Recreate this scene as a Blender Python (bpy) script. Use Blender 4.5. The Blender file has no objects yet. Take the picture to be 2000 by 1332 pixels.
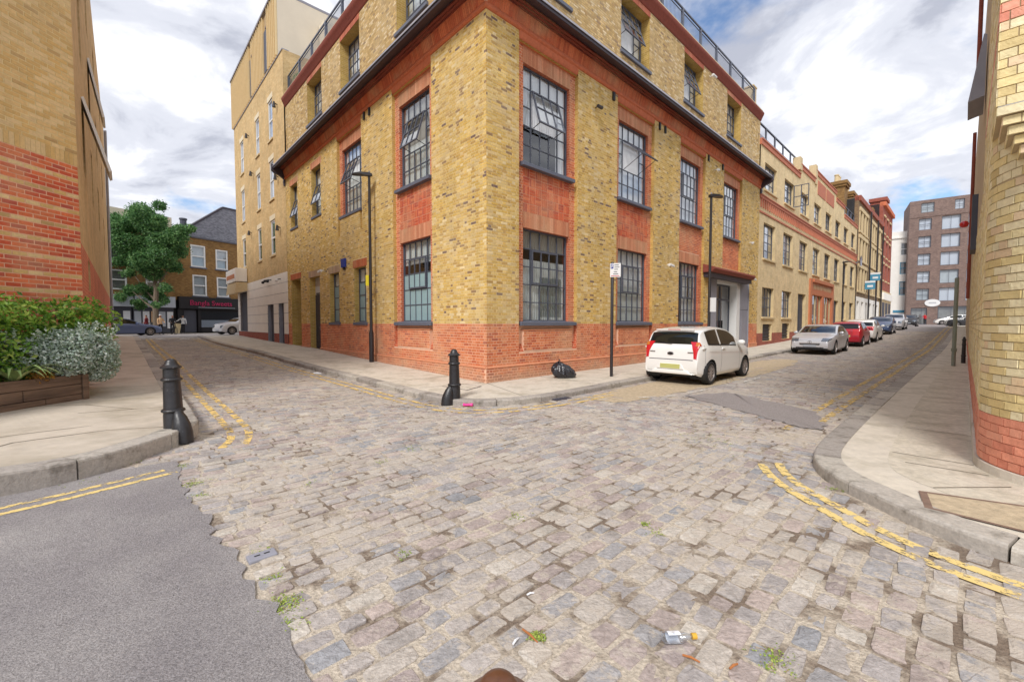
import bpy, bmesh, math, random
import numpy as np
from mathutils import Vector, Matrix

random.seed(7)
RNG = np.random.default_rng(7)
sc = bpy.context.scene
R = math.radians

# ------------------------------------------------------------------ camera
CAM_H = 1.54
PITCH = 2.3657
FPX = 823.0
cam_d = bpy.data.cameras.new('camera')
cam = bpy.data.objects.new('camera', cam_d)
sc.collection.objects.link(cam)
cam.location = (0, 0, CAM_H)
cam.rotation_euler = (R(90 - PITCH), 0, 0)
cam_d.sensor_fit = 'HORIZONTAL'
cam_d.sensor_width = 36
cam_d.lens = 36 * FPX / 2000
cam_d.clip_start = 0.05
cam_d.clip_end = 3000
sc.camera = cam

# ------------------------------------------------------------------ sky and sun
SUN_EL, SUN_AZ = 46, 202        # azimuth of the sun measured clockwise from +Y
world = bpy.data.worlds.new('World')
sc.world = world
world.use_nodes = True
nt = world.node_tree
for n in list(nt.nodes):
    nt.nodes.remove(n)


def N(t, kind, **kw):
    n = t.nodes.new(kind)
    for k, v in kw.items():
        if k.startswith('i_'):
            key = k[2:]
            key = int(key) if key.isdigit() else key.replace('_', ' ')
            n.inputs[key].default_value = v
        else:
            setattr(n, k, v)
    return n


def ramp(t, stops, interp='LINEAR'):
    n = t.nodes.new('ShaderNodeValToRGB')
    cr = n.color_ramp
    cr.interpolation = interp
    while len(cr.elements) < len(stops):
        cr.elements.new(0.5)
    for e, (p, c) in zip(cr.elements, stops):
        e.position = p
        e.color = (c, c, c, 1) if isinstance(c, (int, float)) else (c[0], c[1], c[2], 1)
    return n


out = N(nt, 'ShaderNodeOutputWorld')
bg = N(nt, 'ShaderNodeBackground', i_Strength=0.1)
sky = N(nt, 'ShaderNodeTexSky', sky_type='NISHITA', sun_disc=False)
sky.sun_elevation = R(SUN_EL)
sky.sun_rotation = R(SUN_AZ)
sky.air_density = 1.0
sky.dust_density = 1.0
sky.ozone_density = 1.6
tc = N(nt, 'ShaderNodeTexCoord')
sep = N(nt, 'ShaderNodeSeparateXYZ')
nt.links.new(tc.outputs['Generated'], sep.inputs[0])
zz = N(nt, 'ShaderNodeMath', operation='MAXIMUM', i_1=0.0)
nt.links.new(sep.outputs['Z'], zz.inputs[0])
za = N(nt, 'ShaderNodeMath', operation='ADD', i_1=0.22)
nt.links.new(zz.outputs[0], za.inputs[0])
dx = N(nt, 'ShaderNodeMath', operation='DIVIDE')
dy = N(nt, 'ShaderNodeMath', operation='DIVIDE')
nt.links.new(sep.outputs['X'], dx.inputs[0])
nt.links.new(za.outputs[0], dx.inputs[1])
nt.links.new(sep.outputs['Y'], dy.inputs[0])
nt.links.new(za.outputs[0], dy.inputs[1])
cmb = N(nt, 'ShaderNodeCombineXYZ')
nt.links.new(dx.outputs[0], cmb.inputs[0])
nt.links.new(dy.outputs[0], cmb.inputs[1])
mp = N(nt, 'ShaderNodeMapping')
mp.inputs['Location'].default_value = (3.3, 1.7, 0.0)
mp.inputs['Scale'].default_value = (1.0, 1.0, 1.0)
nt.links.new(cmb.outputs[0], mp.inputs[0])
cn = N(nt, 'ShaderNodeTexNoise', i_Scale=1.5, i_Detail=7.0, i_Roughness=0.55, i_Distortion=0.25)
nt.links.new(mp.outputs[0], cn.inputs['Vector'])
cover = ramp(nt, [(0.34, 0.0), (0.46, 1.0)], 'EASE')
nt.links.new(cn.outputs['Fac'], cover.inputs[0])
sn = N(nt, 'ShaderNodeTexNoise', i_Scale=2.9, i_Detail=9.0, i_Roughness=0.58, i_Distortion=0.4)
mp2 = N(nt, 'ShaderNodeMapping')
mp2.inputs['Location'].default_value = (7.1, 4.2, 2.0)
nt.links.new(cmb.outputs[0], mp2.inputs[0])
nt.links.new(mp2.outputs[0], sn.inputs['Vector'])
shade = ramp(nt, [(0.34, (3.0, 3.15, 3.7)), (0.47, (4.5, 4.65, 5.15)), (0.62, (6.4, 6.45, 6.7))], 'EASE')
nt.links.new(sn.outputs['Fac'], shade.inputs[0])
skm = N(nt, 'ShaderNodeMix', data_type='RGBA', blend_type='MULTIPLY')
skm.inputs[0].default_value = 1.0
skm.inputs[7].default_value = (0.85, 0.95, 1.05, 1)
nt.links.new(sky.outputs[0], skm.inputs[6])
mix = N(nt, 'ShaderNodeMix', data_type='RGBA')
nt.links.new(cover.outputs[0], mix.inputs[0])
nt.links.new(skm.outputs[2], mix.inputs[6])
nt.links.new(shade.outputs[0], mix.inputs[7])
nt.links.new(mix.outputs[2], bg.inputs['Color'])
nt.links.new(bg.outputs[0], out.inputs[0])

sun_d = bpy.data.lights.new('sun', 'SUN')
sun_d.energy = 1.5
sun_d.angle = R(16)
sun_d.color = (1.0, 0.97, 0.93)
sun = bpy.data.objects.new('sun', sun_d)
sc.collection.objects.link(sun)
sd = Vector((math.sin(R(SUN_AZ)) * math.cos(R(SUN_EL)), math.cos(R(SUN_AZ)) * math.cos(R(SUN_EL)), math.sin(R(SUN_EL))))
sun.rotation_euler = sd.to_track_quat('Z', 'Y').to_euler()
sun.location = sd * 60

sc.view_settings.view_transform = 'Standard'
sc.view_settings.look = 'None'
sc.view_settings.exposure = 0.86
sc.view_settings.gamma = 1.0
sc.view_settings.use_curve_mapping = False
sc.render.engine = 'CYCLES'
sc.cycles.max_bounces = 6
sc.cycles.diffuse_bounces = 3
sc.cycles.glossy_bounces = 3
sc.cycles.transparent_max_bounces = 12
sc.cycles.transmission_bounces = 3
sc.cycles.caustics_reflective = False
sc.cycles.caustics_refractive = False
sc.cycles.use_denoising = True


# ------------------------------------------------------------------ colour and materials
def lin(c):
    c = c / 255.0
    return c / 12.92 if c <= 0.04045 else ((c + 0.055) / 1.055) ** 2.4


def S(r, g, b, k=1.0):
    return (lin(r) * k, lin(g) * k, lin(b) * k)


MATS = {}


def mat(name, col=None, rough=0.8, tint=False, nscale=6.0, namt=0.15, bump=0.0, bscale=40.0, metal=0.0, spec=0.5,
        coat=0.0, col2=None, c2scale=2.0, c2lo=0.45, c2hi=0.6, obj=False, stretch=None):
    m = bpy.data.materials.new(name)
    m.use_nodes = True
    t = m.node_tree
    p = t.nodes['Principled BSDF']
    p.inputs['Roughness'].default_value = rough
    p.inputs['Metallic'].default_value = metal
    p.inputs['Specular IOR Level'].default_value = spec
    p.inputs['Coat Weight'].default_value = coat
    p.inputs['Coat Roughness'].default_value = 0.06
    if obj:
        vec = N(t, 'ShaderNodeTexCoord').outputs['Object']
    else:
        vec = N(t, 'ShaderNodeNewGeometry').outputs['Position']
    if stretch:
        mm = N(t, 'ShaderNodeMapping')
        mm.inputs['Scale'].default_value = stretch
        t.links.new(vec, mm.inputs[0])
        vec = mm.outputs[0]
    if tint:
        base = N(t, 'ShaderNodeAttribute', attribute_name='tint').outputs['Color']
    else:
        r = N(t, 'ShaderNodeRGB')
        r.outputs[0].default_value = (*col, 1)
        base = r.outputs[0]
    if col2 is not None:
        n2 = N(t, 'ShaderNodeTexNoise', i_Scale=c2scale, i_Detail=5.0, i_Roughness=0.62)
        t.links.new(vec, n2.inputs['Vector'])
        rp = ramp(t, [(c2lo, 0.0), (c2hi, 1.0)])
        t.links.new(n2.outputs['Fac'], rp.inputs[0])
        mx = N(t, 'ShaderNodeMix', data_type='RGBA')
        mx.inputs[7].default_value = (*col2, 1)
        t.links.new(rp.outputs[0], mx.inputs[0])
        t.links.new(base, mx.inputs[6])
        base = mx.outputs[2]
    if namt > 0:
        n1 = N(t, 'ShaderNodeTexNoise', i_Scale=nscale, i_Detail=6.0, i_Roughness=0.65)
        t.links.new(vec, n1.inputs['Vector'])
        mr = N(t, 'ShaderNodeMapRange', i_1=0.25, i_2=0.75, i_3=1 - namt, i_4=1 + namt)
        t.links.new(n1.outputs['Fac'], mr.inputs[0])
        mx = N(t, 'ShaderNodeMix', data_type='RGBA', blend_type='MULTIPLY')
        mx.inputs[0].default_value = 1.0
        t.links.new(base, mx.inputs[6])
        t.links.new(mr.outputs[0], mx.inputs[7])
        base = mx.outputs[2]
    t.links.new(base, p.inputs['Base Color'])
    if bump > 0:
        nb = N(t, 'ShaderNodeTexNoise', i_Scale=bscale, i_Detail=4.0, i_Roughness=0.6)
        t.links.new(vec, nb.inputs['Vector'])
        b = N(t, 'ShaderNodeBump', i_Strength=bump, i_Distance=0.02)
        t.links.new(nb.outputs['Fac'], b.inputs['Height'])
        t.links.new(b.outputs[0], p.inputs['Normal'])
    MATS[name] = m
    return m


def brickmat(name, c1, c2, mort, w=0.225, h=0.075, ms=0.012, stain=None):
    m = bpy.data.materials.new(name)
    m.use_nodes = True
    t = m.node_tree
    p = t.nodes['Principled BSDF']
    p.inputs['Roughness'].default_value = 0.9
    uv = N(t, 'ShaderNodeUVMap')
    uv.uv_map = 'uv'
    b = N(t, 'ShaderNodeTexBrick', i_Scale=1.0)
    b.inputs['Color1'].default_value = (*c1, 1)
    b.inputs['Color2'].default_value = (*c2, 1)
    b.inputs['Mortar'].default_value = (*mort, 1)
    b.inputs['Mortar Size'].default_value = ms / 2
    b.inputs['Brick Width'].default_value = w
    b.inputs['Row Height'].default_value = h
    b.inputs['Mortar Smooth'].default_value = 0.2
    t.links.new(uv.outputs[0], b.inputs['Vector'])
    g = N(t, 'ShaderNodeNewGeometry')
    n1 = N(t, 'ShaderNodeTexNoise', i_Scale=1.3, i_Detail=6.0, i_Roughness=0.7)
    t.links.new(g.outputs['Position'], n1.inputs['Vector'])
    mr = N(t, 'ShaderNodeMapRange', i_1=0.3, i_2=0.7, i_3=0.78, i_4=1.15)
    t.links.new(n1.outputs['Fac'], mr.inputs[0])
    mx = N(t, 'ShaderNodeMix', data_type='RGBA', blend_type='MULTIPLY')
    mx.inputs[0].default_value = 1.0
    t.links.new(b.outputs['Color'], mx.inputs[6])
    t.links.new(mr.outputs[0], mx.inputs[7])
    t.links.new(mx.outputs[2], p.inputs['Base Color'])
    bp = N(t, 'ShaderNodeBump', i_Strength=0.5, i_Distance=0.008)
    bp.invert = True
    t.links.new(b.outputs['Fac'], bp.inputs['Height'])
    t.links.new(bp.outputs[0], p.inputs['Normal'])
    MATS[name] = m
    return m


def glassmat(name, tr=(0.7, 0.75, 0.75), boost=1.0, rough=0.01, base=0.05):
    m = bpy.data.materials.new(name)
    m.use_nodes = True
    t = m.node_tree
    t.nodes.remove(t.nodes['Principled BSDF'])
    o = t.nodes['Material Output']
    a = N(t, 'ShaderNodeBsdfTransparent')
    a.inputs[0].default_value = (*tr, 1)
    g = N(t, 'ShaderNodeBsdfGlossy')
    g.inputs['Color'].default_value = (0.95, 0.97, 1.0, 1)
    g.inputs['Roughness'].default_value = rough
    lw = N(t, 'ShaderNodeLayerWeight', i_Blend=0.5)
    pw_ = N(t, 'ShaderNodeMath', operation='POWER', i_1=3.0)
    t.links.new(lw.outputs['Facing'], pw_.inputs[0])
    ml = N(t, 'ShaderNodeMath', operation='MULTIPLY_ADD', i_1=boost, i_2=base, use_clamp=True)
    t.links.new(pw_.outputs[0], ml.inputs[0])
    mx = N(t, 'ShaderNodeMixShader')
    t.links.new(ml.outputs[0], mx.inputs[0])
    t.links.new(a.outputs[0], mx.inputs[1])
    t.links.new(g.outputs[0], mx.inputs[2])
    t.links.new(mx.outputs[0], o.inputs[0])
    MATS[name] = m
    return m


def leafmat(name, rough=0.5, trans=0.3):
    m = bpy.data.materials.new(name)
    m.use_nodes = True
    t = m.node_tree
    p = t.nodes['Principled BSDF']
    p.inputs['Roughness'].default_value = rough
    o = t.nodes['Material Output']
    a = N(t, 'ShaderNodeAttribute', attribute_name='tint')
    t.links.new(a.outputs['Color'], p.inputs['Base Color'])
    tl = N(t, 'ShaderNodeBsdfTranslucent')
    t.links.new(a.outputs['Color'], tl.inputs[0])
    mx = N(t, 'ShaderNodeMixShader')
    mx.inputs[0].default_value = trans
    t.links.new(p.outputs[0], mx.inputs[1])
    t.links.new(tl.outputs[0], mx.inputs[2])
    t.links.new(mx.outputs[0], o.inputs[0])
    MATS[name] = m
    return m


def paintmat(name, col, lo=0.42, hi=0.56, scale=9.0):
    """worn road paint: gone in patches"""
    m = bpy.data.materials.new(name)
    m.use_nodes = True
    t = m.node_tree
    p = t.nodes['Principled BSDF']
    p.inputs['Roughness'].default_value = 0.8
    p.inputs['Base Color'].default_value = (*col, 1)
    o = t.nodes['Material Output']
    g = N(t, 'ShaderNodeNewGeometry')
    n1 = N(t, 'ShaderNodeTexNoise', i_Scale=scale, i_Detail=6.0, i_Roughness=0.7)
    t.links.new(g.outputs['Position'], n1.inputs['Vector'])
    rp = ramp(t, [(lo, 0.0), (hi, 1.0)])
    t.links.new(n1.outputs['Fac'], rp.inputs[0])
    tr = N(t, 'ShaderNodeBsdfTransparent')
    mx = N(t, 'ShaderNodeMixShader')
    t.links.new(rp.outputs[0], mx.inputs[0])
    t.links.new(tr.outputs[0], mx.inputs[1])
    t.links.new(p.outputs[0], mx.inputs[2])
    t.links.new(mx.outputs[0], o.inputs[0])
    MATS[name] = m
    return m


mat('brick_tint', tint=True, rough=0.92, nscale=22, namt=0.14, bump=0.2, bscale=70, col2=S(206, 184, 146), c2scale=0.8, c2lo=0.45, c2hi=1.0)
mat('brick_painted', tint=True, rough=0.62, nscale=9, namt=0.13, bump=0.5, bscale=26)
def grime(name, streak=0.16, dust=None):
    t = MATS[name].node_tree
    p = t.nodes['Principled BSDF']
    src = p.inputs['Base Color'].links[0].from_socket
    g = N(t, 'ShaderNodeNewGeometry')
    mm = N(t, 'ShaderNodeMapping')
    mm.inputs['Scale'].default_value = (1.6, 1.6, 0.22)
    t.links.new(g.outputs['Position'], mm.inputs[0])
    n1 = N(t, 'ShaderNodeTexNoise', i_Scale=1.0, i_Detail=6.0, i_Roughness=0.6)
    t.links.new(mm.outputs[0], n1.inputs['Vector'])
    mr = N(t, 'ShaderNodeMapRange', i_1=0.35, i_2=0.65, i_3=1 - streak, i_4=1 + streak * .5)
    t.links.new(n1.outputs['Fac'], mr.inputs[0])
    mx = N(t, 'ShaderNodeMix', data_type='RGBA', blend_type='MULTIPLY')
    mx.inputs[0].default_value = 1.0
    t.links.new(src, mx.inputs[6])
    t.links.new(mr.outputs[0], mx.inputs[7])
    src = mx.outputs[2]
    if dust:
        # pale splash-back dirt with a ragged upper edge along the foot of the wall
        sp = N(t, 'ShaderNodeSeparateXYZ')
        t.links.new(g.outputs['Position'], sp.inputs[0])
        n2 = N(t, 'ShaderNodeTexNoise', i_Scale=2.5, i_Detail=6.0, i_Roughness=0.7)
        t.links.new(g.outputs['Position'], n2.inputs['Vector'])
        ad = N(t, 'ShaderNodeMath', operation='MULTIPLY_ADD', i_1=1.1)
        t.links.new(n2.outputs['Fac'], ad.inputs[0])
        ng = N(t, 'ShaderNodeMath', operation='MULTIPLY', i_1=-1.0)
        t.links.new(sp.outputs['Z'], ng.inputs[0])
        t.links.new(ng.outputs[0], ad.inputs[2])
        rp = ramp(t, [(0.05, 0.0), (0.55, 0.65)])
        t.links.new(ad.outputs[0], rp.inputs[0])
        m2 = N(t, 'ShaderNodeMix', data_type='RGBA')
        t.links.new(rp.outputs[0], m2.inputs[0])
        t.links.new(src, m2.inputs[6])
        m2.inputs[7].default_value = (*dust, 1)
        src = m2.outputs[2]
    t.links.new(src, p.inputs['Base Color'])


grime('brick_tint', 0.11, S(176, 148, 124))
grime('brick_painted', 0.12)
mat('mortar_yellow', S(226, 204, 152), 0.95, nscale=3, namt=0.18)
mat('mortar_red', S(232, 186, 156), 0.95, nscale=3, namt=0.15)
mat('mortar_grey', S(186, 166, 134), 0.95, nscale=3, namt=0.15)
mat('terracotta', S(206, 116, 80), 0.85, nscale=8, namt=0.18, bump=0.2, bscale=30)
mat('terracotta_dark', S(140, 72, 58), 0.85, nscale=8, namt=0.18)
mat('terracotta_soft', S(194, 120, 94), 0.85, nscale=8, namt=0.15)
mat('lintel', S(206, 138, 102), 0.88, nscale=7, namt=0.14, bump=0.15)
brickmat('reveal_red', S(206, 108, 72), S(190, 94, 62), S(226, 170, 138))
brickmat('reveal_yellow', S(206, 172, 92), S(188, 152, 76), S(214, 190, 140))
brickmat('brick_tan', S(216, 186, 134), S(200, 166, 112), S(216, 192, 148), ms=0.012)
brickmat('brick_cream', S(236, 212, 166), S(226, 200, 150), S(228, 208, 170), ms=0.008)
brickmat('brick_brown', S(150, 124, 92), S(126, 100, 74), S(150, 130, 104))
brickmat('brick_brownyellow', S(160, 122, 70), S(128, 92, 50), S(150, 124, 86))
brickmat('brick_redterr', S(170, 92, 74), S(148, 78, 64), S(170, 114, 98))
brickmat('brick_block', S(142, 120, 110), S(118, 98, 92), S(138, 122, 114))
brickmat('brick_greywall', S(152, 152, 160), S(112, 112, 122), S(160, 160, 166))
brickmat('brick_street_red', S(216, 124, 90), S(202, 108, 78), S(226, 164, 130), h=0.08)
brickmat('brick_street_yellow', S(220, 188, 140), S(208, 174, 122), S(214, 182, 136), h=0.08)
mat('window_steel', S(86, 90, 102), 0.45, namt=0.08, spec=0.5)
mat('window_white', S(232, 232, 230), 0.5, namt=0.04)
mat('sill_paint', S(100, 104, 118), 0.55, namt=0.1)
mat('sill_stone', S(214, 192, 150), 0.85, namt=0.1)
mat('lintel_stone', S(226, 212, 182), 0.85, namt=0.1)
mat('lead', S(150, 148, 156), 0.5, namt=0.15, nscale=3)
mat('gutter_dark', S(70, 62, 70), 0.5, namt=0.15)
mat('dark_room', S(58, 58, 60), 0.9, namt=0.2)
mat('blind_white', S(240, 242, 246), 0.9, namt=0.05)
mat('blind_grey', S(214, 218, 216), 0.9, namt=0.1, nscale=3)
mat('blind_dim', S(160, 156, 148), 0.9, namt=0.15, nscale=3)
mat('frosted', S(150, 178, 182), 0.35, namt=0.06, nscale=2)
glassmat('glass', tr=(0.92, 0.95, 0.95), boost=1.0, base=0.08)
glassmat('glass_far', tr=(0.82, 0.86, 0.9), boost=1.0, base=0.12)
glassmat('car_glass', tr=(0.10, 0.12, 0.12), boost=1.0, base=0.05)
glassmat('clear_plastic', tr=(0.9, 0.92, 0.95), boost=1.2, base=0.14, rough=0.08)
mat('door_slate', S(66, 68, 80), 0.5, namt=0.1)
mat('door_panel', S(196, 196, 196), 0.6, namt=0.06)
mat('metal_grey', S(150, 150, 160), 0.45, namt=0.12, nscale=2)
mat('rail_metal', S(96, 100, 112), 0.4, namt=0.05, metal=0.3)
mat('render_cream', S(224, 212, 190), 0.9, namt=0.06, nscale=1.2)
mat('render_white', S(247, 243, 235), 0.85, namt=0.06, nscale=1.5)
mat('clad_gold_lit', S(228, 202, 152), 0.6, namt=0.06)  # ribs of the metal storey, coloured lighter as if catching the light
mat('clad_gold_shaded', S(172, 142, 96), 0.6, namt=0.08)  # same cladding, darkened to paint in the shade between the ribs
mat('clad_dark', S(74, 76, 88), 0.5, namt=0.08)
mat('iron_black', S(38, 36, 38), 0.38, namt=0.25, nscale=9, bump=0.25, bscale=25, spec=0.6, col2=S(96, 92, 90), c2scale=14, c2lo=0.62, c2hi=0.75)
mat('post_black', S(44, 40, 42), 0.45, namt=0.15)
mat('rust_brown', S(104, 66, 44), 0.35, namt=0.4, nscale=12, bump=0.1)
mat('kerb_granite', tint=True, rough=0.85, nscale=26, namt=0.25, bump=0.3, bscale=60, col2=S(98, 90, 78), c2scale=4.5, c2lo=0.52, c2hi=0.78)
mat('sett_granite', tint=True, rough=0.8, nscale=34, namt=0.3, bump=0.7, bscale=48)


def sett_cover():
    """sandy mortar smeared over the stones, thick in some stretches and thin in others; a dark rim of dirt here and there"""
    t = MATS['sett_granite'].node_tree
    p = t.nodes['Principled BSDF']
    src = p.inputs['Base Color'].links[0].from_socket
    g = N(t, 'ShaderNodeNewGeometry')
    a = N(t, 'ShaderNodeTexNoise', i_Scale=9.0, i_Detail=7.0, i_Roughness=0.68)
    b = N(t, 'ShaderNodeTexNoise', i_Scale=0.75, i_Detail=3.0, i_Roughness=0.5)
    for n_ in (a, b):
        t.links.new(g.outputs['Position'], n_.inputs['Vector'])
    s1 = N(t, 'ShaderNodeMath', operation='MULTIPLY_ADD', i_1=0.85)
    t.links.new(b.outputs['Fac'], s1.inputs[0])
    t.links.new(a.outputs['Fac'], s1.inputs[2])
    rp = ramp(t, [(0.93, 0.0), (1.0, 0.85)])
    t.links.new(s1.outputs[0], rp.inputs[0])
    mx = N(t, 'ShaderNodeMix', data_type='RGBA')
    mx.inputs[7].default_value = (*S(192, 180, 166), 1)
    t.links.new(rp.outputs[0], mx.inputs[0])
    t.links.new(src, mx.inputs[6])
    c = N(t, 'ShaderNodeTexNoise', i_Scale=3.1, i_Detail=8.0, i_Roughness=0.75)
    t.links.new(g.outputs['Position'], c.inputs['Vector'])
    rd = ramp(t, [(0.48, 1.0), (0.66, 0.74)])
    t.links.new(c.outputs['Fac'], rd.inputs[0])
    m2 = N(t, 'ShaderNodeMix', data_type='RGBA', blend_type='MULTIPLY')
    m2.inputs[0].default_value = 1.0
    t.links.new(mx.outputs[2], m2.inputs[6])
    t.links.new(rd.outputs[0], m2.inputs[7])
    t.links.new(m2.outputs[2], p.inputs['Base Color'])


sett_cover()
mat('mortar_bed', S(196, 183, 165), 0.95, nscale=45, namt=0.4, bump=1.0, bscale=45, col2=S(126, 110, 95), c2scale=3.0, c2lo=0.46, c2hi=0.60)
mat("asphalt", S(144, 138, 138), 0.92, nscale=95, namt=0.6, bump=0.8, bscale=110, col2=S(168, 162, 159), c2scale=1.1, c2lo=0.38, c2hi=0.72)
mat('asphalt_patch', S(152, 144, 141), 0.92, nscale=40, namt=0.35, bump=0.6, bscale=120)
mat('tan_patch', S(190, 172, 144), 0.95, nscale=14, namt=0.3, bump=0.5, bscale=80)
mat('paving', S(200, 188, 172), 0.9, nscale=4, namt=0.12, bump=0.25, bscale=90, col2=S(160, 148, 128), c2scale=0.9, c2lo=0.45, c2hi=0.75)
mat('paving_pale', S(210, 200, 184), 0.9, nscale=9, namt=0.14, bump=0.25, bscale=60, col2=S(178, 168, 148), c2scale=1.7, c2lo=0.48, c2hi=0.72)
mat('paving_dark', S(206, 196, 178), 0.9, nscale=14, namt=0.22, bump=0.4, bscale=40, col2=S(180, 170, 150), c2scale=2.4, c2lo=0.45, c2hi=0.7)
paintmat('paint_yellow', S(228, 194, 118), 0.45, 0.54, 7.0)
paintmat('paint_yellow_new', S(228, 200, 130), 0.42, 0.50, 10.0)
paintmat('patch_worn', S(150, 143, 141), 0.36, 0.44, 5.0)
paintmat('paint_white', S(226, 222, 214), 0.42, 0.56, 7.0)
mat('timber', S(122, 98, 80), 0.85, nscale=14, namt=0.28, bump=0.4, bscale=30, stretch=(1, 0.25, 3), col2=S(86, 68, 56), c2scale=2.2, c2lo=0.45, c2hi=0.65)
mat('soil', S(84, 62, 48), 0.95, nscale=20, namt=0.3, bump=0.8)
mat('bark', S(118, 104, 88), 0.9, nscale=10, namt=0.3, bump=0.6, bscale=20)
leafmat('leaf', 0.45, 0.45)
leafmat('leaf_silver', 0.7, 0.25)
mat('moss', tint=True, rough=0.9, nscale=30, namt=0.3)
mat('rubber', S(34, 33, 34), 0.8, namt=0.15, obj=True)
mat('alloy', S(176, 168, 164), 0.35, namt=0.08, metal=0.7, obj=True)
mat('car_white', S(244, 243, 239), 0.22, namt=0.0, coat=0.8, obj=True)
mat('car_silver', S(204, 204, 208), 0.28, namt=0.0, metal=0.25, coat=0.6, obj=True)
mat('car_red', S(176, 26, 46), 0.3, namt=0.0, coat=0.7, obj=True)
mat('car_blue', S(40, 62, 100), 0.3, namt=0.0, coat=0.7, obj=True)
mat('car_slate', S(96, 108, 140), 0.3, namt=0.0, metal=0.3, coat=0.6, obj=True)
mat('car_dark', S(40, 40, 44), 0.4, namt=0.0, coat=0.3, obj=True)
mat('plastic_black', S(30, 30, 32), 0.5, namt=0.0)
mat('lamp_red', S(206, 34, 44), 0.2, namt=0.0, coat=0.6)
mat('lamp_orange', S(206, 120, 50), 0.2, namt=0.0, coat=0.6)
mat('lamp_clear', S(110, 116, 126), 0.12, namt=0.0, coat=0.8, metal=0.4)
mat('plate_yellow', S(196, 196, 122), 0.5, namt=0.0)
mat('plate_grey', S(160, 164, 172), 0.5, namt=0.0)
mat('shut_grey', S(120, 120, 124), 0.6, namt=0.0)
mat('chrome', S(210, 210, 214), 0.15, namt=0.0, metal=0.9)
mat('bin_bag', S(34, 34, 40), 0.22, namt=0.0, spec=0.7, bump=0.6, bscale=16)
mat('pink', S(232, 60, 150), 0.35, namt=0.0)
mat('sign_white', S(232, 232, 232), 0.5, namt=0.0)
mat('sign_blue', S(40, 60, 150), 0.5, namt=0.0)
mat('sign_text', S(60, 62, 70), 0.6, namt=0.0)
mat('sign_red', S(200, 60, 60), 0.6, namt=0.0)
mat('yellow_tag', S(240, 220, 40), 0.5, namt=0.0)
mat('shop_black', S(26, 22, 26), 0.5, namt=0.0)
mat('shop_magenta', S(196, 40, 96), 0.5, namt=0.0)
mat('shop_orange', S(198, 122, 84), 0.6, namt=0.1)
mat('shop_grey', S(190, 196, 206), 0.6, namt=0.05)
mat('agent_blue', S(76, 146, 176), 0.5, namt=0.0)
mat('slate_roof', S(96, 94, 100), 0.8, namt=0.15)
mat('cloth_beige', S(214, 176, 136), 0.9, namt=0.1)
mat('cloth_dark', S(38, 38, 44), 0.9, namt=0.1)
mat('cloth_white', S(226, 226, 226), 0.9, namt=0.05)
mat('cloth_maroon', S(110, 34, 40), 0.9, namt=0.1)
mat('skin', S(168, 122, 96), 0.6, namt=0.05)
mat('hair', S(30, 26, 24), 0.7, namt=0.1)
mat('post_green', S(138, 146, 134), 0.5, namt=0.1)
mat('orange_cap', S(220, 170, 60), 0.4, namt=0.0)
mat('paper', S(236, 236, 238), 0.7, namt=0.0)
mat('leaf_dry', S(176, 110, 60), 0.8, namt=0.2)
mat('wicker', S(42, 42, 44), 0.7, namt=0.1)

# ------------------------------------------------------------------ plan frames
Cxy = np.array([-0.65107, 10.88106])          # the corner of the brick factory
dL = np.array([-0.68289, 0.73052])            # up the left street
dR = np.array([0.73085, 0.68254])             # up the right street
nL, nR = -dR, -dL                             # outward normals of its two fronts


def ab(a, b):
    p = Cxy + a * dR + b * dL
    return float(p[0]), float(p[1])


EL = ([-50, 0, 6, 12, 17, 21, 30, 45, 90], [0, 0, .14, .33, .39, .43, .62, .68, .7])
ER = ([-50, 0, 5, 12, 20, 26, 33, 51, 60, 95, 200], [0, 0, .02, .08, .18, .30, .52, 1.08, 1.25, 1.5, 1.5])


def E(a, b):
    return np.interp(b, *EL) + np.interp(a, *ER)


def Epav(a, b):
    e = E(a, b)
    w = np.clip((-5.9 - np.asarray(a, float)), 0, 2)
    return e + np.where(w > 0, 0.06 + 0.035 * w, 0.0)


ROAD = -0.11


class Fr:
    """a vertical plane: origin, direction u, outward normal"""

    def __init__(s, O, d, n):
        s.O, s.d, s.n = np.array(O, float), np.array(d, float), np.array(n, float)

    def map(s, u, o, z):
        u, o, z = np.broadcast_arrays(np.asarray(u, float), np.asarray(o, float), np.asarray(z, float))
        p = s.O + u[..., None] * s.d + o[..., None] * s.n
        return np.concatenate([p, z[..., None]], -1)

    def pt(s, u, o, z):
        return tuple(float(x) for x in s.map(u, o, z))

    def ang(s, u=0):
        return math.atan2(s.d[1], s.d[0])


class Fillet:
    """wall path: along +a at b=bw, round a fillet of radius r, then along -b at a=aw"""

    def __init__(s, aw, bw, r):
        s.aw, s.bw, s.r = aw, bw, r
        s.La = r * math.pi / 2

    def map(s, u, o, z):
        u, o, z = np.broadcast_arrays(np.asarray(u, float), np.asarray(o, float), np.asarray(z, float))
        th = np.clip(u, 0, s.La) / s.r
        ca, cb = s.aw + s.r, s.bw - s.r
        a = ca - (s.r + o) * np.sin(th) + np.where(u < 0, -u, 0)
        b = cb + (s.r + o) * np.cos(th) - np.where(u > s.La, u - s.La, 0)
        p = Cxy + a[..., None] * dR + b[..., None] * dL
        return np.concatenate([p, z[..., None]], -1)

    def pt(s, u, o, z):
        return tuple(float(x) for x in s.map(u, o, z))

    def ang(s, u):
        p, q = s.map(u - .01, 0, 0), s.map(u + .01, 0, 0)
        return math.atan2(q[1] - p[1], q[0] - p[0])


FR = Fr(Cxy, dR, nR)
FL = Fr(Cxy, dL, nL)

# ------------------------------------------------------------------ object helpers
COL = sc.collection


def wloc(o):
    p = Vector((0, 0, 0))
    while o is not None:
        p += Vector(o.location)
        o = o.parent
    return p


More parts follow.
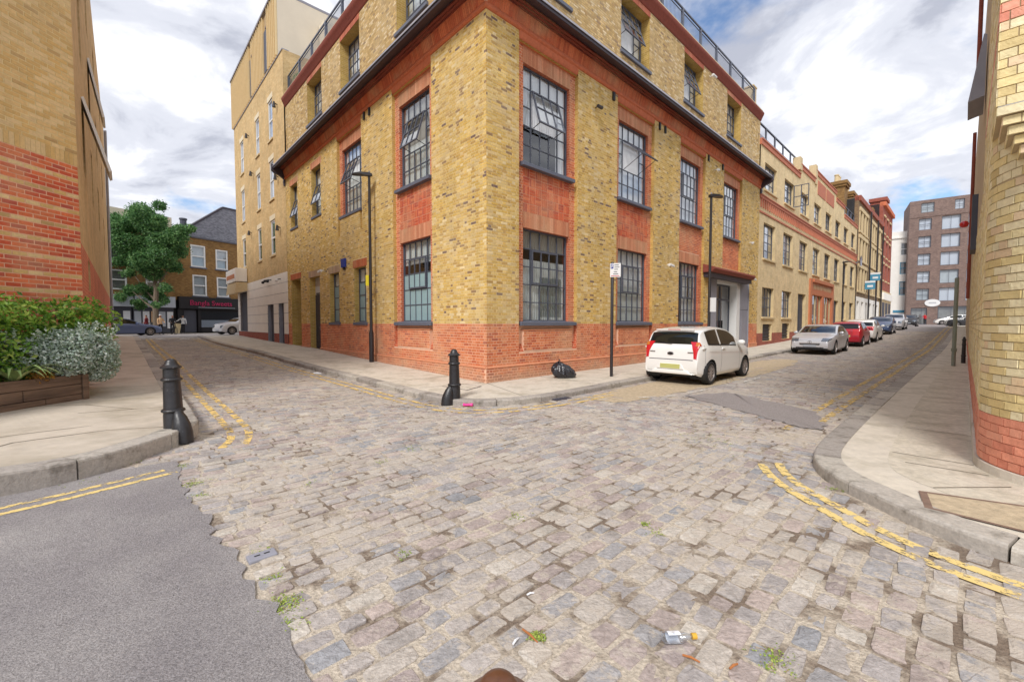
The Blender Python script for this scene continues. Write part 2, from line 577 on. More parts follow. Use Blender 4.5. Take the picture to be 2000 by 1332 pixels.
def tag(o, label=None, cat=None, group=None, kind=None):
    if label:
        o['label'] = label
    if cat:
        o['category'] = cat
    if group:
        o['group'] = group
    if kind:
        o['kind'] = kind
    return o


def thing(name, label, cat, loc=(0, 0, 0), rz=0, group=None):
    o = bpy.data.objects.new(name, None)
    COL.objects.link(o)
    o.location = loc
    o.rotation_euler = (0, 0, rz)
    o.empty_display_size = 0.2
    return tag(o, label, cat, group)


def mesh_from(name, v, faces, mats, tint=None, mi=None, smooth=False, recalc=False):
    me = bpy.data.meshes.new(name)
    me.from_pydata([tuple(x) for x in v], [], faces)
    if recalc:
        bm = bmesh.new()
        bm.from_mesh(me)
        bmesh.ops.recalc_face_normals(bm, faces=bm.faces)
        bm.to_mesh(me)
        bm.free()
    for m in (mats if isinstance(mats, (list, tuple)) else [mats]):
        me.materials.append(MATS[m] if isinstance(m, str) else m)
    n = len(me.polygons)
    if mi is not None:
        me.polygons.foreach_set('material_index', np.asarray(mi, np.int32))
    if smooth:
        me.polygons.foreach_set('use_smooth', np.ones(n, bool))
    if tint is not None:
        at = me.attributes.new('tint', 'FLOAT_COLOR', 'FACE')
        c = np.ones((n, 4), np.float32)
        c[:, :3] = np.asarray(tint, np.float32)
        at.data.foreach_set('color', c.ravel())
    return me


def add_uv(me, off):
    """box projected uv in metres, in world axes"""
    n = len(me.polygons)
    if n == 0:
        return
    nor = np.empty(n * 3, np.float32)
    me.polygons.foreach_get('normal', nor)
    nor = nor.reshape(-1, 3)
    tot = np.empty(n, np.int32)
    me.polygons.foreach_get('loop_total', tot)
    li = np.empty(len(me.loops), np.int32)
    me.loops.foreach_get('vertex_index', li)
    co = np.empty(len(me.vertices) * 3, np.float32)
    me.vertices.foreach_get('co', co)
    co = co.reshape(-1, 3) + np.array(off, np.float32)
    pn = np.repeat(nor, tot, axis=0)
    p = co[li]
    h = np.hypot(pn[:, 0], pn[:, 1])
    hs = np.where(h < 1e-6, 1, h)
    u = np.where(h > 0.5, (-pn[:, 1] * p[:, 0] + pn[:, 0] * p[:, 1]) / hs, p[:, 0])
    v = np.where(h > 0.5, p[:, 2], p[:, 1])
    uvl = me.uv_layers.new(name='uv')
    uvl.data.foreach_set('uv', np.stack([u, v], 1).astype(np.float32).ravel())


def link(name, me, parent=None, kind=None):
    o = bpy.data.objects.new(name, me)
    COL.objects.link(o)
    if parent is not None:
        o.parent = parent
    if kind:
        o['kind'] = kind
    return o


class MB:
    def __init__(s):
        s.v, s.f, s.m, s.c = [], [], [], []

    def poly(s, pts, mi=0, c=None):
        i = len(s.v)
        s.v += [tuple(p) for p in pts]
        s.f.append(list(range(i, i + len(pts))))
        s.m.append(mi)
        s.c.append(c or (1, 1, 1))
        return s

    def hexa(s, P, mi=0, c=None):
        i = len(s.v)
        s.v += [tuple(p) for p in P]
        for q in ((3, 2, 1, 0), (4, 5, 6, 7), (0, 1, 5, 4), (1, 2, 6, 5), (2, 3, 7, 6), (3, 0, 4, 7)):
            s.f.append([i + k for k in q])
            s.m.append(mi)
            s.c.append(c or (1, 1, 1))
        return s

    def fbox(s, fr, u0, u1, o0, o1, z0, z1, mi=0, c=None):
        return s.hexa([fr.pt(u0, o0, z0), fr.pt(u1, o0, z0), fr.pt(u1, o1, z0), fr.pt(u0, o1, z0),
                       fr.pt(u0, o0, z1), fr.pt(u1, o0, z1), fr.pt(u1, o1, z1), fr.pt(u0, o1, z1)], mi, c)

    def box(s, x0, x1, y0, y1, z0, z1, mi=0, c=None):
        return s.hexa([(x0, y0, z0), (x1, y0, z0), (x1, y1, z0), (x0, y1, z0),
                       (x0, y0, z1), (x1, y0, z1), (x1, y1, z1), (x0, y1, z1)], mi, c)

    def fquad(s, fr, u0, u1, o, z0, z1, mi=0, c=None):
        return s.poly([fr.pt(u0, o, z0), fr.pt(u1, o, z0), fr.pt(u1, o, z1), fr.pt(u0, o, z1)], mi, c)

    def rings(s, rings, mi=0, cap=True, c=None, close=True):
        n = len(rings[0])
        i = len(s.v)
        for r in rings:
            s.v += [tuple(p) for p in r]
        for k in range(len(rings) - 1):
            for j in range(n if close else n - 1):
                j2 = (j + 1) % n
                s.f.append([i + k * n + j, i + k * n + j2, i + (k + 1) * n + j2, i + (k + 1) * n + j])
                s.m.append(mi)
                s.c.append(c or (1, 1, 1))
        if cap:
            s.f.append([i + j for j in range(n)][::-1])
            s.f.append([i + (len(rings) - 1) * n + j for j in range(n)])
            s.m += [mi, mi]
            s.c += [c or (1, 1, 1)] * 2
        return s

    def lathe(s, x, y, prof, n=16, mi=0, tilt=None):
        rings = []
        for r, z in prof:
            rings.append([(x + r * math.cos(2 * math.pi * k / n), y + r * math.sin(2 * math.pi * k / n), z) for k in range(n)])
        if tilt:
            zb = prof[0][1]
            rings = [[(p[0] + (p[2] - zb) * tilt[0], p[1] + (p[2] - zb) * tilt[1], p[2]) for p in r] for r in rings]
        return s.rings(rings, mi)

    def tube(s, path, rad, n=8, mi=0, c=None):
        path = [Vector(p) for p in path]
        rings = []
        for i, p in enumerate(path):
            d = (path[min(i + 1, len(path) - 1)] - path[max(i - 1, 0)]).normalized()
            up = Vector((0, 0, 1)) if abs(d.z) < 0.9 else Vector((1, 0, 0))
            a = d.cross(up).normalized()
            b = d.cross(a)
            r = rad[i] if isinstance(rad, (list, tuple)) else rad
            rings.append([tuple(p + (a * math.cos(2 * math.pi * k / n) + b * math.sin(2 * math.pi * k / n)) * r) for k in range(n)])
        return s.rings(rings, mi, c=c)

    def prism(s, pts, z0, z1, mi=0):
        """extrude an xy polygon"""
        return s.rings([[(x, y, z0) for x, y in pts], [(x, y, z1) for x, y in pts]], mi)

    def ball(s, c, r, n=10, mi=0, sq=(1, 1, 1)):
        rings = []
        for k in range(1, n):
            t = math.pi * k / n
            rings.append([(c[0] + r * sq[0] * math.sin(t) * math.cos(2 * math.pi * j / (n * 2)),
                           c[1] + r * sq[1] * math.sin(t) * math.sin(2 * math.pi * j / (n * 2)),
                           c[2] - r * sq[2] * math.cos(t)) for j in range(n * 2)])
        return s.rings(rings, mi)

    def build(s, name, mats, parent=None, smooth=False, kind=None, tint=False, recalc=True, uv=True, bevel=0, auto=None, local=False):
        off = Vector((0, 0, 0)) if local else (wloc(parent) if parent is not None else Vector((0, 0, 0)))
        v = np.array(s.v, float).reshape(-1, 3) - np.array(off)
        me = mesh_from(name, v, s.f, mats, tint=s.c if tint else None, mi=s.m, smooth=smooth, recalc=recalc)
        if uv:
            add_uv(me, off)
        o = link(name, me, parent, kind)
        if bevel:
            b = o.modifiers.new('bevel', 'BEVEL')
            b.width = bevel
            b.segments = 2
            b.limit_method = 'ANGLE'
        if auto is not None:
            me.polygons.foreach_set('use_smooth', np.ones(len(me.polygons), bool))
            me.set_sharp_from_angle(angle=R(auto))
        return o


def project(P):
    P = np.asarray(P, float)
    x, y, z = P[..., 0], P[..., 1], P[..., 2] - CAM_H
    cp, sp = math.cos(R(PITCH)), math.sin(R(PITCH))
    F = y * cp - z * sp
    U = y * sp + z * cp
    return 1000 + FPX * x / F, 666 - FPX * U / F, F


# ------------------------------------------------------------------ brickwork
PAL_YELLOW = [(S(220, 184, 104), 5), (S(212, 174, 92), 5), (S(226, 194, 124), 4), (S(204, 164, 88), 3), (S(218, 188, 132), 3),
              (S(190, 152, 88), 1.6), (S(154, 122, 88), 0.8), (S(124, 100, 90), 0.45), (S(232, 208, 158), 1.4)]
PAL_UPPER = [(S(210, 178, 118), 5), (S(198, 164, 104), 5), (S(220, 192, 138), 4), (S(184, 150, 98), 2.5), (S(158, 130, 100), 0.8), (S(228, 208, 168), 2)]
PAL_RED = [(S(218, 128, 84), 5), (S(210, 116, 74), 5), (S(224, 140, 96), 3), (S(198, 104, 70), 3), (S(184, 102, 78), 1.0)]
PAL_DEEPRED = [(S(208, 106, 70), 5), (S(198, 94, 62), 4), (S(216, 120, 80), 3), (S(184, 86, 64), 2)]
PAL_TERR = [(S(216, 120, 80), 4), (S(208, 110, 74), 4), (S(200, 102, 70), 2)]
PAL_BAND = [(S(224, 190, 132), 4), (S(214, 178, 116), 4), (S(230, 200, 148), 3), (S(196, 162, 110), 1)]
PAL_LEFTRED = [(S(216, 104, 68), 4), (S(224, 120, 78), 4), (S(206, 94, 64), 3), (S(190, 92, 74), 1.2)]
PAL_CREAM = [(S(240, 222, 170), 5), (S(234, 212, 152), 4), (S(242, 228, 186), 4), (S(222, 198, 138), 2), (S(232, 204, 164), 1)]
PAL_CORAL = [(S(230, 150, 122), 4), (S(222, 138, 112), 3), (S(234, 160, 132), 3)]
PAL_DARKRED = [(S(138, 64, 50), 4), (S(154, 74, 56), 3), (S(122, 56, 48), 2)]


def pick(pal, n):
    c = np.array([p[0] for p in pal])
    w = np.array([p[1] for p in pal], float)
    i = RNG.choice(len(pal), n, p=w / w.sum())
    return c[i] * RNG.uniform(0.92, 1.08, (n, 1)), i


class Bricks:
    """collects bricks as (frame, u0, u1, z0, z1, o, tint, std)"""

    def __init__(s, mate='brick_tint'):
        s.rows = []
        s.mate = mate

    def wall(s, fr, u0, u1, z0, z1, pal, o=0.0, course=0.075, bond='flemish', joint=0.017, holes=(), proud=0.004, slope=0.0, cols=None, ubase=0.0, phase=0):
        nz = int(math.ceil((z1 - z0) / course - 1e-6))
        out = []
        for k in range(nz):
            a = z0 + k * course
            b = min(a + course - joint, z1 - 0.002)
            if b - a < 0.02:
                continue
            kk = k + phase
            if bond == 'flemish':
                per, cuts = 0.3375, [0.0, 0.225]
                sh = 0.16875 if kk % 2 else 0.0
            elif bond == 'garden':
                if kk % 4 == 0:
                    per, cuts, sh = 0.1125, [0.0], 0.056
                else:
                    per, cuts, sh = 0.225, [0.0], (0.1125 if kk % 2 else 0.0)
            else:
                per, cuts, sh = 0.225, [0.0], (0.1125 if kk % 2 else 0.0)
            j0 = int(math.floor((u0 - ubase - sh) / per)) - 1
            j1 = int(math.ceil((u1 - ubase - sh) / per)) + 1
            for j in range(j0, j1):
                for ci, c0 in enumerate(cuts):
                    c1 = cuts[ci + 1] if ci + 1 < len(cuts) else per
                    p = ubase + sh + j * per + c0
                    q = ubase + sh + j * per + c1 - joint
                    p2, q2 = max(p, u0), min(q, u1)
                    if q2 - p2 < 0.02:
                        continue
                    segs = [(p2, q2)]
                    for (h0, h1, g0, g1) in holes:
                        if b <= g0 + 0.005 or a >= g1 - 0.005:
                            continue
                        ns = []
                        for (x, y) in segs:
                            if y <= h0 or x >= h1:
                                ns.append((x, y))
                            else:
                                if h0 - x > 0.02:
                                    ns.append((x, h0))
                                if y - h1 > 0.02:
                                    ns.append((h1, y))
                        segs = ns
                    for (x, y) in segs:
                        std = abs((y - x) - (q - p)) < 1e-6
                        out.append((x, y, a, b, std))
        if not out:
            return s
        A = np.array([(x, y, a, b) for x, y, a, b, _ in out])
        st = np.array([r[4] for r in out])
        if cols is not None:
            tint = np.zeros((len(A), 3))
            row = np.round((A[:, 2] - z0) / course).astype(int)
            for k in np.unique(row):
                m = row == k
                tint[m] = pick(cols(k + phase), m.sum())[0]
        else:
            tint, _ = pick(pal, len(A))
        oo = o + proud + RNG.uniform(-0.002, 0.0025, len(A)) + 0 * A[:, 0]
        s.rows.append((fr, A, oo, tint, st, o - 0.004, slope))
        return s

    def rects(s, fr, rects, pal, o=0.0, proud=0.006, slope=0.0):
        A = np.array(rects, float)
        tint, _ = pick(pal, len(A))
        s.rows.append((fr, A, np.full(len(A), o + proud), tint, np.zeros(len(A), bool), o - 0.004, slope))
        return s

    def build(s, parent, n_ind=300, name='brick'):
        off = np.array(wloc(parent))
        cand = []
        for ri, (fr, A, oo, tint, st, ob, slope) in enumerate(s.rows):
            if slope:
                continue
            c = fr.map((A[:, 0] + A[:, 1]) / 2, oo, (A[:, 2] + A[:, 3]) / 2)
            x0, y0, d = project(fr.map(A[:, 0], oo, A[:, 2]))
            x1, y1, d1 = project(fr.map(A[:, 1], oo, A[:, 3]))
            area = np.abs((x1 - x0) * (y1 - y0))
            cx, cy, dd = project(c)
            ok = (cx > -10) & (cx < 2010) & (cy > 0) & (cy < 1332) & (dd > 0.5) & st
            # skip bricks that face away from the camera
            e = fr.map((A[:, 0] + A[:, 1]) / 2, oo + 0.05, (A[:, 2] + A[:, 3]) / 2)
            ok &= (np.linalg.norm(e - np.array([0, 0, CAM_H]), axis=1) < np.linalg.norm(c - np.array([0, 0, CAM_H]), axis=1))
            for i in np.nonzero(ok)[0]:
                cand.append((area[i], ri, i))
        cand.sort(reverse=True)
        chosen = {(ri, i) for _, ri, i in cand[:n_ind]}
        V, F, T = [], [], []
        base = 0
        cache = {}
        for ri, (fr, A, oo, tint, st, ob, slope) in enumerate(s.rows):
            keep = np.array([(ri, i) not in chosen for i in range(len(A))])
            B, O, C = A[keep], oo[keep], tint[keep]
            if len(B):
                ot = O + slope * (B[:, 3] - B[:, 2])
                pts = [fr.map(B[:, 0], ob, B[:, 2]), fr.map(B[:, 1], ob, B[:, 2]), fr.map(B[:, 1], ob + (slope * (B[:, 3] - B[:, 2])), B[:, 3]), fr.map(B[:, 0], ob + (slope * (B[:, 3] - B[:, 2])), B[:, 3]),
                       fr.map(B[:, 0], O, B[:, 2]), fr.map(B[:, 1], O, B[:, 2]), fr.map(B[:, 1], ot, B[:, 3]), fr.map(B[:, 0], ot, B[:, 3])]
                P = np.stack(pts, 1).reshape(-1, 3) - off
                n = len(B)
                idx = base + np.arange(n)[:, None] * 8
                # outward winding depends on the handedness of the frame
                q = [(4, 5, 6, 7), (0, 1, 5, 4), (1, 2, 6, 5), (2, 3, 7, 6), (3, 0, 4, 7)]
                p0, p1, p3 = P[4], P[5], P[7]
                nrm = np.cross(p1 - p0, p3 - p0)
                outw = P[4] - P[0]
                if nrm @ outw < 0:
                    q = [t[::-1] for t in q]
                f = np.stack([idx + np.array(t) for t in q], 1).reshape(-1, 4)
                V.append(P)
                F.append(f)
                T.append(np.repeat(C, 5, 0))
                base += n * 8
        if V:
            me = mesh_from(name + 'work', np.concatenate(V), np.concatenate(F).tolist(), s.mate, tint=np.concatenate(T))
            link('brickwork', me, parent, 'stuff')
        for ri, i in sorted(chosen):
            fr, A, oo, tint, st, ob, slope = s.rows[ri]
            u0, u1, z0, z1 = A[i]
            w, h = round(u1 - u0, 4), round(z1 - z0, 4)
            key = (w, h, tuple(np.round(tint[i] * 14).astype(int)))
            me = cache.get(key)
            if me is None:
                m = MB()
                m.box(-w / 2, w / 2, -0.011, 0.0, -h / 2, h / 2)
                me = mesh_from('brick', m.v, m.f, s.mate, tint=[tuple(tint[i])] * 6, recalc=True)
                cache[key] = me
            o = link(name, me, parent)
            u = (u0 + u1) / 2
            p = fr.pt(u, oo[i], (z0 + z1) / 2)
            o.location = Vector(p) - Vector(off)
            q = fr.pt(u, oo[i] + 1, (z0 + z1) / 2)
            o.rotation_euler = (0, 0, math.atan2(q[1] - p[1], q[0] - p[0]) - math.pi / 2)


def plane_holes(mb, fr, u0, u1, z0, z1, o, holes, mi=0):
    us = sorted({u0, u1} | {min(max(h[k], u0), u1) for h in holes for k in (0, 1)})
    zs = sorted({z0, z1} | {min(max(h[k], z0), z1) for h in holes for k in (2, 3)})
    for i in range(len(us) - 1):
        for j in range(len(zs) - 1):
            cu, cz = (us[i] + us[i + 1]) / 2, (zs[j] + zs[j + 1]) / 2
            if any(h[0] < cu < h[1] and h[2] < cz < h[3] for h in holes):
                continue
            mb.fquad(fr, us[i], us[i + 1], o, zs[j], zs[j + 1], mi)


def reveal(mb, fr, h, o0, o1, mi=0):
    u0, u1, z0, z1 = h
    for (p, q) in (((u0, z0), (u0, z1)), ((u1, z1), (u1, z0)), ((u0, z1), (u1, z1)), ((u1, z0), (u0, z0))):
        mb.poly([fr.pt(p[0], o0, p[1]), fr.pt(q[0], o0, q[1]), fr.pt(q[0], o1, q[1]), fr.pt(p[0], o1, p[1])], mi)


# ------------------------------------------------------------------ windows
def steel_window(parent, fr, u0, u1, z0, z1, o, cols, rows, vent=None, open_deg=0, frame='window_steel', behind=None, bar=0.028,
                 frost=0, panes=True, name='window', glass='glass', blind_o=-0.07, rowh=None):
    """frame with glazing bars; each pane a sub-part; vent = (c0, c1, r0, r1) in bars counted from the top left"""
    fw = 0.045
    us = np.linspace(u0 + fw, u1 - fw, cols + 1)
    if rowh is None:
        zs = np.linspace(z1 - fw, z0 + fw, rows + 1)
    else:
        zs = z1 - fw - np.concatenate([[0], np.cumsum(rowh)]) / sum(rowh) * (z1 - z0 - 2 * fw)
    m = MB()
    m.fbox(fr, u0, u1, o - .03, o + .03, z1 - fw, z1)
    m.fbox(fr, u0, u1, o - .03, o + .03, z0, z0 + fw)
    m.fbox(fr, u0, u0 + fw, o - .03, o + .03, z0 + fw, z1 - fw)
    m.fbox(fr, u1 - fw, u1, o - .03, o + .03, z0 + fw, z1 - fw)

    def inv(c, r):
        return vent is not None and vent[0] <= c < vent[1] and vent[2] <= r < vent[3]
    for c in range(1, cols):
        for r in range(rows):
            if inv(c - 1, r) and inv(c, r):
                continue
            m.fbox(fr, us[c] - bar / 2, us[c] + bar / 2, o - .02, o + .018, zs[r + 1], zs[r])
    for r in range(1, rows):
        for c in range(cols):
            if inv(c, r - 1) and inv(c, r):
                continue
            m.fbox(fr, us[c], us[c + 1], o - .018, o + .016, zs[r] - bar / 2, zs[r] + bar / 2)
    w = m.build(name, frame, parent)
    g = bar / 2

    def pane(pts, mt):
        q = MB()
        q.poly(pts)
        q.build('pane', mt, w, recalc=False, uv=False)
    if panes:
        for c in range(cols):
            for r in range(rows):
                if inv(c, r):
                    continue
                mt = 'frosted' if r >= rows - frost else glass
                pane([fr.pt(us[c], o, zs[r + 1]), fr.pt(us[c + 1], o, zs[r + 1]), fr.pt(us[c + 1], o, zs[r]), fr.pt(us[c], o, zs[r])], mt)
    if vent:
        c0, c1, r0, r1 = vent
        a = R(open_deg)
        zt = zs[r0] - 0.02
        H = zs[r0] - zs[r1] - 0.04

        def vp(u, h, t=0.0):      # h below the hinge, swung out at the bottom
            return fr.pt(u, o + .03 + math.sin(a) * h + math.cos(a) * t, zt - math.cos(a) * h + math.sin(a) * t)
        v = MB()

        def vbar(ua, ub, ha, hb):
            v.hexa([vp(ua, hb, 0), vp(ub, hb, 0), vp(ub, hb, .04), vp(ua, hb, .04), vp(ua, ha, 0), vp(ub, ha, 0), vp(ub, ha, .04), vp(ua, ha, .04)])
        ua, ub, f2 = us[c0] + .01, us[c1] - .01, .045
        vbar(ua, ub, 0, f2)
        vbar(ua, ub, H - f2, H)
        vbar(ua, ua + f2, f2, H - f2)
        vbar(ub - f2, ub, f2, H - f2)
        vu = np.linspace(ua + f2, ub - f2, c1 - c0 + 1)
        vh = np.linspace(f2, H - f2, r1 - r0 + 1)
        for k in range(1, c1 - c0):
            vbar(vu[k] - g, vu[k] + g, f2, H - f2)
        for k in range(1, r1 - r0):
            vbar(ua + f2, ub - f2, vh[k] - g, vh[k] + g)
        v.build('casement', frame, w)
        for k in range(c1 - c0):
            for j in range(r1 - r0):
                row = r0 + j
                mt = 'frosted' if row >= rows - frost else glass
                pane([vp(vu[k], vh[j + 1], .02), vp(vu[k + 1], vh[j + 1], .02), vp(vu[k + 1], vh[j], .02), vp(vu[k], vh[j], .02)], mt)
        if open_deg > 5:
            for uu in (ua + .1, ub - .1):
                st = MB()
                st.tube([fr.pt(uu, o, zs[r1] + .03), vp(uu, H - .05)], .012, 5)
                st.build('stay', 'post_black', w)
    if behind:
        b = MB()
        for (mt, x0, x1, y0, y1) in behind:
            bb = MB()
            ua, ub = u0 + (u1 - u0) * x0, u0 + (u1 - u0) * x1
            za, zb = z0 + (z1 - z0) * y0, z0 + (z1 - z0) * y1
            n = max(2, int((ub - ua) / .05))
            pts = np.linspace(ua, ub, n + 1)
            for k in range(n):
                oa = blind_o + (.012 if k % 2 else -.012)
                ob2 = blind_o + (-.012 if k % 2 else .012)
                bb.poly([fr.pt(pts[k], o + oa, za), fr.pt(pts[k + 1], o + ob2, za), fr.pt(pts[k + 1], o + ob2, zb), fr.pt(pts[k], o + oa, zb)])
            bb.build('blind', mt, w, recalc=False, uv=False)
    return w


def sash_window(parent, fr, u0, u1, z0, z1, o, frame='window_white', glass='glass_far', dark='blind_grey', fw=0.07, mid=True, name='window', vbars=0, behind_o=-0.12):
    m = MB()
    m.fbox(fr, u0, u1, o - .05, o + .03, z1 - fw, z1)
    m.fbox(fr, u0, u1, o - .05, o + .04, z0, z0 + fw)
    m.fbox(fr, u0, u0 + fw, o - .05, o + .03, z0 + fw, z1 - fw)
    m.fbox(fr, u1 - fw, u1, o - .05, o + .03, z0 + fw, z1 - fw)
    zm = (z0 + z1) / 2
    if mid:
        m.fbox(fr, u0 + fw, u1 - fw, o - .04, o + .02, zm - fw / 2, zm + fw / 2)
    for k in range(vbars):
        uc = u0 + (u1 - u0) * (k + 1) / (vbars + 1)
        m.fbox(fr, uc - .02, uc + .02, o - .03, o + .015, z0 + fw, z1 - fw)
    w = m.build(name, frame, parent)
    for (a, b) in (((z0, zm), (zm, z1)) if mid else ((z0, z1),)):
        q = MB()
        q.fquad(fr, u0 + fw / 2, u1 - fw / 2, o - .01, a, b)
        q.build('pane', glass, w, recalc=False, uv=False)
    if dark:
        q = MB()
        q.fquad(fr, u0 + .01, u1 - .01, o + behind_o, z0, z1)
        q.build('blind', dark, w, recalc=False, uv=False)
    return w


# ================================================================== GROUND
def strip(mb, A, B, zf, na=1, step=0.8, mi=0):
    """sheet between two polylines in ab with matching points"""
    for i in range(len(A) - 1):
        L = max(math.dist(A[i], A[i + 1]), math.dist(B[i], B[i + 1]))
        n = max(1, int(L / step))
        for k in range(n):
            t0, t1 = k / n, (k + 1) / n
            P = [np.array(A[i]) * (1 - t) + np.array(A[i + 1]) * t for t in (t0, t1)]
            Q = [np.array(B[i]) * (1 - t) + np.array(B[i + 1]) * t for t in (t0, t1)]
            for j in range(na):
                s0, s1 = j / na, (j + 1) / na
                c = [P[0] * (1 - s0) + Q[0] * s0, P[1] * (1 - s0) + Q[1] * s0, P[1] * (1 - s1) + Q[1] * s1, P[0] * (1 - s1) + Q[0] * s1]
                mb.poly([(*ab(*q), float(zf(q[0], q[1]))) for q in c], mi)


def resample(path, step):
    path = [np.array(p, float) for p in path]
    out = [path[0]]
    for i in range(len(path) - 1):
        L = np.linalg.norm(path[i + 1] - path[i])
        n = max(1, int(round(L / step)))
        for k in range(1, n + 1):
            out.append(path[i] + (path[i + 1] - path[i]) * k / n)
    return out


def offset_path(path, d):
    """shift a polyline in ab to its left by d"""
    P = [np.array(p, float) for p in path]
    out = []
    for i in range(len(P)):
        t = P[min(i + 1, len(P) - 1)] - P[max(i - 1, 0)]
        t = t / np.linalg.norm(t)
        out.append(P[i] + d * np.array([-t[1], t[0]]))
    return out


def chaikin(path, it=2):
    P = [np.array(p, float) for p in path]
    for _ in range(it):
        Q = [P[0]]
        for i in range(len(P) - 1):
            Q += [P[i] * .75 + P[i + 1] * .25, P[i] * .25 + P[i + 1] * .75]
        Q.append(P[-1])
        P = Q
    return P


g = MB()
ga = [-320, -120, -60, -30, -20, -14, -10, -7, -4, -2, 0, 2, 5, 8, 12, 16, 20, 26, 33, 42, 51, 60, 78, 95, 130, 320]
gb = [-320, -120, -60, -30, -16, -12, -9, -7, -5, -3, -1, 0, 3, 6, 9, 12, 17, 21, 26, 30, 37, 45, 60, 90, 140, 320]
for i in range(len(ga) - 1):
    for j in range(len(gb) - 1):
        g.poly([(*ab(a, b), float(E(a, b)) + ROAD - 0.0058) for a, b in ((ga[i], gb[j]), (ga[i + 1], gb[j]), (ga[i + 1], gb[j + 1]), (ga[i], gb[j + 1]))])
ground = g.build('ground', 'mortar_bed', kind='structure', recalc=False)

# --- kerb lines in plan (road edge)
KC = [(-2.6, 31), (-2.75, 20), (-2.5, 8), (-2.2, 3), (-2.12, 0.3), (-2.1, -1.0), (-1.98, -1.6), (-1.64, -1.97), (-1.2, -2.22), (-0.58, -2.36),
      (1.16, -2.38), (4, -2.3), (14.5, -2.2), (40, -2.2), (88, -2.2)]
KL = [(-18, -2.75), (-11, -2.45), (-7.6, -2.22), (-7.2, -2.06), (-6.85, -1.72), (-6.45, -1.25), (-6.15, -0.8), (-6.05, -0.2), (-6.05, 12), (-5.95, 31)]
KR = [(-2.6, -16), (-2.58, -9.4), (-2.5, -8.6), (-2.3, -8.2), (-1.97, -7.86), (-1.75, -7.6), (-1.42, -7.36), (-1.0, -7.22), (-0.4, -7.15), (1.2, -7.14), (5, -7.16),
      (16, -7.35), (27, -7.6), (60, -7.8), (92, -8.0)]
PAL_SETT = [(S(178, 169, 162), 5), (S(170, 162, 158), 5), (S(164, 160, 159), 3), (S(186, 176, 165), 3.4), (S(166, 152, 147), 3), (S(174, 159, 152), 3),
            (S(152, 151, 153), 1.0), (S(182, 166, 157), 1.0), (S(194, 185, 173), 2.0)]
PAL_KERB = [(S(176, 168, 158), 3), (S(160, 152, 144), 3), (S(186, 178, 166), 2), (S(150, 142, 134), 1)]


def kerb(name, path, side, wid=0.26, smooth=2):
    """a row of kerb stones; side +1 when the pavement lies to the left of the path"""
    P = chaikin(path, smooth)
    cum = [0]
    for i in range(len(P) - 1):
        cum.append(cum[-1] + float(np.linalg.norm(P[i + 1] - P[i])))
    Q = offset_path(P, side * wid)
    root = bpy.data.objects.new(name, None)
    COL.objects.link(root)
    root['kind'] = 'structure'

    def at(arr, s):
        return np.array([np.interp(s, cum, [q[k] for q in arr]) for k in (0, 1)])
    s = 0
    tot = cum[-1]
    while s < tot - 0.2:
        L = min(random.uniform(0.85, 1.25), tot - s)
        far = abs(at(P, s)[0]) > 30 or at(P, s)[1] > 24
        if far:
            L = min(6.0, tot - s)
        n = 2 if far else 5
        jz = random.uniform(-.008, .008)
        sect = []
        for k in range(n + 1):
            t = s + 0.008 + (L - 0.016) * k / n
            p, q = at(P, t), at(Q, t)
            zp, zr = float(Epav(*q)) + jz + 0.004, float(E(*p)) + ROAD - 0.06
            e = p + (q - p) * 0.10
            sect.append([(*ab(*p), zr), (*ab(*p), zp - 0.03), (*ab(*(p + (q - p) * .03)), zp - 0.010), (*ab(*e), zp), (*ab(*q), zp), (*ab(*q), zr)])
        m = MB()
        c = pick(PAL_KERB, 1)[0][0]
        m.rings(sect, 0, c=tuple(c))
        m.build('kerb_stone', 'kerb_granite', root, tint=True)
        s += L
    return [tuple(q) for q in Q]


QC = kerb('kerb_factory', KC, +1)
QL = kerb('kerb_planter_side', KL, +1)
QR = kerb('kerb_round_corner', KR, -1)


def pave(name, Q, wallpt, mate, dz=0.0, na=2, step=0.8):
    A = Q
    B = [wallpt(q) for q in Q]
    m = MB()
    strip(m, A, B, lambda a, b: Epav(a, b) + dz, na, step)
    o = m.build(name, mate, kind='structure', recalc=False)
    return o


def wall_c(q):
    a, b = q
    if b >= 0.2:
        return (0.02, b)
    if a >= 0.2:
        return (a, 0.02)
    return (max(a, 0) + .02, max(b, 0) + .02) if (a > 0 or b > 0) else (0.02, 0.02)


pave('pavement_factory', QC, wall_c, 'paving_pale', na=3)


def wall_l(q):
    a, b = q
    if b > 4:
        return (-7.62, b)
    if a < -7.5:
        return (a - 4, 12)
    t = (b + 2.2) / 6.2
    return (-11 + 3.4 * t, 12 - 8 * t) if a < -6.3 else (-7.62 - .02, max(b, 0) + 4.1)


pave('pavement_planter_side', QL, wall_l, 'paving', na=8)


def wall_r(q):
    a, b = q
    if a > 0:
        return (a, -8.62)
    if b < -9.5:
        return (-0.9, b)
    return (-0.3, -9.2)


# inner edge band of paler slabs, then the worn flags up to the wall
Q2 = offset_path(QR, -0.42)
m = MB()
strip(m, QR, Q2, lambda a, b: Epav(a, b) - 0.002, 1)
m.build('pavement_edge_band', 'paving_pale', kind='structure', recalc=False)
pave('pavement_round_corner', [tuple(q) for q in Q2], wall_r, 'paving_dark')


def joint(path, wid=.014):
    P = resample([np.array(p, float) for p in path], .4)
    A2, B2 = offset_path(P, wid / 2), offset_path(P, -wid / 2)
    m = MB()
    strip(m, A2, B2, lambda a, b: Epav(a, b) + .0035, 1, .5)
    m.build('pavement_joint', 'gutter_joint', kind='structure', recalc=False)


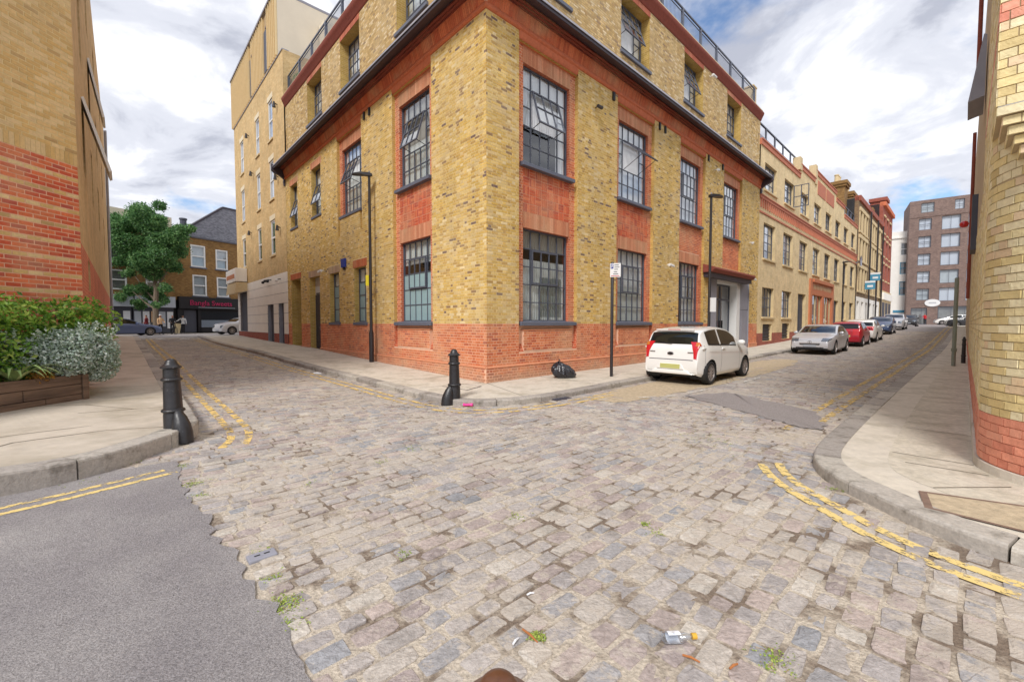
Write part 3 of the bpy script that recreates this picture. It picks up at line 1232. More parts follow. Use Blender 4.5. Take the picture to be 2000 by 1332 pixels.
mat('rim_brown', S(128, 104, 90), 0.8, nscale=12, namt=0.25)
mat('gutter_joint', S(112, 100, 84), 0.95, nscale=20, namt=0.3)
for b in (1.6, 4.9, 8.3, 11.6, 15.1, 18.4, 22.0):
    joint([(float(np.interp(b, [0, 8, 20], [-1.85, -2.25, -2.5])), b), (-.08, b + .05)])
for a in (1.9, 4.6, 7.4, 10.3, 13.2, 16.2, 19.3, 23, 27, 31, 36):
    joint([(a, -2.02), (a + .05, -.08)])
joint([(-1.75, .4), (-.1, .1)])
joint([(-.7, -2.05), (-.05, -.1)])
for b in (1.0, 3.8, 6.8, 10, 13.5, 18):
    joint([(-6.32, b), (-7.45, b + .02)])
joint([(-6.35, .1), (-8.2, -.3), (-11, -.6), (-14, -.8)], .016)
joint([(-6.5, -.75), (-7.1, -.55), (-7.9, -.75), (-8.3, -1.3)], .02)
joint([(-6.8, 1.0), (-7.4, 1.8), (-11, 3.0)], .012)
for a in (-.2, 1.5, 3.3, 5.2, 7.2, 9.3, 11.6, 14.2, 17, 20, 24, 29):
    joint([(a, -7.86), (a, -8.52)])
joint([(-.6, -8.0), (-.55, -8.62)])
joint([(-1.4, -8.25), (-.85, -8.75)])
joint([(-1.75, -8.95), (-.98, -9.1)])

# --- setts
def in_asphalt(a, b):
    return (a < np.interp(b, [-12, -6, -4.5, -3, -2], [-6.3, -6.34, -6.42, -6.52, -6.48]) + .02 * np.sin(b * 7.3)) & (b < -2.0)


class Setts:
    def __init__(s):
        s.S = []

    def zone(s, fn_ok, r0, r1, c0, c1, along_a, rw=0.14, lmin=0.15, lmax=0.30):
        """rows of constant b (along_a) or constant a"""
        r = r0
        while r < r1:
            w = rw * random.uniform(0.85, 1.2)
            c = c0 + random.uniform(-0.2, 0)
            wob = random.uniform(0, 6)
            while c < c1:
                L = random.uniform(lmin, lmax)
                rr = r + 0.03 * math.sin(c * .8 + wob * .1)
                u, v = (c + L / 2, rr + w / 2) if along_a else (rr + w / 2, c + L / 2)
                if fn_ok(u, v):
                    s.S.append((u, v, L, w, along_a))
                c += L
            r += w

    def build(s):
        road = tag(bpy.data.objects.new('cobbled_road', None), kind='structure')
        COL.objects.link(road)
        A = np.array([(u, v, L, w, 1.0 if al else 0.0) for u, v, L, w, al in s.S])
        xy = Cxy + A[:, :1] * dR + A[:, 1:2] * dL
        z = E(A[:, 0], A[:, 1]) + ROAD
        px, py, d = project(np.concatenate([xy, z[:, None]], 1))
        seen = (d > 0.3) & (px > -60) & (px < 2060) & (py < 1400) & (py > 600)
        A, xy, z, px, py, d = A[seen], xy[seen], z[seen], px[seen], py[seen], d[seen]
        big = np.where((px > 0) & (px < 2000) & (py < 1325), 1 / d ** 2, 0) * A[:, 2] * A[:, 3]
        order = np.argsort(-big)
        ind = set(order[:300].tolist())
        tint, _ = pick(PAL_SETT, len(A))
        V, F, T = [], [], []
        base = 0
        cache = []
        for i in range(len(A)):
            u, v, L, w, al = A[i]
            near = d[i] < 8.5
            gap = random.uniform(0.004, 0.016) * (1.2 if v < -5.2 else (.35 if (v < -2.2 and u > -4.8) else .7))
            hl, hw = L / 2 - gap, w / 2 - gap * .8
            jz = random.gauss(0, .0030)
            tilt = (random.gauss(0, .012), random.gauss(0, .016))
            ang = random.gauss(0, .035 if near else .02)
            if near:
                n = 12
                out = []
                for k in range(n):
                    th = 2 * math.pi * (k + .5) / n
                    c, s_ = math.cos(th), math.sin(th)
                    e = 0.26
                    out.append((math.copysign(abs(c) ** e, c) * hl * random.uniform(.90, 1.04), math.copysign(abs(s_) ** e, s_) * hw * random.uniform(.86, 1.06)))
                rings = [(1.0, -0.035), (1.0, -0.006), (0.965, -0.001), (0.66, 0.0005)]
            else:
                out = [(-hl, -hw), (hl, -hw), (hl, hw), (-hl, hw)]
                n = 4
                rings = [(1.0, -0.03), (0.97, -0.001)]
            P = []
            for (f, zz_) in rings:
                for (x, y) in out:
                    jx = zz_ + (random.gauss(0, .0026) if near and f < .99 else 0)
                    lx, ly = x * f if f > .9 or not near else x * f, y * f
                    lx, ly = lx * math.cos(ang) - ly * math.sin(ang), lx * math.sin(ang) + ly * math.cos(ang)
                    P.append((lx, ly, jx + tilt[0] * lx + tilt[1] * ly))
            nr = len(rings)
            fs = []
            for r_ in range(nr - 1):
                for k in range(n):
                    fs.append([r_ * n + k, r_ * n + (k + 1) % n, (r_ + 1) * n + (k + 1) % n, (r_ + 1) * n + k])
            if near:
                P.append((0, 0, 0.002 + random.gauss(0, .002)))
                for k in range(n):
                    fs.append([(nr - 1) * n + k, (nr - 1) * n + (k + 1) % n, len(P) - 1])
            else:
                fs.append([(nr - 1) * n + k for k in range(n)])
            ax = dR if al else dL
            ay = dL if al else -dR
            zc = z[i] + jz
            if i in ind:
                me = None
                if len(cache) >= 60:
                    me = random.choice(cache)
                    lo, wo = me['L'], me['W']
                else:
                    me = mesh_from('sett', [(x / L, y / w, q) for x, y, q in P], fs, 'sett_granite', tint=[tuple(tint[i])] * len(fs))
                    me['L'], me['W'] = L, w
                    cache.append(me)
                o = link('sett', me, road)
                o.location = (xy[i, 0], xy[i, 1], zc)
                o.rotation_euler = (0, 0, math.atan2(ax[1], ax[0]) + (math.pi if random.random() < .5 else 0))
                o.scale = (L, w, 1)
            else:
                Pn = np.array(P)
                W = np.empty_like(Pn)
                W[:, :2] = xy[i] + Pn[:, :1] * ax + Pn[:, 1:2] * ay
                W[:, 2] = Pn[:, 2] + zc
                V.append(W)
                F += [[base + q for q in f] for f in fs]
                T += [tuple(tint[i])] * len(fs)
                base += len(P)
        me = mesh_from('setts', np.concatenate(V), F, 'sett_granite', tint=T)
        link('sett_paving', me, road, 'stuff')
        return road


ST = Setts()
kc_b = lambda b: np.interp(b, [-1, 3, 8, 20, 31], [-2.12, -2.22, -2.52, -2.77, -2.65])


def ok1(a, b):
    if in_asphalt(a, b):
        return False
    if b > -0.9:
        return -6.02 < a < kc_b(b) - .04
    if b > -2.4:
        # round the two kerb corners
        lo = np.interp(b, [-2.4, -2.1, -1.72, -1.25, -0.8], [-9, -7.1, -6.8, -6.4, -6.12])
        hi = np.interp(b, [-2.4, -2.22, -1.97, -1.6, -1.0], [-0.4, -1.28, -1.72, -2.02, -2.14])
        return lo < a < hi
    if a > -1.32:
        return False
    if b < -7.0:
        hi = np.interp(b, [-16, -9.4, -8.6, -8.2, -7.86, -7.6, -7.36, -7.2, -7.0], [-2.64, -2.62, -2.54, -2.34, -2.02, -1.8, -1.47, -1.1, 0])
        return a < hi
    return True


def ok2(a, b):
    if a <= -1.32:
        return False
    return np.interp(a, [-1.32, -1.0, -0.4, 1, 5, 16, 27, 60], [-7.35, -7.26, -7.19, -7.17, -7.19, -7.38, -7.63, -7.83]) < b < np.interp(a, [-1.3, -1.2, -.58, 1.2, 4, 14, 60], [-2.22, -2.26, -2.4, -2.42, -2.34, -2.24, -2.24])


ST.zone(ok1, -11.5, 30.0, -9.0, 0.2, True)
ST.zone(ok2, -1.32, 46.0, -7.9, -2.1, False, rw=0.15)
ST.build()

# asphalt side road at the lower left, edge ragged against the setts
edge = [(float(np.interp(b, [-12, -6, -4.5, -3, -2], [-6.3, -6.34, -6.42, -6.52, -6.48])) + .02 * math.sin(b * 7.3) + .015 * math.sin(b * 23) + random.gauss(0, .012), b) for b in np.arange(-12, -1.95, 0.07)]
m = MB()
A_ = [(x, y) for x, y in edge]
B_ = [(-24, y) for x, y in edge]
strip(m, A_, B_, lambda a, b: E(a, b) + ROAD + 0.010, 3, 5)
for i in range(len(A_) - 1):
    p, q = A_[i], A_[i + 1]
    m.poly([(*ab(*p), ROAD + .010), (*ab(*q), ROAD + .010), (*ab(*q), ROAD - .03), (*ab(*p), ROAD - .03)])
m.build('asphalt_road', 'asphalt', kind='structure', recalc=False)
# cross streets far away
m = MB()
strip(m, [(-40, 31.5), (40, 31.5)], [(-40, 43.5), (40, 43.5)], lambda a, b: E(a, b) + ROAD + 0.004, 2, 4)
strip(m, [(46, -7.7), (100, -8)], [(46, -2.1), (100, -2.1)], lambda a, b: E(a, b) + ROAD + 0.004, 2, 3)
strip(m, [(88, -40), (88, 30)], [(98, -40), (98, 30)], lambda a, b: E(a, b) + ROAD + 0.008, 2, 6)
m.build('far_road', 'asphalt_patch', kind='structure', recalc=False)


def sheet(name, poly, mate, dz, kind='structure', jit=0.0, rd=ROAD):
    P = chaikin(poly + [poly[0]], 1)[:-1] if jit else [np.array(p) for p in poly]
    if jit:
        P = resample(P + [P[0]], 0.12)[:-1]
        P = [p + RNG.normal(0, jit, 2) for p in P]
    c = sum(P) / len(P)
    m = MB()
    for i in range(len(P)):
        p, q = P[i], P[(i + 1) % len(P)]
        m.poly([(*ab(*c), float(E(*c)) + rd + dz), (*ab(*p), float(E(*p)) + rd + dz), (*ab(*q), float(E(*q)) + rd + dz)])
    return m.build(name, mate, kind=kind, recalc=False)


sheet('road_patch', [(2.35, -4.2), (2.5, -4.18), (3.5, -4.55), (3.55, -4.7), (2.5, -6.55), (2.3, -6.68), (1.0, -6.98), (0.92, -6.9), (0.92, -6.6), (1.2, -6.2)], 'asphalt_patch', 0.0085, jit=.03)
sheet('road_patch', [(6.8, -6.1), (8.2, -6.0), (8.0, -6.6), (7.0, -6.6)], 'asphalt_patch', 0.004, jit=.05)
sheet('sandy_patch', [(0.6, -2.75), (3.0, -2.5), (8.0, -2.5), (14, -2.6), (14, -4.0), (6.0, -4.1), (2.2, -3.8), (0.5, -3.6)], 'tan_patch', 0.0035, jit=.04)


# painted lines
def ribbon(name, path, wid, mate, dz=0.0065, smooth=1, rd=ROAD):
    P = resample(chaikin(path, smooth), 0.3)
    A2, B2 = offset_path(P, wid / 2), offset_path(P, -wid / 2)
    m = MB()
    strip(m, A2, B2, lambda a, b: E(a, b) + rd + dz, 1, 0.5)
    return m.build(name, mate, kind='structure', recalc=False)


ribbon('yellow_line', [(-6.0, -1.75), (-5.8, -1.3), (-5.72, -.5), (-5.73, 3), (-5.7, 12), (-5.6, 29)], 0.10, 'paint_yellow')
ribbon('yellow_line', [(-5.75, -1.8), (-5.56, -1.2), (-5.48, -.4), (-5.5, 3), (-5.47, 12), (-5.37, 29)], 0.10, 'paint_yellow')
ribbon('yellow_line', [(-2.95, 28), (-3.1, 20), (-2.85, 8), (-2.55, 3), (-2.45, 0), (-2.4, -1.3), (-2.1, -2.1), (-1.3, -2.55), (0.0, -2.72), (1.6, -2.72)], 0.09, 'paint_yellow')
ribbon('yellow_line', [(-3.2, 28), (-3.33, 20), (-3.08, 8), (-2.78, 3), (-2.68, 0), (-2.64, -1.4), (-2.3, -2.3), (-1.4, -2.78), (0.0, -2.95), (1.3, -2.95)], 0.09, 'paint_yellow')
ribbon('yellow_line', [(1.0, -6.82), (5, -6.84), (16, -7.03), (27, -7.28), (60, -7.5), (86, -7.6)], 0.11, 'paint_yellow')
ribbon('yellow_line', [(0.6, -6.55), (5, -6.56), (16, -6.76), (27, -7.0), (60, -7.2), (86, -7.3)], 0.11, 'paint_yellow')
krs = chaikin(KR[:10], 3)
y1 = [tuple(p) for p in offset_path(krs, .34) if p[0] < -1.25 and p[1] > -12]
y2 = [tuple(p) for p in offset_path(krs, .52) if p[0] < -1.45 and p[1] > -8.75]
ribbon('yellow_line', y1, 0.095, 'paint_yellow_new', 0.0055)
ribbon('yellow_line', y2, 0.095, 'paint_yellow_new', 0.0062)
ribbon('yellow_line', [(-14, -2.95), (-9, -2.72), (-7.7, -2.62), (-6.62, -2.34)], 0.075, 'paint_yellow_new', .0135)
ribbon('yellow_line', [(-14, -3.15), (-9, -2.92), (-7.7, -2.81), (-6.52, -2.50)], 0.075, 'paint_yellow_new', .0135)
for (a0, b0, a1, b1) in ((1.4, -3.55, 2.3, -4.05), (2.7, -4.05, 3.6, -4.12), (5.6, -4.3, 7.0, -4.32), (8.6, -4.35, 9.6, -4.35), (14.5, -4.4, 15.6, -4.4), (17, -4.45, 18.2, -4.45), (23.5, -4.5, 24.6, -4.5)):
    ribbon('white_bay_line', [(a0, b0), (a1, b1)], 0.07, 'paint_white', 0.018, 0)
for aa in (-4.9, -3.6):
    sheet('white_road_triangle', [(aa - .35, 27.6), (aa + .35, 27.6), (aa, 29.4)], 'paint_white', 0.02)


# ================================================================== THE BRICK FACTORY ON THE CORNER
UL, UR = 17.25, 20.8
ZM, ZP = 9.42, 1.54
fac = thing('corner_factory', 'yellow stock brick factory with red brick plinth and orange cornice on the street corner', 'building', (*ab(0, 0), 0))
BK = Bricks()
mort = MB()      # 0 yellow, 1 red, 2 reveal yellow, 3 reveal red, 4 lintel, 5 upper
RB = [(1.15, 3.70), (5.90, 8.45), (10.65, 13.20), (15.40, 17.95)]
LB = [(2.55, 4.98), (7.45, 9.88)]
OB, OW = -0.12, -0.25


def basket(fr, u0, u1, z0, z1, o):
    s_ = 0.228
    out = []
    nu, nz = int((u1 - u0) / s_), int((z1 - z0) / s_)
    du, dz = (u1 - u0) / nu, (z1 - z0) / nz
    for i in range(nu):
        for j in range(nz):
            x, y = u0 + i * du, z0 + j * dz
            for k in range(3):
                if (i + j) % 2:
                    out.append((x + .010, x + du - .010, y + dz * k / 3 + .006, y + dz * (k + 1) / 3 - .006))
                else:
                    out.append((x + du * k / 3 + .006, x + du * (k + 1) / 3 - .006, y + .010, y + dz - .010))
    BK.rects(fr, out, PAL_DEEPRED, o)


def lintel(fr, u0, u1, z0, z1, o, pal=None):
    n = int((u1 - u0) / 0.075)
    w = (u1 - u0) / n
    c = pal or [(S(206, 138, 102), 4), (S(196, 126, 92), 3), (S(214, 150, 116), 2)]
    BK.rects(fr, [(u0 + i * w + .002, u0 + (i + 1) * w - .002, z0, z1) for i in range(n)], c, o, proud=.01)


def sill(fr, u0, u1, z1, o0, o1, parent=fac, mate='sill_paint', h=.12):
    m = MB()
    m.hexa([fr.pt(u0, o0, z1 - h), fr.pt(u1, o0, z1 - h), fr.pt(u1, o1, z1 - h), fr.pt(u0, o1, z1 - h),
            fr.pt(u0, o0, z1 + .02), fr.pt(u1, o0, z1 + .02), fr.pt(u1, o1, z1 - .015), fr.pt(u0, o1, z1 - .015)])
    return m.build('sill', mate, parent, bevel=.008)


def bay(fr, b0, b1, weave=True, ground=True, upper=True, zlow=None):
    w0, w1 = b0 + .27, b1 - .27
    holes = []
    zb = 1.58 if ground else zlow
    if ground:
        holes.append((w0, w1, 1.58, 4.24))
    holes.append((w0, w1, 6.02, 8.74))
    lh = [(w0 - .02, w1 + .02, 8.74, 9.19)] + ([(w0 - .02, w1 + .02, 4.24, 4.68)] if ground else [])
    sp = [(w0, w1, 4.68, 5.90)] if (ground and weave) else []
    top = 9.2
    if ground:
        plane_holes(mort, fr, b0, b1, zb, top, OB, holes, 1)
        BK.wall(fr, b0, b1, zb, top, PAL_RED, OB, holes=holes + lh + sp, ubase=b0)
    else:
        # upper window only: red jambs, yellow apron flush with the wall
        plane_holes(mort, fr, b0, b1, zb, top, OB, holes + [(w0, w1, zb, 5.9)], 1)
        BK.wall(fr, b0, b1, 5.9, top, PAL_RED, OB, holes=holes + lh, ubase=b0)
        plane_holes(mort, fr, w0 - .05, w1 + .05, zb - .1, 5.9, -0.01, [], 0)
        BK.wall(fr, w0 - .05, w1 + .05, zb, 5.9, PAL_YELLOW, -0.01)
        mort.fbox(fr, w0 - .05, w1 + .05, OB, -0.012, zb, 5.9, 2)
    for l in lh:
        lintel(fr, *l, OB)
    if sp:
        basket(fr, w0, w1, 4.68, 5.90, OB)
    for h in holes:
        reveal(mort, fr, h, OB, OW - .06, 3)
    reveal(mort, fr, (b0, b1, ZP if ground else zb, top), 0.0, OB, 2)
    if ground:
        reveal(mort, fr, (b0, b1, .70, ZP - .002), 0.0, OB - .01, 3)
        plane_holes(mort, fr, b0, b1, 1.44, 1.60, OB - .005, [], 1)
    # roll corbel over the head
    prof = [(OB, 9.19), (OB + .05, 9.2), (OB + .10, 9.25), (OB + .13, 9.32), (OB + .14, 9.38), (0.03, 9.43), (OB, 9.43)]
    m = MB()
    m.rings([[fr.pt(u, o, z) for o, z in prof] for u in (b0, b1)])
    m.build('roll_moulding', 'terracotta', fac, auto=40)
    sill(fr, b0 + .14, b1 - .14, 6.02, OW, 0.03)
    if ground:
        sill(fr, b0 + .05, b1 - .05, 1.60, OW, 0.05)
        # apron under the sill with a slot each side and a splayed foot
        a0, a1 = b0 + .20, b1 - .20
        plane_holes(mort, fr, b0, b1, .75, 1.48, OB, [], 1)
        mort.fbox(fr, a0, a1, OB, -.02, .75, 1.36, 1)
        BK.wall(fr, a0, a1, .79, 1.36, PAL_RED, -.02, ubase=b0)
        for (s0, s1) in ((b0, a0), (a1, b1)):
            mort.poly([fr.pt(s0, 0.0, .72), fr.pt(s1, 0.0, .72), fr.pt(s1, OB, .98), fr.pt(s0, OB, .98)], 3)
        m2 = MB()
        m2.fbox(fr, a0 - .01, a1 + .01, OB, 0.0, 1.345, 1.375)
        m2.build('apron_capping', 'lintel', fac)
    return w0, w1


# --- ground line follows the pavement
ent = (14.05, 19.4, -0.2, 3.95)      # entrance opening on the right front
holesR = [(b0, b1, 0.75, ZM) for b0, b1 in RB[:3]] + [(RB[3][0], RB[3][1], 4.35, ZM), ent]
plane_holes(mort, FR, 0, UR, ZP, ZM, 0, holesR, 0)
plane_holes(mort, FR, 0, UR, -.3, ZP, 0, holesR, 1)
BK.wall(FR, 0, UR, ZP, ZM, PAL_YELLOW, 0, holes=holesR)
BK.wall(FR, 0, UR, .415, ZP, PAL_RED, 0, holes=holesR)
door_l = (12.2, 13.65, -.3, 3.78)
passg = (15.0, 16.6, -.3, 3.88)
gw = [(7.18, 8.28, 1.58, 3.74), (9.85, 10.95, 1.58, 3.74)]
nw = [(11.85, 13.1, 6.62, 8.85), (15.25, 16.45, 6.62, 8.85)]
holesL = [(LB[0][0], LB[0][1], 0.75, ZM), (LB[1][0], LB[1][1], 5.2, ZM), door_l, passg] + gw + nw
plane_holes(mort, FL, 0, UL, ZP, ZM, 0, holesL, 0)
plane_holes(mort, FL, 0, UL, -.3, ZP, 0, holesL, 1)
lh_l = [(h[0] - .1, h[1] + .1, h[3], h[3] + .3) for h in gw + nw + [door_l, passg]]
BK.wall(FL, 0, UL, ZP, ZM, PAL_YELLOW, 0, holes=holesL + lh_l, phase=1, ubase=.1)
BK.wall(FL, 0, UL, .415, ZP, PAL_RED, 0, holes=holesL, phase=1, ubase=.1)
for i, l in enumerate(lh_l):
    lintel(FL, *l, 0, pal=[(S(190, 160, 130), 3), (S(176, 146, 124), 2)] if i in (1, 4) else ([(S(196, 110, 66), 3), (S(186, 98, 60), 2)] if i in (0, 5) else None))
# plinth offset course with a chamfered top
for fr, L0 in ((FR, UR), (FL, UL)):
    stop = [ent] if fr is FR else [door_l, passg]
    us = [0] + sum(([h[0], h[1]] for h in stop), []) + [L0]
    for k in range(0, len(us), 2):
        u0, u1 = us[k], us[k + 1]
        uc = -.046 if k == 0 else u0
        mort.fbox(fr, uc if fr is FR else u0, u1, -.05, .04, -.4, .385, 1)
        BK.wall(fr, uc, u1, -.26, .37, PAL_RED, .04, ubase=u0)
        m = MB()
        m.rings([[fr.pt(u, o, z) for o, z in ((-.01, .375), (.055, .375), (.055, .39), (0.0, .43), (-.01, .43))] for u in (u0 - (.055 if k == 0 and fr is FR else 0), u1)])
        m.build('plinth_course', 'lintel', fac)

# --- bays
for i, (b0, b1) in enumerate(RB[:3]):
    w0, w1 = bay(FR, b0, b1, weave=i < 2)
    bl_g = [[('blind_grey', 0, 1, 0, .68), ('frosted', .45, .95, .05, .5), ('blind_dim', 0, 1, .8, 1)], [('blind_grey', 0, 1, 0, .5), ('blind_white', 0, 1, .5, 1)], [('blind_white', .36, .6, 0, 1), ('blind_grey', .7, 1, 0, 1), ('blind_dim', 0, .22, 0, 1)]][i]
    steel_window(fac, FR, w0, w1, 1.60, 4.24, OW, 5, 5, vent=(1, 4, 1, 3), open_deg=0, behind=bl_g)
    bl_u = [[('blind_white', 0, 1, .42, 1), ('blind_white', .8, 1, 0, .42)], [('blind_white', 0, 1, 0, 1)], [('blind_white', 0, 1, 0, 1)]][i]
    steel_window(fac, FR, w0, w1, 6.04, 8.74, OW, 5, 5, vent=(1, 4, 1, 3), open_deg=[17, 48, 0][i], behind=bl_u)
# fourth bay: window above, plain red panel down to the entrance
b0, b1 = RB[3]
w0, w1 = b0 + .27, b1 - .27
plane_holes(mort, FR, b0, b1, 4.35, 9.2, OB, [(w0, w1, 6.02, 8.74)], 1)
BK.wall(FR, b0, b1, 4.35, 9.2, PAL_RED, OB, holes=[(w0, w1, 6.02, 9.19)])
lintel(FR, w0, w1, 8.74, 9.19, OB)
reveal(mort, FR, (w0, w1, 6.02, 8.74), OB, OW - .06, 3)
reveal(mort, FR, (b0, b1, 4.35, 9.2), 0, OB, 2)
sill(FR, b0 + .14, b1 - .14, 6.02, OW, .03)
steel_window(fac, FR, w0, w1, 6.04, 8.74, OW, 5, 5, vent=(1, 4, 1, 3), behind=[('blind_white', 0, 1, 0, 1)])
m = MB()
m.rings([[FR.pt(u, o, z) for o, z in [(OB, 9.19), (OB + .10, 9.25), (OB + .14, 9.38), (0.03, 9.43), (OB, 9.43)]] for u in (b0, b1)])
m.build('roll_moulding', 'terracotta', fac, auto=40)

w0, w1 = bay(FL, *LB[0])
steel_window(fac, FL, w0, w1, 1.60, 4.24, OW, 5, 5, vent=(1, 4, 1, 3), behind=[('blind_grey', 0, 1, .72, 1)], frost=3)
steel_window(fac, FL, w0, w1, 6.04, 8.74, OW, 5, 5, vent=(1, 4, 1, 3), open_deg=17, behind=[('blind_grey', 0, 1, 0, .5), ('blind_dim', 0, 1, .5, 1)])
w0, w1 = bay(FL, *LB[1], ground=False, zlow=5.2)
steel_window(fac, FL, w0, w1, 6.04, 8.74, OW, 5, 5, vent=(1, 4, 1, 3), open_deg=20, behind=[('blind_grey', 0, 1, 0, .6), ('blind_white', 0, 1, .6, 1)])
for k, h in enumerate(nw):
    reveal(mort, FL, h, 0, -.3, 2)
    steel_window(fac, FL, h[0], h[1], h[2] + .02, h[3], -.24, 2, 4, vent=(0, 2, 1, 3), open_deg=16, behind=[('blind_white', 0, 1, .45, 1), ('blind_grey', 0, 1, 0, .45)], rowh=[1.1, .8, .8, .7])
    sill(FL, h[0] - .04, h[1] + .04, h[2], -.28, .05)
for k, h in enumerate(gw):
    reveal(mort, FL, h, 0, -.3, 2)
    steel_window(fac, FL, h[0], h[1], h[2] + .02, h[3], -.22, 2, 4, behind=[('blind_white', 0, 1, .7, 1)], frost=3, bar=.04)
    sill(FL, h[0] - .08, h[1] + .08, h[2] + .02, -.28, .05)

# louvred double door with a plain transom panel
reveal(mort, FL, door_l, 0, -.34, 2)
m = MB()
m.fbox(FL, 12.2, 13.65, -.34, -.28, 2.97, 3.78)
m.build('transom_panel', 'door_panel', fac)
for k in range(2):
    u0 = 12.22 + k * .715
    m = MB()
    zb = .34
    m.fbox(FL, u0, u0 + .70, -.33, -.29, zb, 2.95)
    for (a, b, c, d) in ((0, .70, zb, zb + .25), (0, .70, 2.75, 2.95), (0, .09, zb + .25, 2.75), (.61, .70, zb + .25, 2.75)):
        m.fbox(FL, u0 + a, u0 + b, -.29, -.265, c, d)
    dr = m.build('door', 'door_slate', fac)
    for j in range(26):
        z = zb + .29 + j * .094
        s_ = MB()
        s_.hexa([FL.pt(u0 + .1, -.292, z + .07), FL.pt(u0 + .6, -.292, z + .07), FL.pt(u0 + .6, -.285, z + .085), FL.pt(u0 + .1, -.285, z + .085),
                 FL.pt(u0 + .1, -.272, z), FL.pt(u0 + .6, -.272, z), FL.pt(u0 + .6, -.265, z + .015), FL.pt(u0 + .1, -.265, z + .015)])
        s_.build('slat', 'door_slate', dr, uv=False)
    hb = MB()
    hb.fbox(FL, u0 + (.64 if k == 0 else .02), u0 + (.68 if k == 0 else .06), -.265, -.22, 1.25, 1.45)
    hb.build('handle', 'chrome', dr, uv=False)
# open passage beside it
reveal(mort, FL, passg, 0, -2.4, 2)
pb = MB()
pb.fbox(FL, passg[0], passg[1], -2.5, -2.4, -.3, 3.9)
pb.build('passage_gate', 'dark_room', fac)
mort.build('wall', ['mortar_yellow', 'mortar_red', 'reveal_yellow', 'reveal_red', 'lintel', 'mortar_grey'], fac, recalc=False)

# --- entrance under a lead canopy
en = MB()
zg = .12
reveal(en, FR, ent, 0, -.7, 0)
en.fquad(FR, ent[0], ent[1], -.7, -.3, 3.95, 0)
en.build('entrance_recess', 'metal_grey', fac, recalc=False)
m = MB()
m.fbox(FR, ent[0] + .02, 14.9, -.2, -.05, zg, 3.85)
m.build('entrance_panel', 'metal_grey', fac)
m = MB()
m.fbox(FR, 18.1, ent[1] - .02, -.2, -.05, zg + 2.2, 3.85)
m.build('entrance_panel', 'metal_grey', fac)
m = MB()
m.fbox(FR, 18.1, ent[1] - .02, -.2, -.06, zg, zg + 2.18)
m.fbox(FR, 18.35, ent[1] - .3, -.06, -.04, zg + .25, zg + 1.9)
m.build('side_gate', 'metal_grey', fac)
m = MB()
m.fbox(FR, 17.55, 18.02, -.5, -.02, zg, 3.8)
m.fbox(FR, 14.9, 18.02, -.5, -.02, 3.6, 3.8)
m.build('door_surround', 'window_white', fac)
for k in range(2):
    d0 = 14.95 + k * 1.3
    m = MB()
    for (a, b, c, d) in ((0, 1.28, zg, zg + .1), (0, 1.28, 2.75, 2.85), (0, .07, zg + .1, 2.75), (1.21, 1.28, zg + .1, 2.75), (0, 1.28, 3.5, 3.58), (0, .07, 2.85, 3.5), (1.21, 1.28, 2.85, 3.5)):
        m.fbox(FR, d0 + a, d0 + b, -.45, -.38, c, d)
    dr = m.build('door', 'window_steel', fac)
    for (c, d) in ((zg + .1, 2.75), (2.85, 3.5)):
        q = MB()
        q.fquad(FR, d0 + .07, d0 + 1.21, -.41, c, d)
        q.build('pane', 'glass', dr, recalc=False, uv=False)
    q = MB()
    q.fbox(FR, d0 + (1.1 if k == 0 else .1), d0 + (1.16 if k == 0 else .16), -.38, -.30, 1.2, 1.7)
    q.build('handle', 'plastic_black', dr, uv=False)
m = MB()
prof = [(0.0, 4.33), (.5, 4.16), (.52, 4.08), (.45, 3.98), (.40, 3.94), (0.0, 3.94)]
m.rings([[FR.pt(u, o, z) for o, z in prof] for u in (13.1, 18.75)])
m.build('canopy', 'terracotta_dark', fac)
m = MB()
m.fbox(FR, 13.2, 18.7, -.02, .33, 3.72, 3.938)
m.build('canopy_beam', 'gutter_dark', fac)

# --- cornice, mitred round the corner
def sweep(name, prof, mate, auto=35, l=UL, r=UR, mb=None, mi=0):
    m = mb or MB()
    rows = []
    for fn in (lambda o: ab(-o, l), lambda o: ab(-o, -o), lambda o: ab(r, -o)):
        rows.append([(*fn(o), z) for o, z in prof])
    m.rings(rows, mi)
    if mb is None:
        return m.build(name, mate, fac, auto=auto)


sweep('cornice_moulding', [(-.02, 9.42), (.035, 9.42), (.07, 9.45), (.075, 9.49), (.06, 9.52), (.05, 9.56), (-.02, 9.56)], 'terracotta')
sweep('cornice_backing', [(-.02, 9.562), (.045, 9.562), (.13, 9.86), (.13, 9.90), (-.02, 9.90)], 'mortar_red')
for fr, L0 in ((FR, UR), (FL, UL)):
    n = int(L0 / .078)
    w = L0 / n
    BK.rects(fr, [(i * w + .004, (i + 1) * w - .004, 9.565, 9.86) for i in range(n)], PAL_TERR, .05, proud=.004, slope=.29)
    for k, (z, o) in enumerate(((9.87, .15), (9.915, .215), (9.96, .28))):
        BK.wall(fr, -o, L0, z, z + .045, PAL_DARKRED, o, course=.055, ubase=.05 * k, proud=.004)
sweep('cornice_corbel', [(-.02, 9.865), (.148, 9.865), (.148, 9.91), (.213, 9.912), (.213, 9.955), (.278, 9.957), (.278, 10.01), (-.02, 10.01)], 'terracotta_dark')
sweep('gutter_soffit', [(-.02, 10.012), (.30, 10.012), (.57, 9.875), (.62, 9.87), (.63, 9.93), (.60, 10.02), (0.0, 10.22), (-.02, 10.22)], 'gutter_dark')
sweep('lead_flashing', [(.598, 10.028), (.645, 9.945), (.66, 9.95), (.625, 10.045), (.02, 10.25), (.0, 10.235)], 'lead')
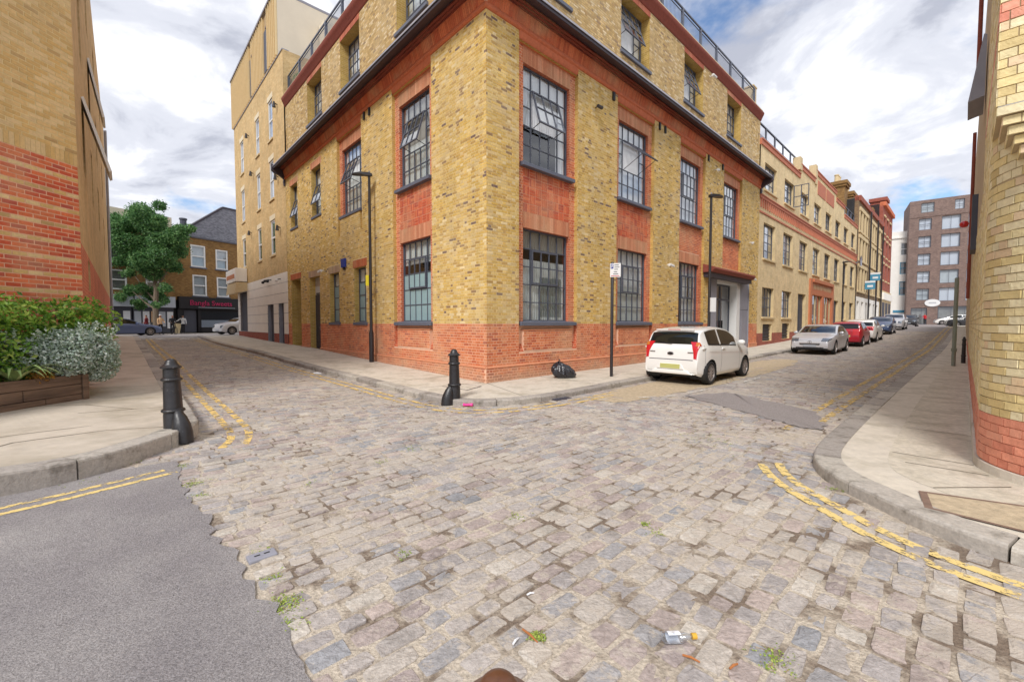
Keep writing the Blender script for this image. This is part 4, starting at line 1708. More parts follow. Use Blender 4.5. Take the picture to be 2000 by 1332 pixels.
for fr, L0 in ((FR, UR), (FL, UL)):
    m = MB()
    m.rings([[fr.pt(L0 + du, o, z) for o, z in ((-.02, 9.1), (.06, 9.1), (.10, 9.3), (.08, 9.45), (.3, 9.6), (.5, 9.65), (.62, 9.75), (.68, 9.8), (.68, 10.1), (-.02, 10.2))] for du in (.0, .16)])
    m.build('gutter_bracket', 'gutter_dark', fac)

# --- upper storey
OU, ZU0, ZU1 = -.06, 10.15, 13.32
wR = [(1.4, 3.35), (6.15, 8.1), (11.0, 12.92), (15.78, 17.7)]
wL = [(2.8, 4.7), (7.62, 9.5), (11.7, 13.65)]
up = MB()
for fr, L0, ws in ((FR, UR, wR), (FL, UL, wL)):
    hs = [(a, b, 11.1, 13.1) for a, b in ws]
    plane_holes(up, fr, 0, L0, ZU0, ZU1, OU, hs, 0)
    BK.wall(fr, -OU, L0, ZU0, ZU1, PAL_UPPER, OU, holes=hs + [(a - .02, b + .02, 13.1, 13.33) for a, b in ws])
    for i, h in enumerate(hs):
        reveal(up, fr, h, OU, -.55, 1)
        lintel(fr, h[0] - .02, h[1] + .02, 13.1, 13.31, OU, pal=[(S(190, 110, 84), 3), (S(178, 98, 74), 2)])
        sill(fr, h[0] - .06, h[1] + .06, 11.1, -.5, .02)
        op = 20 if (fr is FR and i in (1, 2)) else 0
        steel_window(fac, fr, h[0], h[1], 11.12, 13.1, -.45, 4, 4, vent=(0, 3, 0, 3) if op else (1, 4, 1, 3), open_deg=op, behind=[('blind_white', 0, 1, 0, 1)] if i != 0 or fr is FR else [('blind_grey', 0, 1, 0, 1)])
up.build('upper_wall', ['mortar_grey', 'reveal_yellow'], fac, recalc=False)
sweep('parapet_moulding', [(-.3, 13.32), (OU + .02, 13.32), (OU + .06, 13.36), (OU + .08, 13.44), (OU + .10, 13.46), (OU + .14, 13.56), (OU + .16, 13.58), (OU + .20, 13.68), (OU + .2, 13.74), (-.3, 13.74)], 'terracotta_dark')
sweep('parapet_coping', [(-.3, 13.742), (OU + .18, 13.742), (OU + .12, 13.9), (-.3, 13.9)], 'mortar_grey')
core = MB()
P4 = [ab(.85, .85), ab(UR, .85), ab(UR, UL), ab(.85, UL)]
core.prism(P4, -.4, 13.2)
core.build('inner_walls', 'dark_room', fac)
m = MB()
m.prism([ab(.2, .2), ab(UR, .2), ab(UR, UL), ab(.2, UL)], 13.3, 13.8)
m.build('roof', 'lead', fac)
m = MB()
m.fbox(FR, UR - .25, UR - .003, -6, OU - .01, -.3, 13.75)
m.fbox(FL, UL - .25, UL - .003, -6, OU - .01, -.3, 13.75)
m.build('end_wall', 'brick_brownyellow', fac)
BK.build(fac, 300)

# --- roof terrace railing
rl = thing('terrace_railing', 'grey steel railing along the factory roof edge', 'railing', (*ab(.25, .25), 13.9))
m = MB()
b_ = MB()
for fr, L0 in ((FR, UR - .5), (FL, UL)):
    m.fbox(fr, 0.0, L0, -.28, -.22, 15.03, 15.09)
    m.fbox(fr, 0.25, L0, -.265, -.235, 14.88, 14.91)
    m.fbox(fr, 0.25, L0, -.265, -.235, 14.0, 14.03)
    n = int(L0 / .115)
    for i in range(n):
        u = .3 + i * .115
        if u < L0:
            b_.fbox(fr, u - .006, u + .006, -.256, -.244, 14.03, 14.88)
m.build('top_rail', 'rail_metal', rl)
b_.build('railing_bars', 'rail_metal', rl, kind='stuff', uv=False)
for fr, L0 in ((FR, UR - .5), (FL, UL)):
    n = int(round(L0 / 1.9))
    for i in range(n + 1):
        u = .25 + (L0 - .3) * i / n
        p = MB()
        p.fbox(fr, u - .045, u + .045, -.30, -.2, 13.9, 15.03)
        p.build('post', 'rail_metal', rl)

# wall fittings on the factory
def fitting(name, label, cat, build, group=None):
    return build


def cam_on(fr, u, z, mate, label, dirx=1, par='security_camera', o=.02):
    t = thing(par, label, 'camera' if 'camera' in par else 'light', fr.pt(u, o, z))
    m = MB()
    m.tube([fr.pt(u, o - .02, z), fr.pt(u, o + .12, z)], .018, 6)
    m.build('bracket', 'post_black' if mate != 'window_white' else mate, t)
    m = MB()
    m.tube([fr.pt(u - .12 * dirx, o + .15, z - .02), fr.pt(u + .16 * dirx, o + .20, z - .07)], [.06, .05], 10)
    m.build('housing', mate, t)
    return t


cam_on(FR, 4.6, 8.55, 'post_black', 'black spotlight high on the pier between first and second tall bays of right front', -1, 'wall_light')
cam_on(FR, 9.6, 3.95, 'window_white', 'small white floodlight on pier beside the parking sign, second pier of right front', 1, 'wall_light')
cam_on(FR, 19.2, 6.1, 'window_white', 'white camera on last pier above the entrance canopy', -1)
cam_on(FR, 14.2, 8.9, 'window_white', 'white camera under cornice near the street lamp on right front', -1)
cam_on(FR, 19.6, 4.1, 'window_white', 'white floodlight at the far end of the entrance canopy', 1, 'wall_light')
cam_on(FR, 13.5, 13.0, 'window_white', 'white camera under the parapet of upper storey', 1)
cam_on(FL, 11.6, 3.95, 'window_white', 'white camera over the louvred double door', 1)
t = thing('alarm_box', 'small blue alarm box on yellow brick between two narrow windows', 'alarm box', FL.pt(9.2, 0, 3.9))
m = MB()
m.fbox(FL, 9.02, 9.4, .01, .10, 3.86, 4.22)
m.build('cover', 'sign_blue', t, bevel=.01)
m = MB()
m.fbox(FL, 9.12, 9.3, .01, .06, 3.76, 3.855)
m.build('cable_box', 'post_black', t)
for (fr, u, w, lb_) in ((FR, 5.55, .12, 'black vent under cornice beside the spotlight on right front'), (FR, 8.75, .1, 'nearer of the paired black vents under cornice past the second tall window'), (FR, 9.2, .1, 'further of the paired black vents under cornice past the second tall window'),
                       (FR, 13.4, .1, 'black vent under cornice just past the third tall window'), (FR, 15.1, .1, 'black vent under cornice just before the last tall window'),
                       (FL, 6.6, .1, 'nearer of two black vents under the cornice on left front'), (FL, 7.05, .1, 'further of two black vents under the cornice on left front')):
    t = thing('wall_vent', lb_, 'vent', fr.pt(u, 0, 9.1), group='black vents under the cornice')
    m = MB()
    m.fbox(fr, u, u + w, .012, .06, 9.13, 9.40)
    m.build('box', 'plastic_black', t)


# ================================================================== TAN BRICK FLATS UP THE LEFT STREET
nb = thing('tan_brick_flats', 'tan brick flats with white ground floor and seamed metal top storey beside the factory', 'building', (*ab(0, UL), .4))
N0, N1 = UL, 30.35
cols_n = [(19.55, 20.5), (22.75, 23.65), (27.3, 28.3)]
rows_n = [(12.42, 14.72), (8.95, 11.22), (5.66, 7.72)]
hn = [(a, b, c, d) for a, b in cols_n for c, d in rows_n]
m = MB()
plane_holes(m, FL, N0, N1, 4.43, 16.4, 0.01, hn, 0)
for h in hn:
    reveal(m, FL, h, 0.01, -.14, 0)
m.poly([FL.pt(N1, 0.01, -.2), FL.pt(N1, -9, -.2), FL.pt(N1, -9, 16.4), FL.pt(N1, .01, 16.4)])
m.poly([FL.pt(N0 + .01, 0.01, 13.9), FL.pt(N0 + .01, -2.2, 13.9), FL.pt(N0 + .01, -2.2, 16.4), FL.pt(N0 + .01, .01, 16.4)])
m.build('wall', 'brick_tan', nb, recalc=False)
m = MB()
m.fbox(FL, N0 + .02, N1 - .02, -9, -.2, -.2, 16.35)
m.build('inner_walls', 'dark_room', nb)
for i, h in enumerate(hn):
    sash_window(nb, FL, *h, -.05, dark='blind_white' if i % 3 != 2 else 'blind_dim', fw=.09, behind_o=-.08)
    m = MB()
    m.fbox(FL, h[0] - .12, h[1] + .12, 0, .03, h[3], h[3] + .3)
    m.build('lintel', 'lintel_stone', nb)
    m = MB()
    m.fbox(FL, h[0] - .08, h[1] + .08, -.1, .08, h[2] - .1, h[2])
    m.build('sill', 'sill_stone', nb)
# white rendered ground floor with shadow grooves, brick foot below
dn = [(18.0, 19.05, -.2, 3.25), (20.15, 21.55, -.2, 3.25), (27.2, 29.6, 1.0, 4.2)]
zg = [.95, 1.55, 2.13, 2.7, 3.28, 3.86, 4.43]
for k in range(6):
    za_, zb_ = zg[k] + .012, zg[k + 1] - .012
    cuts = sorted([(h[0], h[1]) for h in dn if h[2] < zb_ and h[3] > zb_])
    us_ = [N0] + [q for c in cuts for q in c] + [N1]
    for q in range(0, len(us_), 2):
        m = MB()
        m.fbox(FL, us_[q], us_[q + 1], .0, .035, za_, zb_)
        m.build('render_band', 'render_white', nb)
m = MB()
plane_holes(m, FL, N0, N1, .9, 4.43, .018, dn, 0)
for h in dn:
    reveal(m, FL, h, .035, -.25, 0)
m.build('render_backing', 'metal_grey', nb, recalc=False)
m = MB()
plane_holes(m, FL, N0, N1, -.2, .95, .03, dn, 0)
m.build('brick_foot', 'brick_redterr', nb, recalc=False)
for k, h in enumerate(dn[:2]):
    m = MB()
    m.fbox(FL, h[0], h[1], -.24, -.18, .3, 3.25)
    m.fbox(FL, h[0] + .08, h[1] - .08, -.18, -.16, .5, 2.6)
    d = m.build('door', 'door_slate', nb)
    q = MB()
    q.fquad(FL, h[0] + .1, h[1] - .1, -.15, 2.72, 3.15)
    q.build('pane', 'glass_far', d, recalc=False)
m = MB()
m.fbox(FL, 27.2, 29.6, -.2, -.1, 1.0, 4.2)
m.build('shop_shutter', 'clad_dark', nb)
# seamed metal storey
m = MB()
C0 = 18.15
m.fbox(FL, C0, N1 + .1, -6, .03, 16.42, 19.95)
m.build('metal_storey', 'clad_gold_shaded', nb)
hw = [(20.3, 20.95), (24.0, 24.6)]
for k, (a, b) in enumerate(hw):
    w = MB()
    w.fbox(FL, a, b, .03, .05, 16.6, 19.0)
    w.build('window', 'clad_dark', nb)
    w = MB()
    w.fbox(FL, a - .25, a, .03, .12, 18.9, 19.0)
    w.build('window_head', 'rust_brown', nb)
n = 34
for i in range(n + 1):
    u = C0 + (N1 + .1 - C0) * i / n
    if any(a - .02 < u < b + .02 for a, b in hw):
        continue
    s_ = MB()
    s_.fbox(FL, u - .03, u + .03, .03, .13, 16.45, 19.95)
    s_.build('cladding_rib', 'clad_gold_lit', nb, uv=False)
m = MB()
m.fbox(FL, C0 - .05, N1 + .2, -6, .17, 19.95, 20.08)
m.fbox(FL, N0 + .02, N1 + .05, -.3, .05, 16.40, 16.46)
m.build('roof_edge', 'lead', nb)
# rendered side wall standing over the factory roof, dark clad box beyond
m = MB()
m.fbox(FL, C0 - .04, C0 - .002, -6, .02, 16.3, 19.94)
m.fbox(FL, N0 + .012, C0 - .1, -12, -2.2, 13.8, 19.0)
m.build('side_wall', 'render_cream', nb)
m = MB()
m.fbox(FL, 15.6, N0 + .0, -7.5, -3.6, 15.75, 19.5)
m.build('roof_cabin', 'clad_dark', nb)
for i in range(7):
    s_ = MB()
    s_.fbox(FL, 15.56, 15.6, -3.8 - i * .55, -3.76 - i * .55, 15.8, 19.5)
    s_.build('cladding_rib', 'clad_dark', nb, uv=False)
# corner shop sign box and lanterns
t = thing('shop_sign_box', 'white projecting sign box at the far corner of the tan flats', 'sign', FL.pt(29.5, 0, 4.4))
m = MB()
m.fbox(FL, 27.0, 30.6, .04, .75, 4.55, 5.5)
m.build('box', 'render_white', t, bevel=.02)
m = MB()
m.fbox(FL, 27.4, 30.3, .755, .765, 4.8, 5.1)
m.build('lettering_band', 'lintel', t)
m = MB()
m.hexa([FL.pt(27.0, .04, 3.9), FL.pt(30.4, .04, 3.9), FL.pt(30.4, .8, 3.7), FL.pt(27.0, .8, 3.7), FL.pt(27.0, .04, 4.5), FL.pt(30.4, .04, 4.5), FL.pt(30.4, .7, 4.5), FL.pt(27.0, .7, 4.5)])
m.build('awning_case', 'sill_stone', t)
for i, (u, z) in enumerate(((18.6, 9.9), (18.4, 7.0), (24.5, 11.6), (25.4, 7.8), (18.5, 13.9), (25.5, 14.4))):
    t = thing('wall_lamp', ['dark wall lamp on tan brick at second-floor level next to factory gutter', 'dark wall lamp on tan brick just over the pair of black vents slots', 'dark wall lamp between middle and far window columns, second floor', 'dark wall lamp between middle and far window columns, first floor', 'topmost dark wall lamp close to the factory parapet', 'dark wall lamp near the far edge just below the metal storey'][i], 'lamp', FL.pt(u, 0, z), group='wall lamps on the tan flats')
    m = MB()
    m.tube([FL.pt(u, .02, z), FL.pt(u, .16, z + .05)], .03, 6)
    m.build('arm', 'post_black', t)
    m = MB()
    m.tube([FL.pt(u, .18, z + .12), FL.pt(u, .18, z - .18)], [.05, .10], 8)
    m.build('shade', 'post_black', t)
for i, (u, z) in enumerate(((21.6, 4.1), (21.1, 4.15), (20.5, 4.1), (18.5, 4.0))):
    t = thing('security_camera', ['leftmost dome camera on the white render above the doors', 'second dome camera on the white render above the doors', 'third dome camera on the white render above the doors', 'white camera on the white render nearest the factory'][i], 'camera', FL.pt(u, .04, z), group='cameras on the white render')
    m = MB()
    m.tube([FL.pt(u, .04, z + .1), FL.pt(u, .22, z + .06)], .03, 6)
    m.build('bracket', 'post_black', t)
    m = MB()
    m.ball(FL.pt(u, .25, z), .09, 6)
    m.build('dome', 'plastic_black' if i < 3 else 'window_white', t, smooth=True)

# ================================================================== CREAM BRICK WORKSHOP UP THE RIGHT STREET
cw = thing('cream_workshop', 'three-storey cream brick workshop with red dentil band up the right street', 'building', (*ab(UR, 0), .2))
W0, W1 = UR, 53.5
bx = [(21.65 + 4.07 * k, 23.95 + 4.07 * k) for k in range(8)]
ht = [(a, b, 9.6, 11.2) for a, b in bx]
hm = [(a, b, 5.5, 7.65) for a, b in bx]
hg = [(bx[k][0], bx[k][1], 1.95, 3.76) for k in (0, 1, 6, 7)]
hd = [(29.75, 32.0, .2, 3.76), (32.9, 41.7, .2, 5.1), (42.2, 44.4, .5, 3.72)]
grid_h = [(21.9, 23.7, .45, 1.5), (25.95, 27.75, .5, 1.55)]
hs = ht + hm + hg + hd + grid_h
m = MB()
plane_holes(m, FR, W0, W1, .95, 12.3, 0.0, hs, 0)
plane_holes(m, FR, W0, W1, -.3, .95, 0.0, hs, 1)
for h in hs:
    reveal(m, FR, h, 0, -.3, 0)
for (a, b, z) in ((29.4, 34.0, 13.0), (34.0, 42.0, 13.7), (42.0, 46.0, 13.1)):
    m.fquad(FR, a, b, 0, 12.3, z, 0)
m.build('wall', ['brick_cream', 'brick_redterr'], cw, recalc=False)
m = MB()
m.fbox(FR, W0, W1, -9, -.5, -.3, 12.2)
m.build('inner_walls', 'dark_room', cw)
for (a, b, z) in ((W0, 29.4, 12.3), (29.4, 34.0, 13.0), (34.0, 42.0, 13.7), (42.0, 46.0, 13.1), (46.0, W1, 12.3)):
    m = MB()
    m.fbox(FR, a, b, -.35, .06, z - .28, z)
    m.fbox(FR, a, b, -.4, .10, z, z + .07)
    m.build('parapet_coping', 'terracotta_soft', cw)
for (a, b) in ((34.8, 37.6), (37.9, 41.0)):
    m = MB()
    m.fbox(FR, a, b, 0, .03, 12.0, 13.1)
    m.build('red_panel', 'terracotta_soft', cw)
for u in (29.4, 34.0):
    m = MB()
    m.fbox(FR, u - .3, u + .3, -.4, .08, 12.6, 13.5 if u < 30 else 14.1)
    m.build('parapet_pier', 'sill_stone', cw)
m = MB()
m.fbox(FR, W0, W1, .002, .09, 8.92, 9.08)
m.fbox(FR, W0, W1, .002, .13, 9.08, 9.14)
m.build('dentil_band', 'terracotta_soft', cw)
m = MB()
m.fbox(FR, W0, W1, .002, .05, 8.1, 8.2)
m.build('string_course', 'terracotta_soft', cw)
nd = 80
for i in range(nd):
    u = W0 + .2 + (W1 - W0 - .4) * i / (nd - 1)
    s_ = MB()
    s_.fbox(FR, u - .06, u + .06, .002, .07, 8.42, 8.92)
    s_.fbox(FR, u + .06, u + .20, .002, .06, 8.78, 8.92)
    s_.build('dentil', 'terracotta_soft', cw, uv=False)
for i, h in enumerate(ht):
    steel_window(cw, FR, h[0], h[1], h[2], h[3], -.2, 3, 3, behind=[('blind_white' if i < 4 else 'blind_dim', 0, 1, .0, 1)], glass='glass_far', bar=.05, panes=i < 4)
    sill(FR, h[0] - .1, h[1] + .1, h[2], -.2, .1, cw, 'sill_stone')
for i, h in enumerate(hm):
    steel_window(cw, FR, h[0], h[1], h[2], h[3], -.2, 3, 4, behind=[('blind_white' if i < 4 else 'blind_dim', 0, 1, .45, 1), ('blind_dim', 0, 1, 0, .45)], glass='glass_far', bar=.05, panes=i < 4)
    sill(FR, h[0] - .1, h[1] + .1, h[2], -.2, .1, cw, 'sill_stone')
for i, h in enumerate(hg):
    steel_window(cw, FR, h[0], h[1], h[2], h[3], -.2, 4, 3, behind=[('blind_dim', 0, 1, 0, 1)], glass='glass_far', bar=.06)
    sill(FR, h[0] - .1, h[1] + .1, h[2], -.2, .1, cw, 'sill_stone')
for h in grid_h:
    m = MB()
    m.fbox(FR, h[0], h[1], -.25, -.2, h[2], h[3])
    gr = m.build('cellar_grille', 'door_slate', cw)
    for k in range(5):
        q = MB()
        z = h[2] + .08 + k * .2
        q.fbox(FR, h[0], h[1], -.2, -.12, z, z + .07)
        q.build('bar', 'door_slate', gr, uv=False)
# open casement on the second top window
m = MB()
for (a, b, c, d) in ((0, .9, 9.65, 9.7), (0, .9, 11.1, 11.15), (0, .05, 9.7, 11.1), (.85, .9, 9.7, 11.1), (.42, .47, 9.7, 11.1), (.05, .85, 10.35, 10.4)):
    m.fbox(Fr(FR.O + FR.d * 27.9, nR, dR), a, b, 0, .04, c, d)
m.build('open_casement', 'window_steel', cw)
# doors and the orange shop front
m = MB()
m.fbox(FR, 29.8, 31.95, -.3, -.2, .2, 3.76)
m.fbox(FR, 29.9, 30.8, -.2, -.17, .4, 2.7)
m.fbox(FR, 30.95, 31.85, -.2, -.17, .4, 2.7)
m.build('door', 'door_slate', cw)
m = MB()
m.fbox(FR, 42.2, 44.4, -.3, -.2, .5, 3.72)
m.fbox(FR, 42.4, 43.2, -.2, -.17, .7, 3.0)
m.fbox(FR, 43.4, 44.2, -.2, -.17, .7, 3.0)
m.build('door', 'door_slate', cw)
sf = MB()
for (a, b, c, d) in ((32.9, 33.6, .3, 5.1), (37.1, 37.8, .3, 4.0), (41.0, 41.7, .3, 5.1), (33.6, 41.0, 3.85, 4.15), (33.6, 41.0, .3, 1.5)):
    sf.fbox(FR, a, b, -.25, .10, c, d)
sf.fbox(FR, 33.6, 41.0, -.25, .06, 4.15, 4.85)
sf.fbox(FR, 33.6, 41.0, -.25, .22, 4.85, 5.1)
front = sf.build('shop_front', 'shop_orange', cw)
for i in range(13):
    q = MB()
    u = 34.2 + i * .52
    z = 4.5 + (.08 if i == 6 else 0)
    q.rings([[FR.pt(u + r * math.cos(t_), .075, z + r * 1.6 * math.sin(t_)) for t_ in np.linspace(0, 2 * math.pi, 9)[:-1]] for r in (.14, .01)], cap=False)
    q.build('fascia_ornament', 'sill_stone', front, uv=False)
for (a, b) in ((33.6, 37.1), (37.8, 41.0)):
    q = MB()
    q.fquad(FR, a, b, -.1, 1.5, 3.85)
    q.build('pane', 'glass_far', front, recalc=False)
    q = MB()
    q.fquad(FR, a, a + (b - a) * .65, -.5, 1.5, 3.85)
    q.build('blind', 'blind_white', front, recalc=False)
    q = MB()
    for uu in (a + .05, (a + b) / 2, b - .12):
        q.fbox(FR, uu, uu + .1, -.12, -.05, 1.5, 3.85)
    q.build('glazing_bar', 'sill_stone', front)
# roof screens
for (a, b, z) in ((W0 + .1, 33.6, 12.4), (46.2, W1, 12.4)):
    m = MB()
    m.fbox(FR, a, b, -.35, -.3, z, z + .55)
    rs = m.build('roof_screen', 'metal_grey', cw)
    q = MB()
    q.fbox(FR, a, b, -.37, -.28, z + 1.15, z + 1.22)
    q.build('rail', 'rail_metal', rs)
    for i in range(int((b - a) / 1.8) + 1):
        q = MB()
        u = a + i * 1.8
        q.fbox(FR, u, u + .09, -.37, -.28, z, z + 1.15)
        q.build('post', 'rail_metal', rs)

# ================================================================== TERRACE, RED HOUSE
tr = thing('brown_terrace', 'dark brown brick terrace with white window surrounds beyond the cream workshop', 'building', (*ab(W1, 0), 1.1))
T0, T1 = 53.5, 72.6
tu = [(T0 + .9 + 2.1 * k + (1.2 if k > 2 else 0) + (1.2 if k > 5 else 0), T0 + .9 + 2.1 * k + 1.15 + (1.2 if k > 2 else 0) + (1.2 if k > 5 else 0)) for k in range(8)]
tz = [(12.0, 14.2), (8.8, 11.2), (5.3, 7.9)]
m = MB()
hT = [(a, b, c, d) for a, b in tu for c, d in tz]
plane_holes(m, FR, T0, T1, 4.6, 15.6, 0.05, hT, 0)
for h in hT:
    reveal(m, FR, h, .05, -.2, 0)
m.poly([FR.pt(T0, .05, 12), FR.pt(T0, -8, 12), FR.pt(T0, -8, 15.6), FR.pt(T0, .05, 15.6)])
m.build('wall', 'brick_brown', tr, recalc=False)
m = MB()
m.fbox(FR, T0, T1, -9, -.3, .5, 15.5)
m.build('inner_walls', 'dark_room', tr)
for h in hT:
    m = MB()
    m.fbox(FR, h[0] - .28, h[0], .05, .14, h[2], h[3])
    m.fbox(FR, h[1], h[1] + .28, .05, .14, h[2], h[3])
    m.fbox(FR, h[0] - .35, h[1] + .35, .05, .2, h[3], h[3] + .4)
    m.fbox(FR, h[0] - .35, h[1] + .35, .05, .2, h[2] - .2, h[2])
    m.build('window_surround', 'sill_stone', tr)
    sash_window(tr, FR, *h, -.1, dark='blind_dim', fw=.09)
m = MB()
m.fbox(FR, T0, T1, -.3, .25, 15.2, 15.75)
m.build('cornice', 'brick_redterr', tr)
m = MB()
hGt = [(T0 + .6 + 3.1 * k, T0 + 2.2 + 3.1 * k, 1.0, 4.1) for k in range(6)]
plane_holes(m, FR, T0, T1, .5, 4.6, .08, hGt, 0)
for h in hGt:
    reveal(m, FR, h, .08, -.3, 0)
m.build('white_ground_floor', 'render_white', tr, recalc=False)
for k, h in enumerate(hGt):
    m = MB()
    m.fbox(FR, h[0], h[1], -.3, -.2, h[2], h[3])
    m.build('door' if k % 2 else 'shop_window', 'door_slate' if k % 2 else 'clad_dark', tr)
for u in (61.0, 67.2, 72.4):
    m = MB()
    m.fbox(FR, u - .08, u + .08, .21, .36, 1.2, 15.2)
    m.build('downpipe', 'post_black', tr)
for (u, w, top) in ((52.0, 1.8, 17.3), (56.3, 4.4, 17.0), (71.0, 2.4, 17.8)):
    m = MB()
    m.fbox(FR, u, u + w, -2.6, -1.0, 12.0, top - .6)
    m.fbox(FR, u - .15, u + w + .15, -2.75, -.85, top - .6, top - .35)
    m.fbox(FR, u - .25, u + w + .25, -2.85, -.75, top - .35, top)
    ch = m.build('chimney', 'brick_brownyellow', tr)
    for k in range(3):
        q = MB()
        x, y, _ = FR.pt(u + w * (k + .5) / 3, -1.8, 0)
        q.lathe(x, y, [(.22, top), (.18, top + .7), (.24, top + .75), (.22, top + .85)], 8)
        q.build('chimney_pot', 'sill_stone', ch)
m = MB()
ax_, ay_, _ = FR.pt(66.5, -1.5, 0)
m.tube([(ax_, ay_, 15.5), (ax_, ay_, 18.6)], .03, 5)
for z in (18.1, 18.4):
    m.tube([(ax_ - .5, ay_, z), (ax_ + .5, ay_ + .2, z)], .02, 4)
m.build('aerial', 'post_black', tr)

rh = thing('red_corner_house', 'tall narrow red brick house at the far end of brown terrace', 'building', (*ab(T1, 0), 1.3))
H0, H1 = 72.6, 84.0
hH = [(a, a + 1.2, c, d) for a in (74.0, 77.4, 80.8) for c, d in ((7.9, 10.2), (11.3, 13.6), (14.6, 16.9))]
m = MB()
plane_holes(m, FR, H0, H1, 6.3, 18.6, .15, hH, 0)
for h in hH:
    reveal(m, FR, h, .15, -.1, 0)
m.poly([FR.pt(H0, .15, 15), FR.pt(H0, -9, 15), FR.pt(H0, -9, 18.6), FR.pt(H0, .15, 18.6)])
m.build('wall', 'brick_redterr', rh, recalc=False)
m = MB()
m.fbox(FR, H0, H1, -9, -.25, .5, 18.5)
m.build('inner_walls', 'dark_room', rh)
for h in hH:
    sash_window(rh, FR, *h, 0.0, dark='blind_dim', fw=.1)
    m = MB()
    m.fbox(FR, h[0] - .25, h[1] + .25, .15, .25, h[3], h[3] + .25)
    m.fbox(FR, h[0] - .25, h[1] + .25, .15, .25, h[2] - .2, h[2])
    m.build('stone_band', 'sill_stone', rh)
m = MB()
m.fbox(FR, H0, H1, -.2, .45, 18.2, 18.75)
m.build('cornice', 'terracotta', rh)
m = MB()
m.fbox(FR, 80.5, 83.2, -2.2, -.4, 18.6, 20.6)
m.fbox(FR, 80.2, 83.5, -2.4, -.2, 20.6, 21.1)
m.build('chimney', 'brick_redterr', rh)
m = MB()
m.fbox(FR, H0, H1, -.2, .3, .6, 6.3)
m.build('shop_floor', 'sill_stone', rh)
m = MB()
m.fbox(FR, H0 + .4, H1 - .3, .3, .5, 5.0, 6.0)
m.build('fascia', 'render_white', rh)
for k in range(3):
    m = MB()
    m.fbox(FR, H0 + .8 + k * 3.6, H0 + 3.4 + k * 3.6, .3, .34, 1.4, 4.6)
    m.build('shop_window', 'clad_dark', rh)


# ================================================================== FAR WHITE BUILDING AND BROWN BLOCK
def pxy(px, depth):
    return np.array([(px - 1000) / FPX * depth, depth])


FB = Fr(pxy(1768, 73), np.array([.795, -.606]), np.array([-.606, -.795]))
blk = thing('brown_block', 'modern brown brick apartment block closing the end of right street', 'building', (*FB.O, 1.5))
rowz = [2.0 + 2.95 * k for k in range(1, 7)]
hB = []
for k, z in enumerate(rowz):
    if k < 5:
        hB += [(1.2, 2.75, z + .55, z + 2.45), (3.95, 6.15, z + .35, z + 2.55), (7.0, 9.2, z + .35, z + 2.55), (10.4, 12.6, z + .35, z + 2.55)]
    else:
        hB += [(1.4, 3.0, z + .5, z + 2.1), (5.4, 6.5, z + .5, z + 2.1), (7.2, 9.0, z + .5, z + 2.1)]
hB += [(.6, 2.6, 1.4, 4.2), (3.9, 8.6, 1.4, 4.4)]
m = MB()
plane_holes(m, FB, 0, 16, 1.0, 22.3, 0, hB, 0)
for h in hB:
    reveal(m, FB, h, 0, -.25, 0)
m.poly([FB.pt(0, 0, 1), FB.pt(0, -8, 1), FB.pt(0, -8, 22.3), FB.pt(0, 0, 22.3)])
m.build('wall', 'brick_block', blk, recalc=False)
m = MB()
m.fbox(FB, .02, 16, -8, -.6, 1, 22.2)
m.build('inner_walls', 'dark_room', blk)
m = MB()
m.fbox(FB, -.05, 16, .002, .08, 19.45, 19.6)
m.build('string_course', 'brick_block', blk)
for i, h in enumerate(hB[:-2]):
    sash_window(blk, FB, *h, -.15, frame='window_steel', dark='blind_white' if (i * 7) % 5 else 'blind_grey', fw=.07, mid=h[1] - h[0] < 1.8, vbars=1, glass='glass_far', behind_o=-.25)
for h in hB[-2:]:
    sash_window(blk, FB, *h, -.15, frame='window_steel', dark='blind_dim', fw=.1, mid=False, vbars=2, glass='glass_far', behind_o=-.4)
t = thing('oval_sign', 'white oval shop sign on the brown block', 'sign', FB.pt(3.2, .1, 4.9))
m = MB()
m.rings([[FB.pt(3.2 + .95 * math.cos(a), o, 5.0 + .62 * math.sin(a)) for a in np.linspace(0, 2 * math.pi, 25)[:-1]] for o in (.02, .14)])
m.build('board', 'sign_white', t)
m = MB()
m.fbox(FB, 2.75, 3.65, .145, .15, 4.95, 5.08)
m.build('lettering_band', 'plate_grey', t)

FW = Fr(pxy(1738, 76), np.array([.80, -.60]), np.array([-.60, -.80]))
wb = thing('white_building', 'white rendered building with blue windows between red house and brown block', 'building', (*FW.O, 1.5))
hW = [(1.0, 2.0, 6.6, 9.0), (1.0, 2.0, 10.3, 12.4), (1.0, 2.0, 13.6, 15.8), (.8, 2.2, 1.2, 3.2)]
m = MB()
plane_holes(m, FW, -3, 2.9, 1, 17.8, 0, hW, 0)
for h in hW:
    reveal(m, FW, h, 0, -.2, 0)
m.build('wall', 'render_white', wb, recalc=False)
m = MB()
m.fbox(FW, -3, 2.9, -6, -.4, 1, 17.7)
m.build('inner_walls', 'dark_room', wb)
for i, h in enumerate(hW):
    sash_window(wb, FW, *h, -.1, frame='agent_blue' if i < 2 else 'window_white', dark='blind_dim', fw=.12)
m = MB()
m.fbox(FW, -3, 2.95, -.1, .2, 16.6, 16.85)
m.build('cornice', 'render_white', wb)
m = MB()
m.fbox(FW, .3, 2.6, .02, .1, 3.5, 3.9)
m.build('fascia', 'agent_blue', wb)

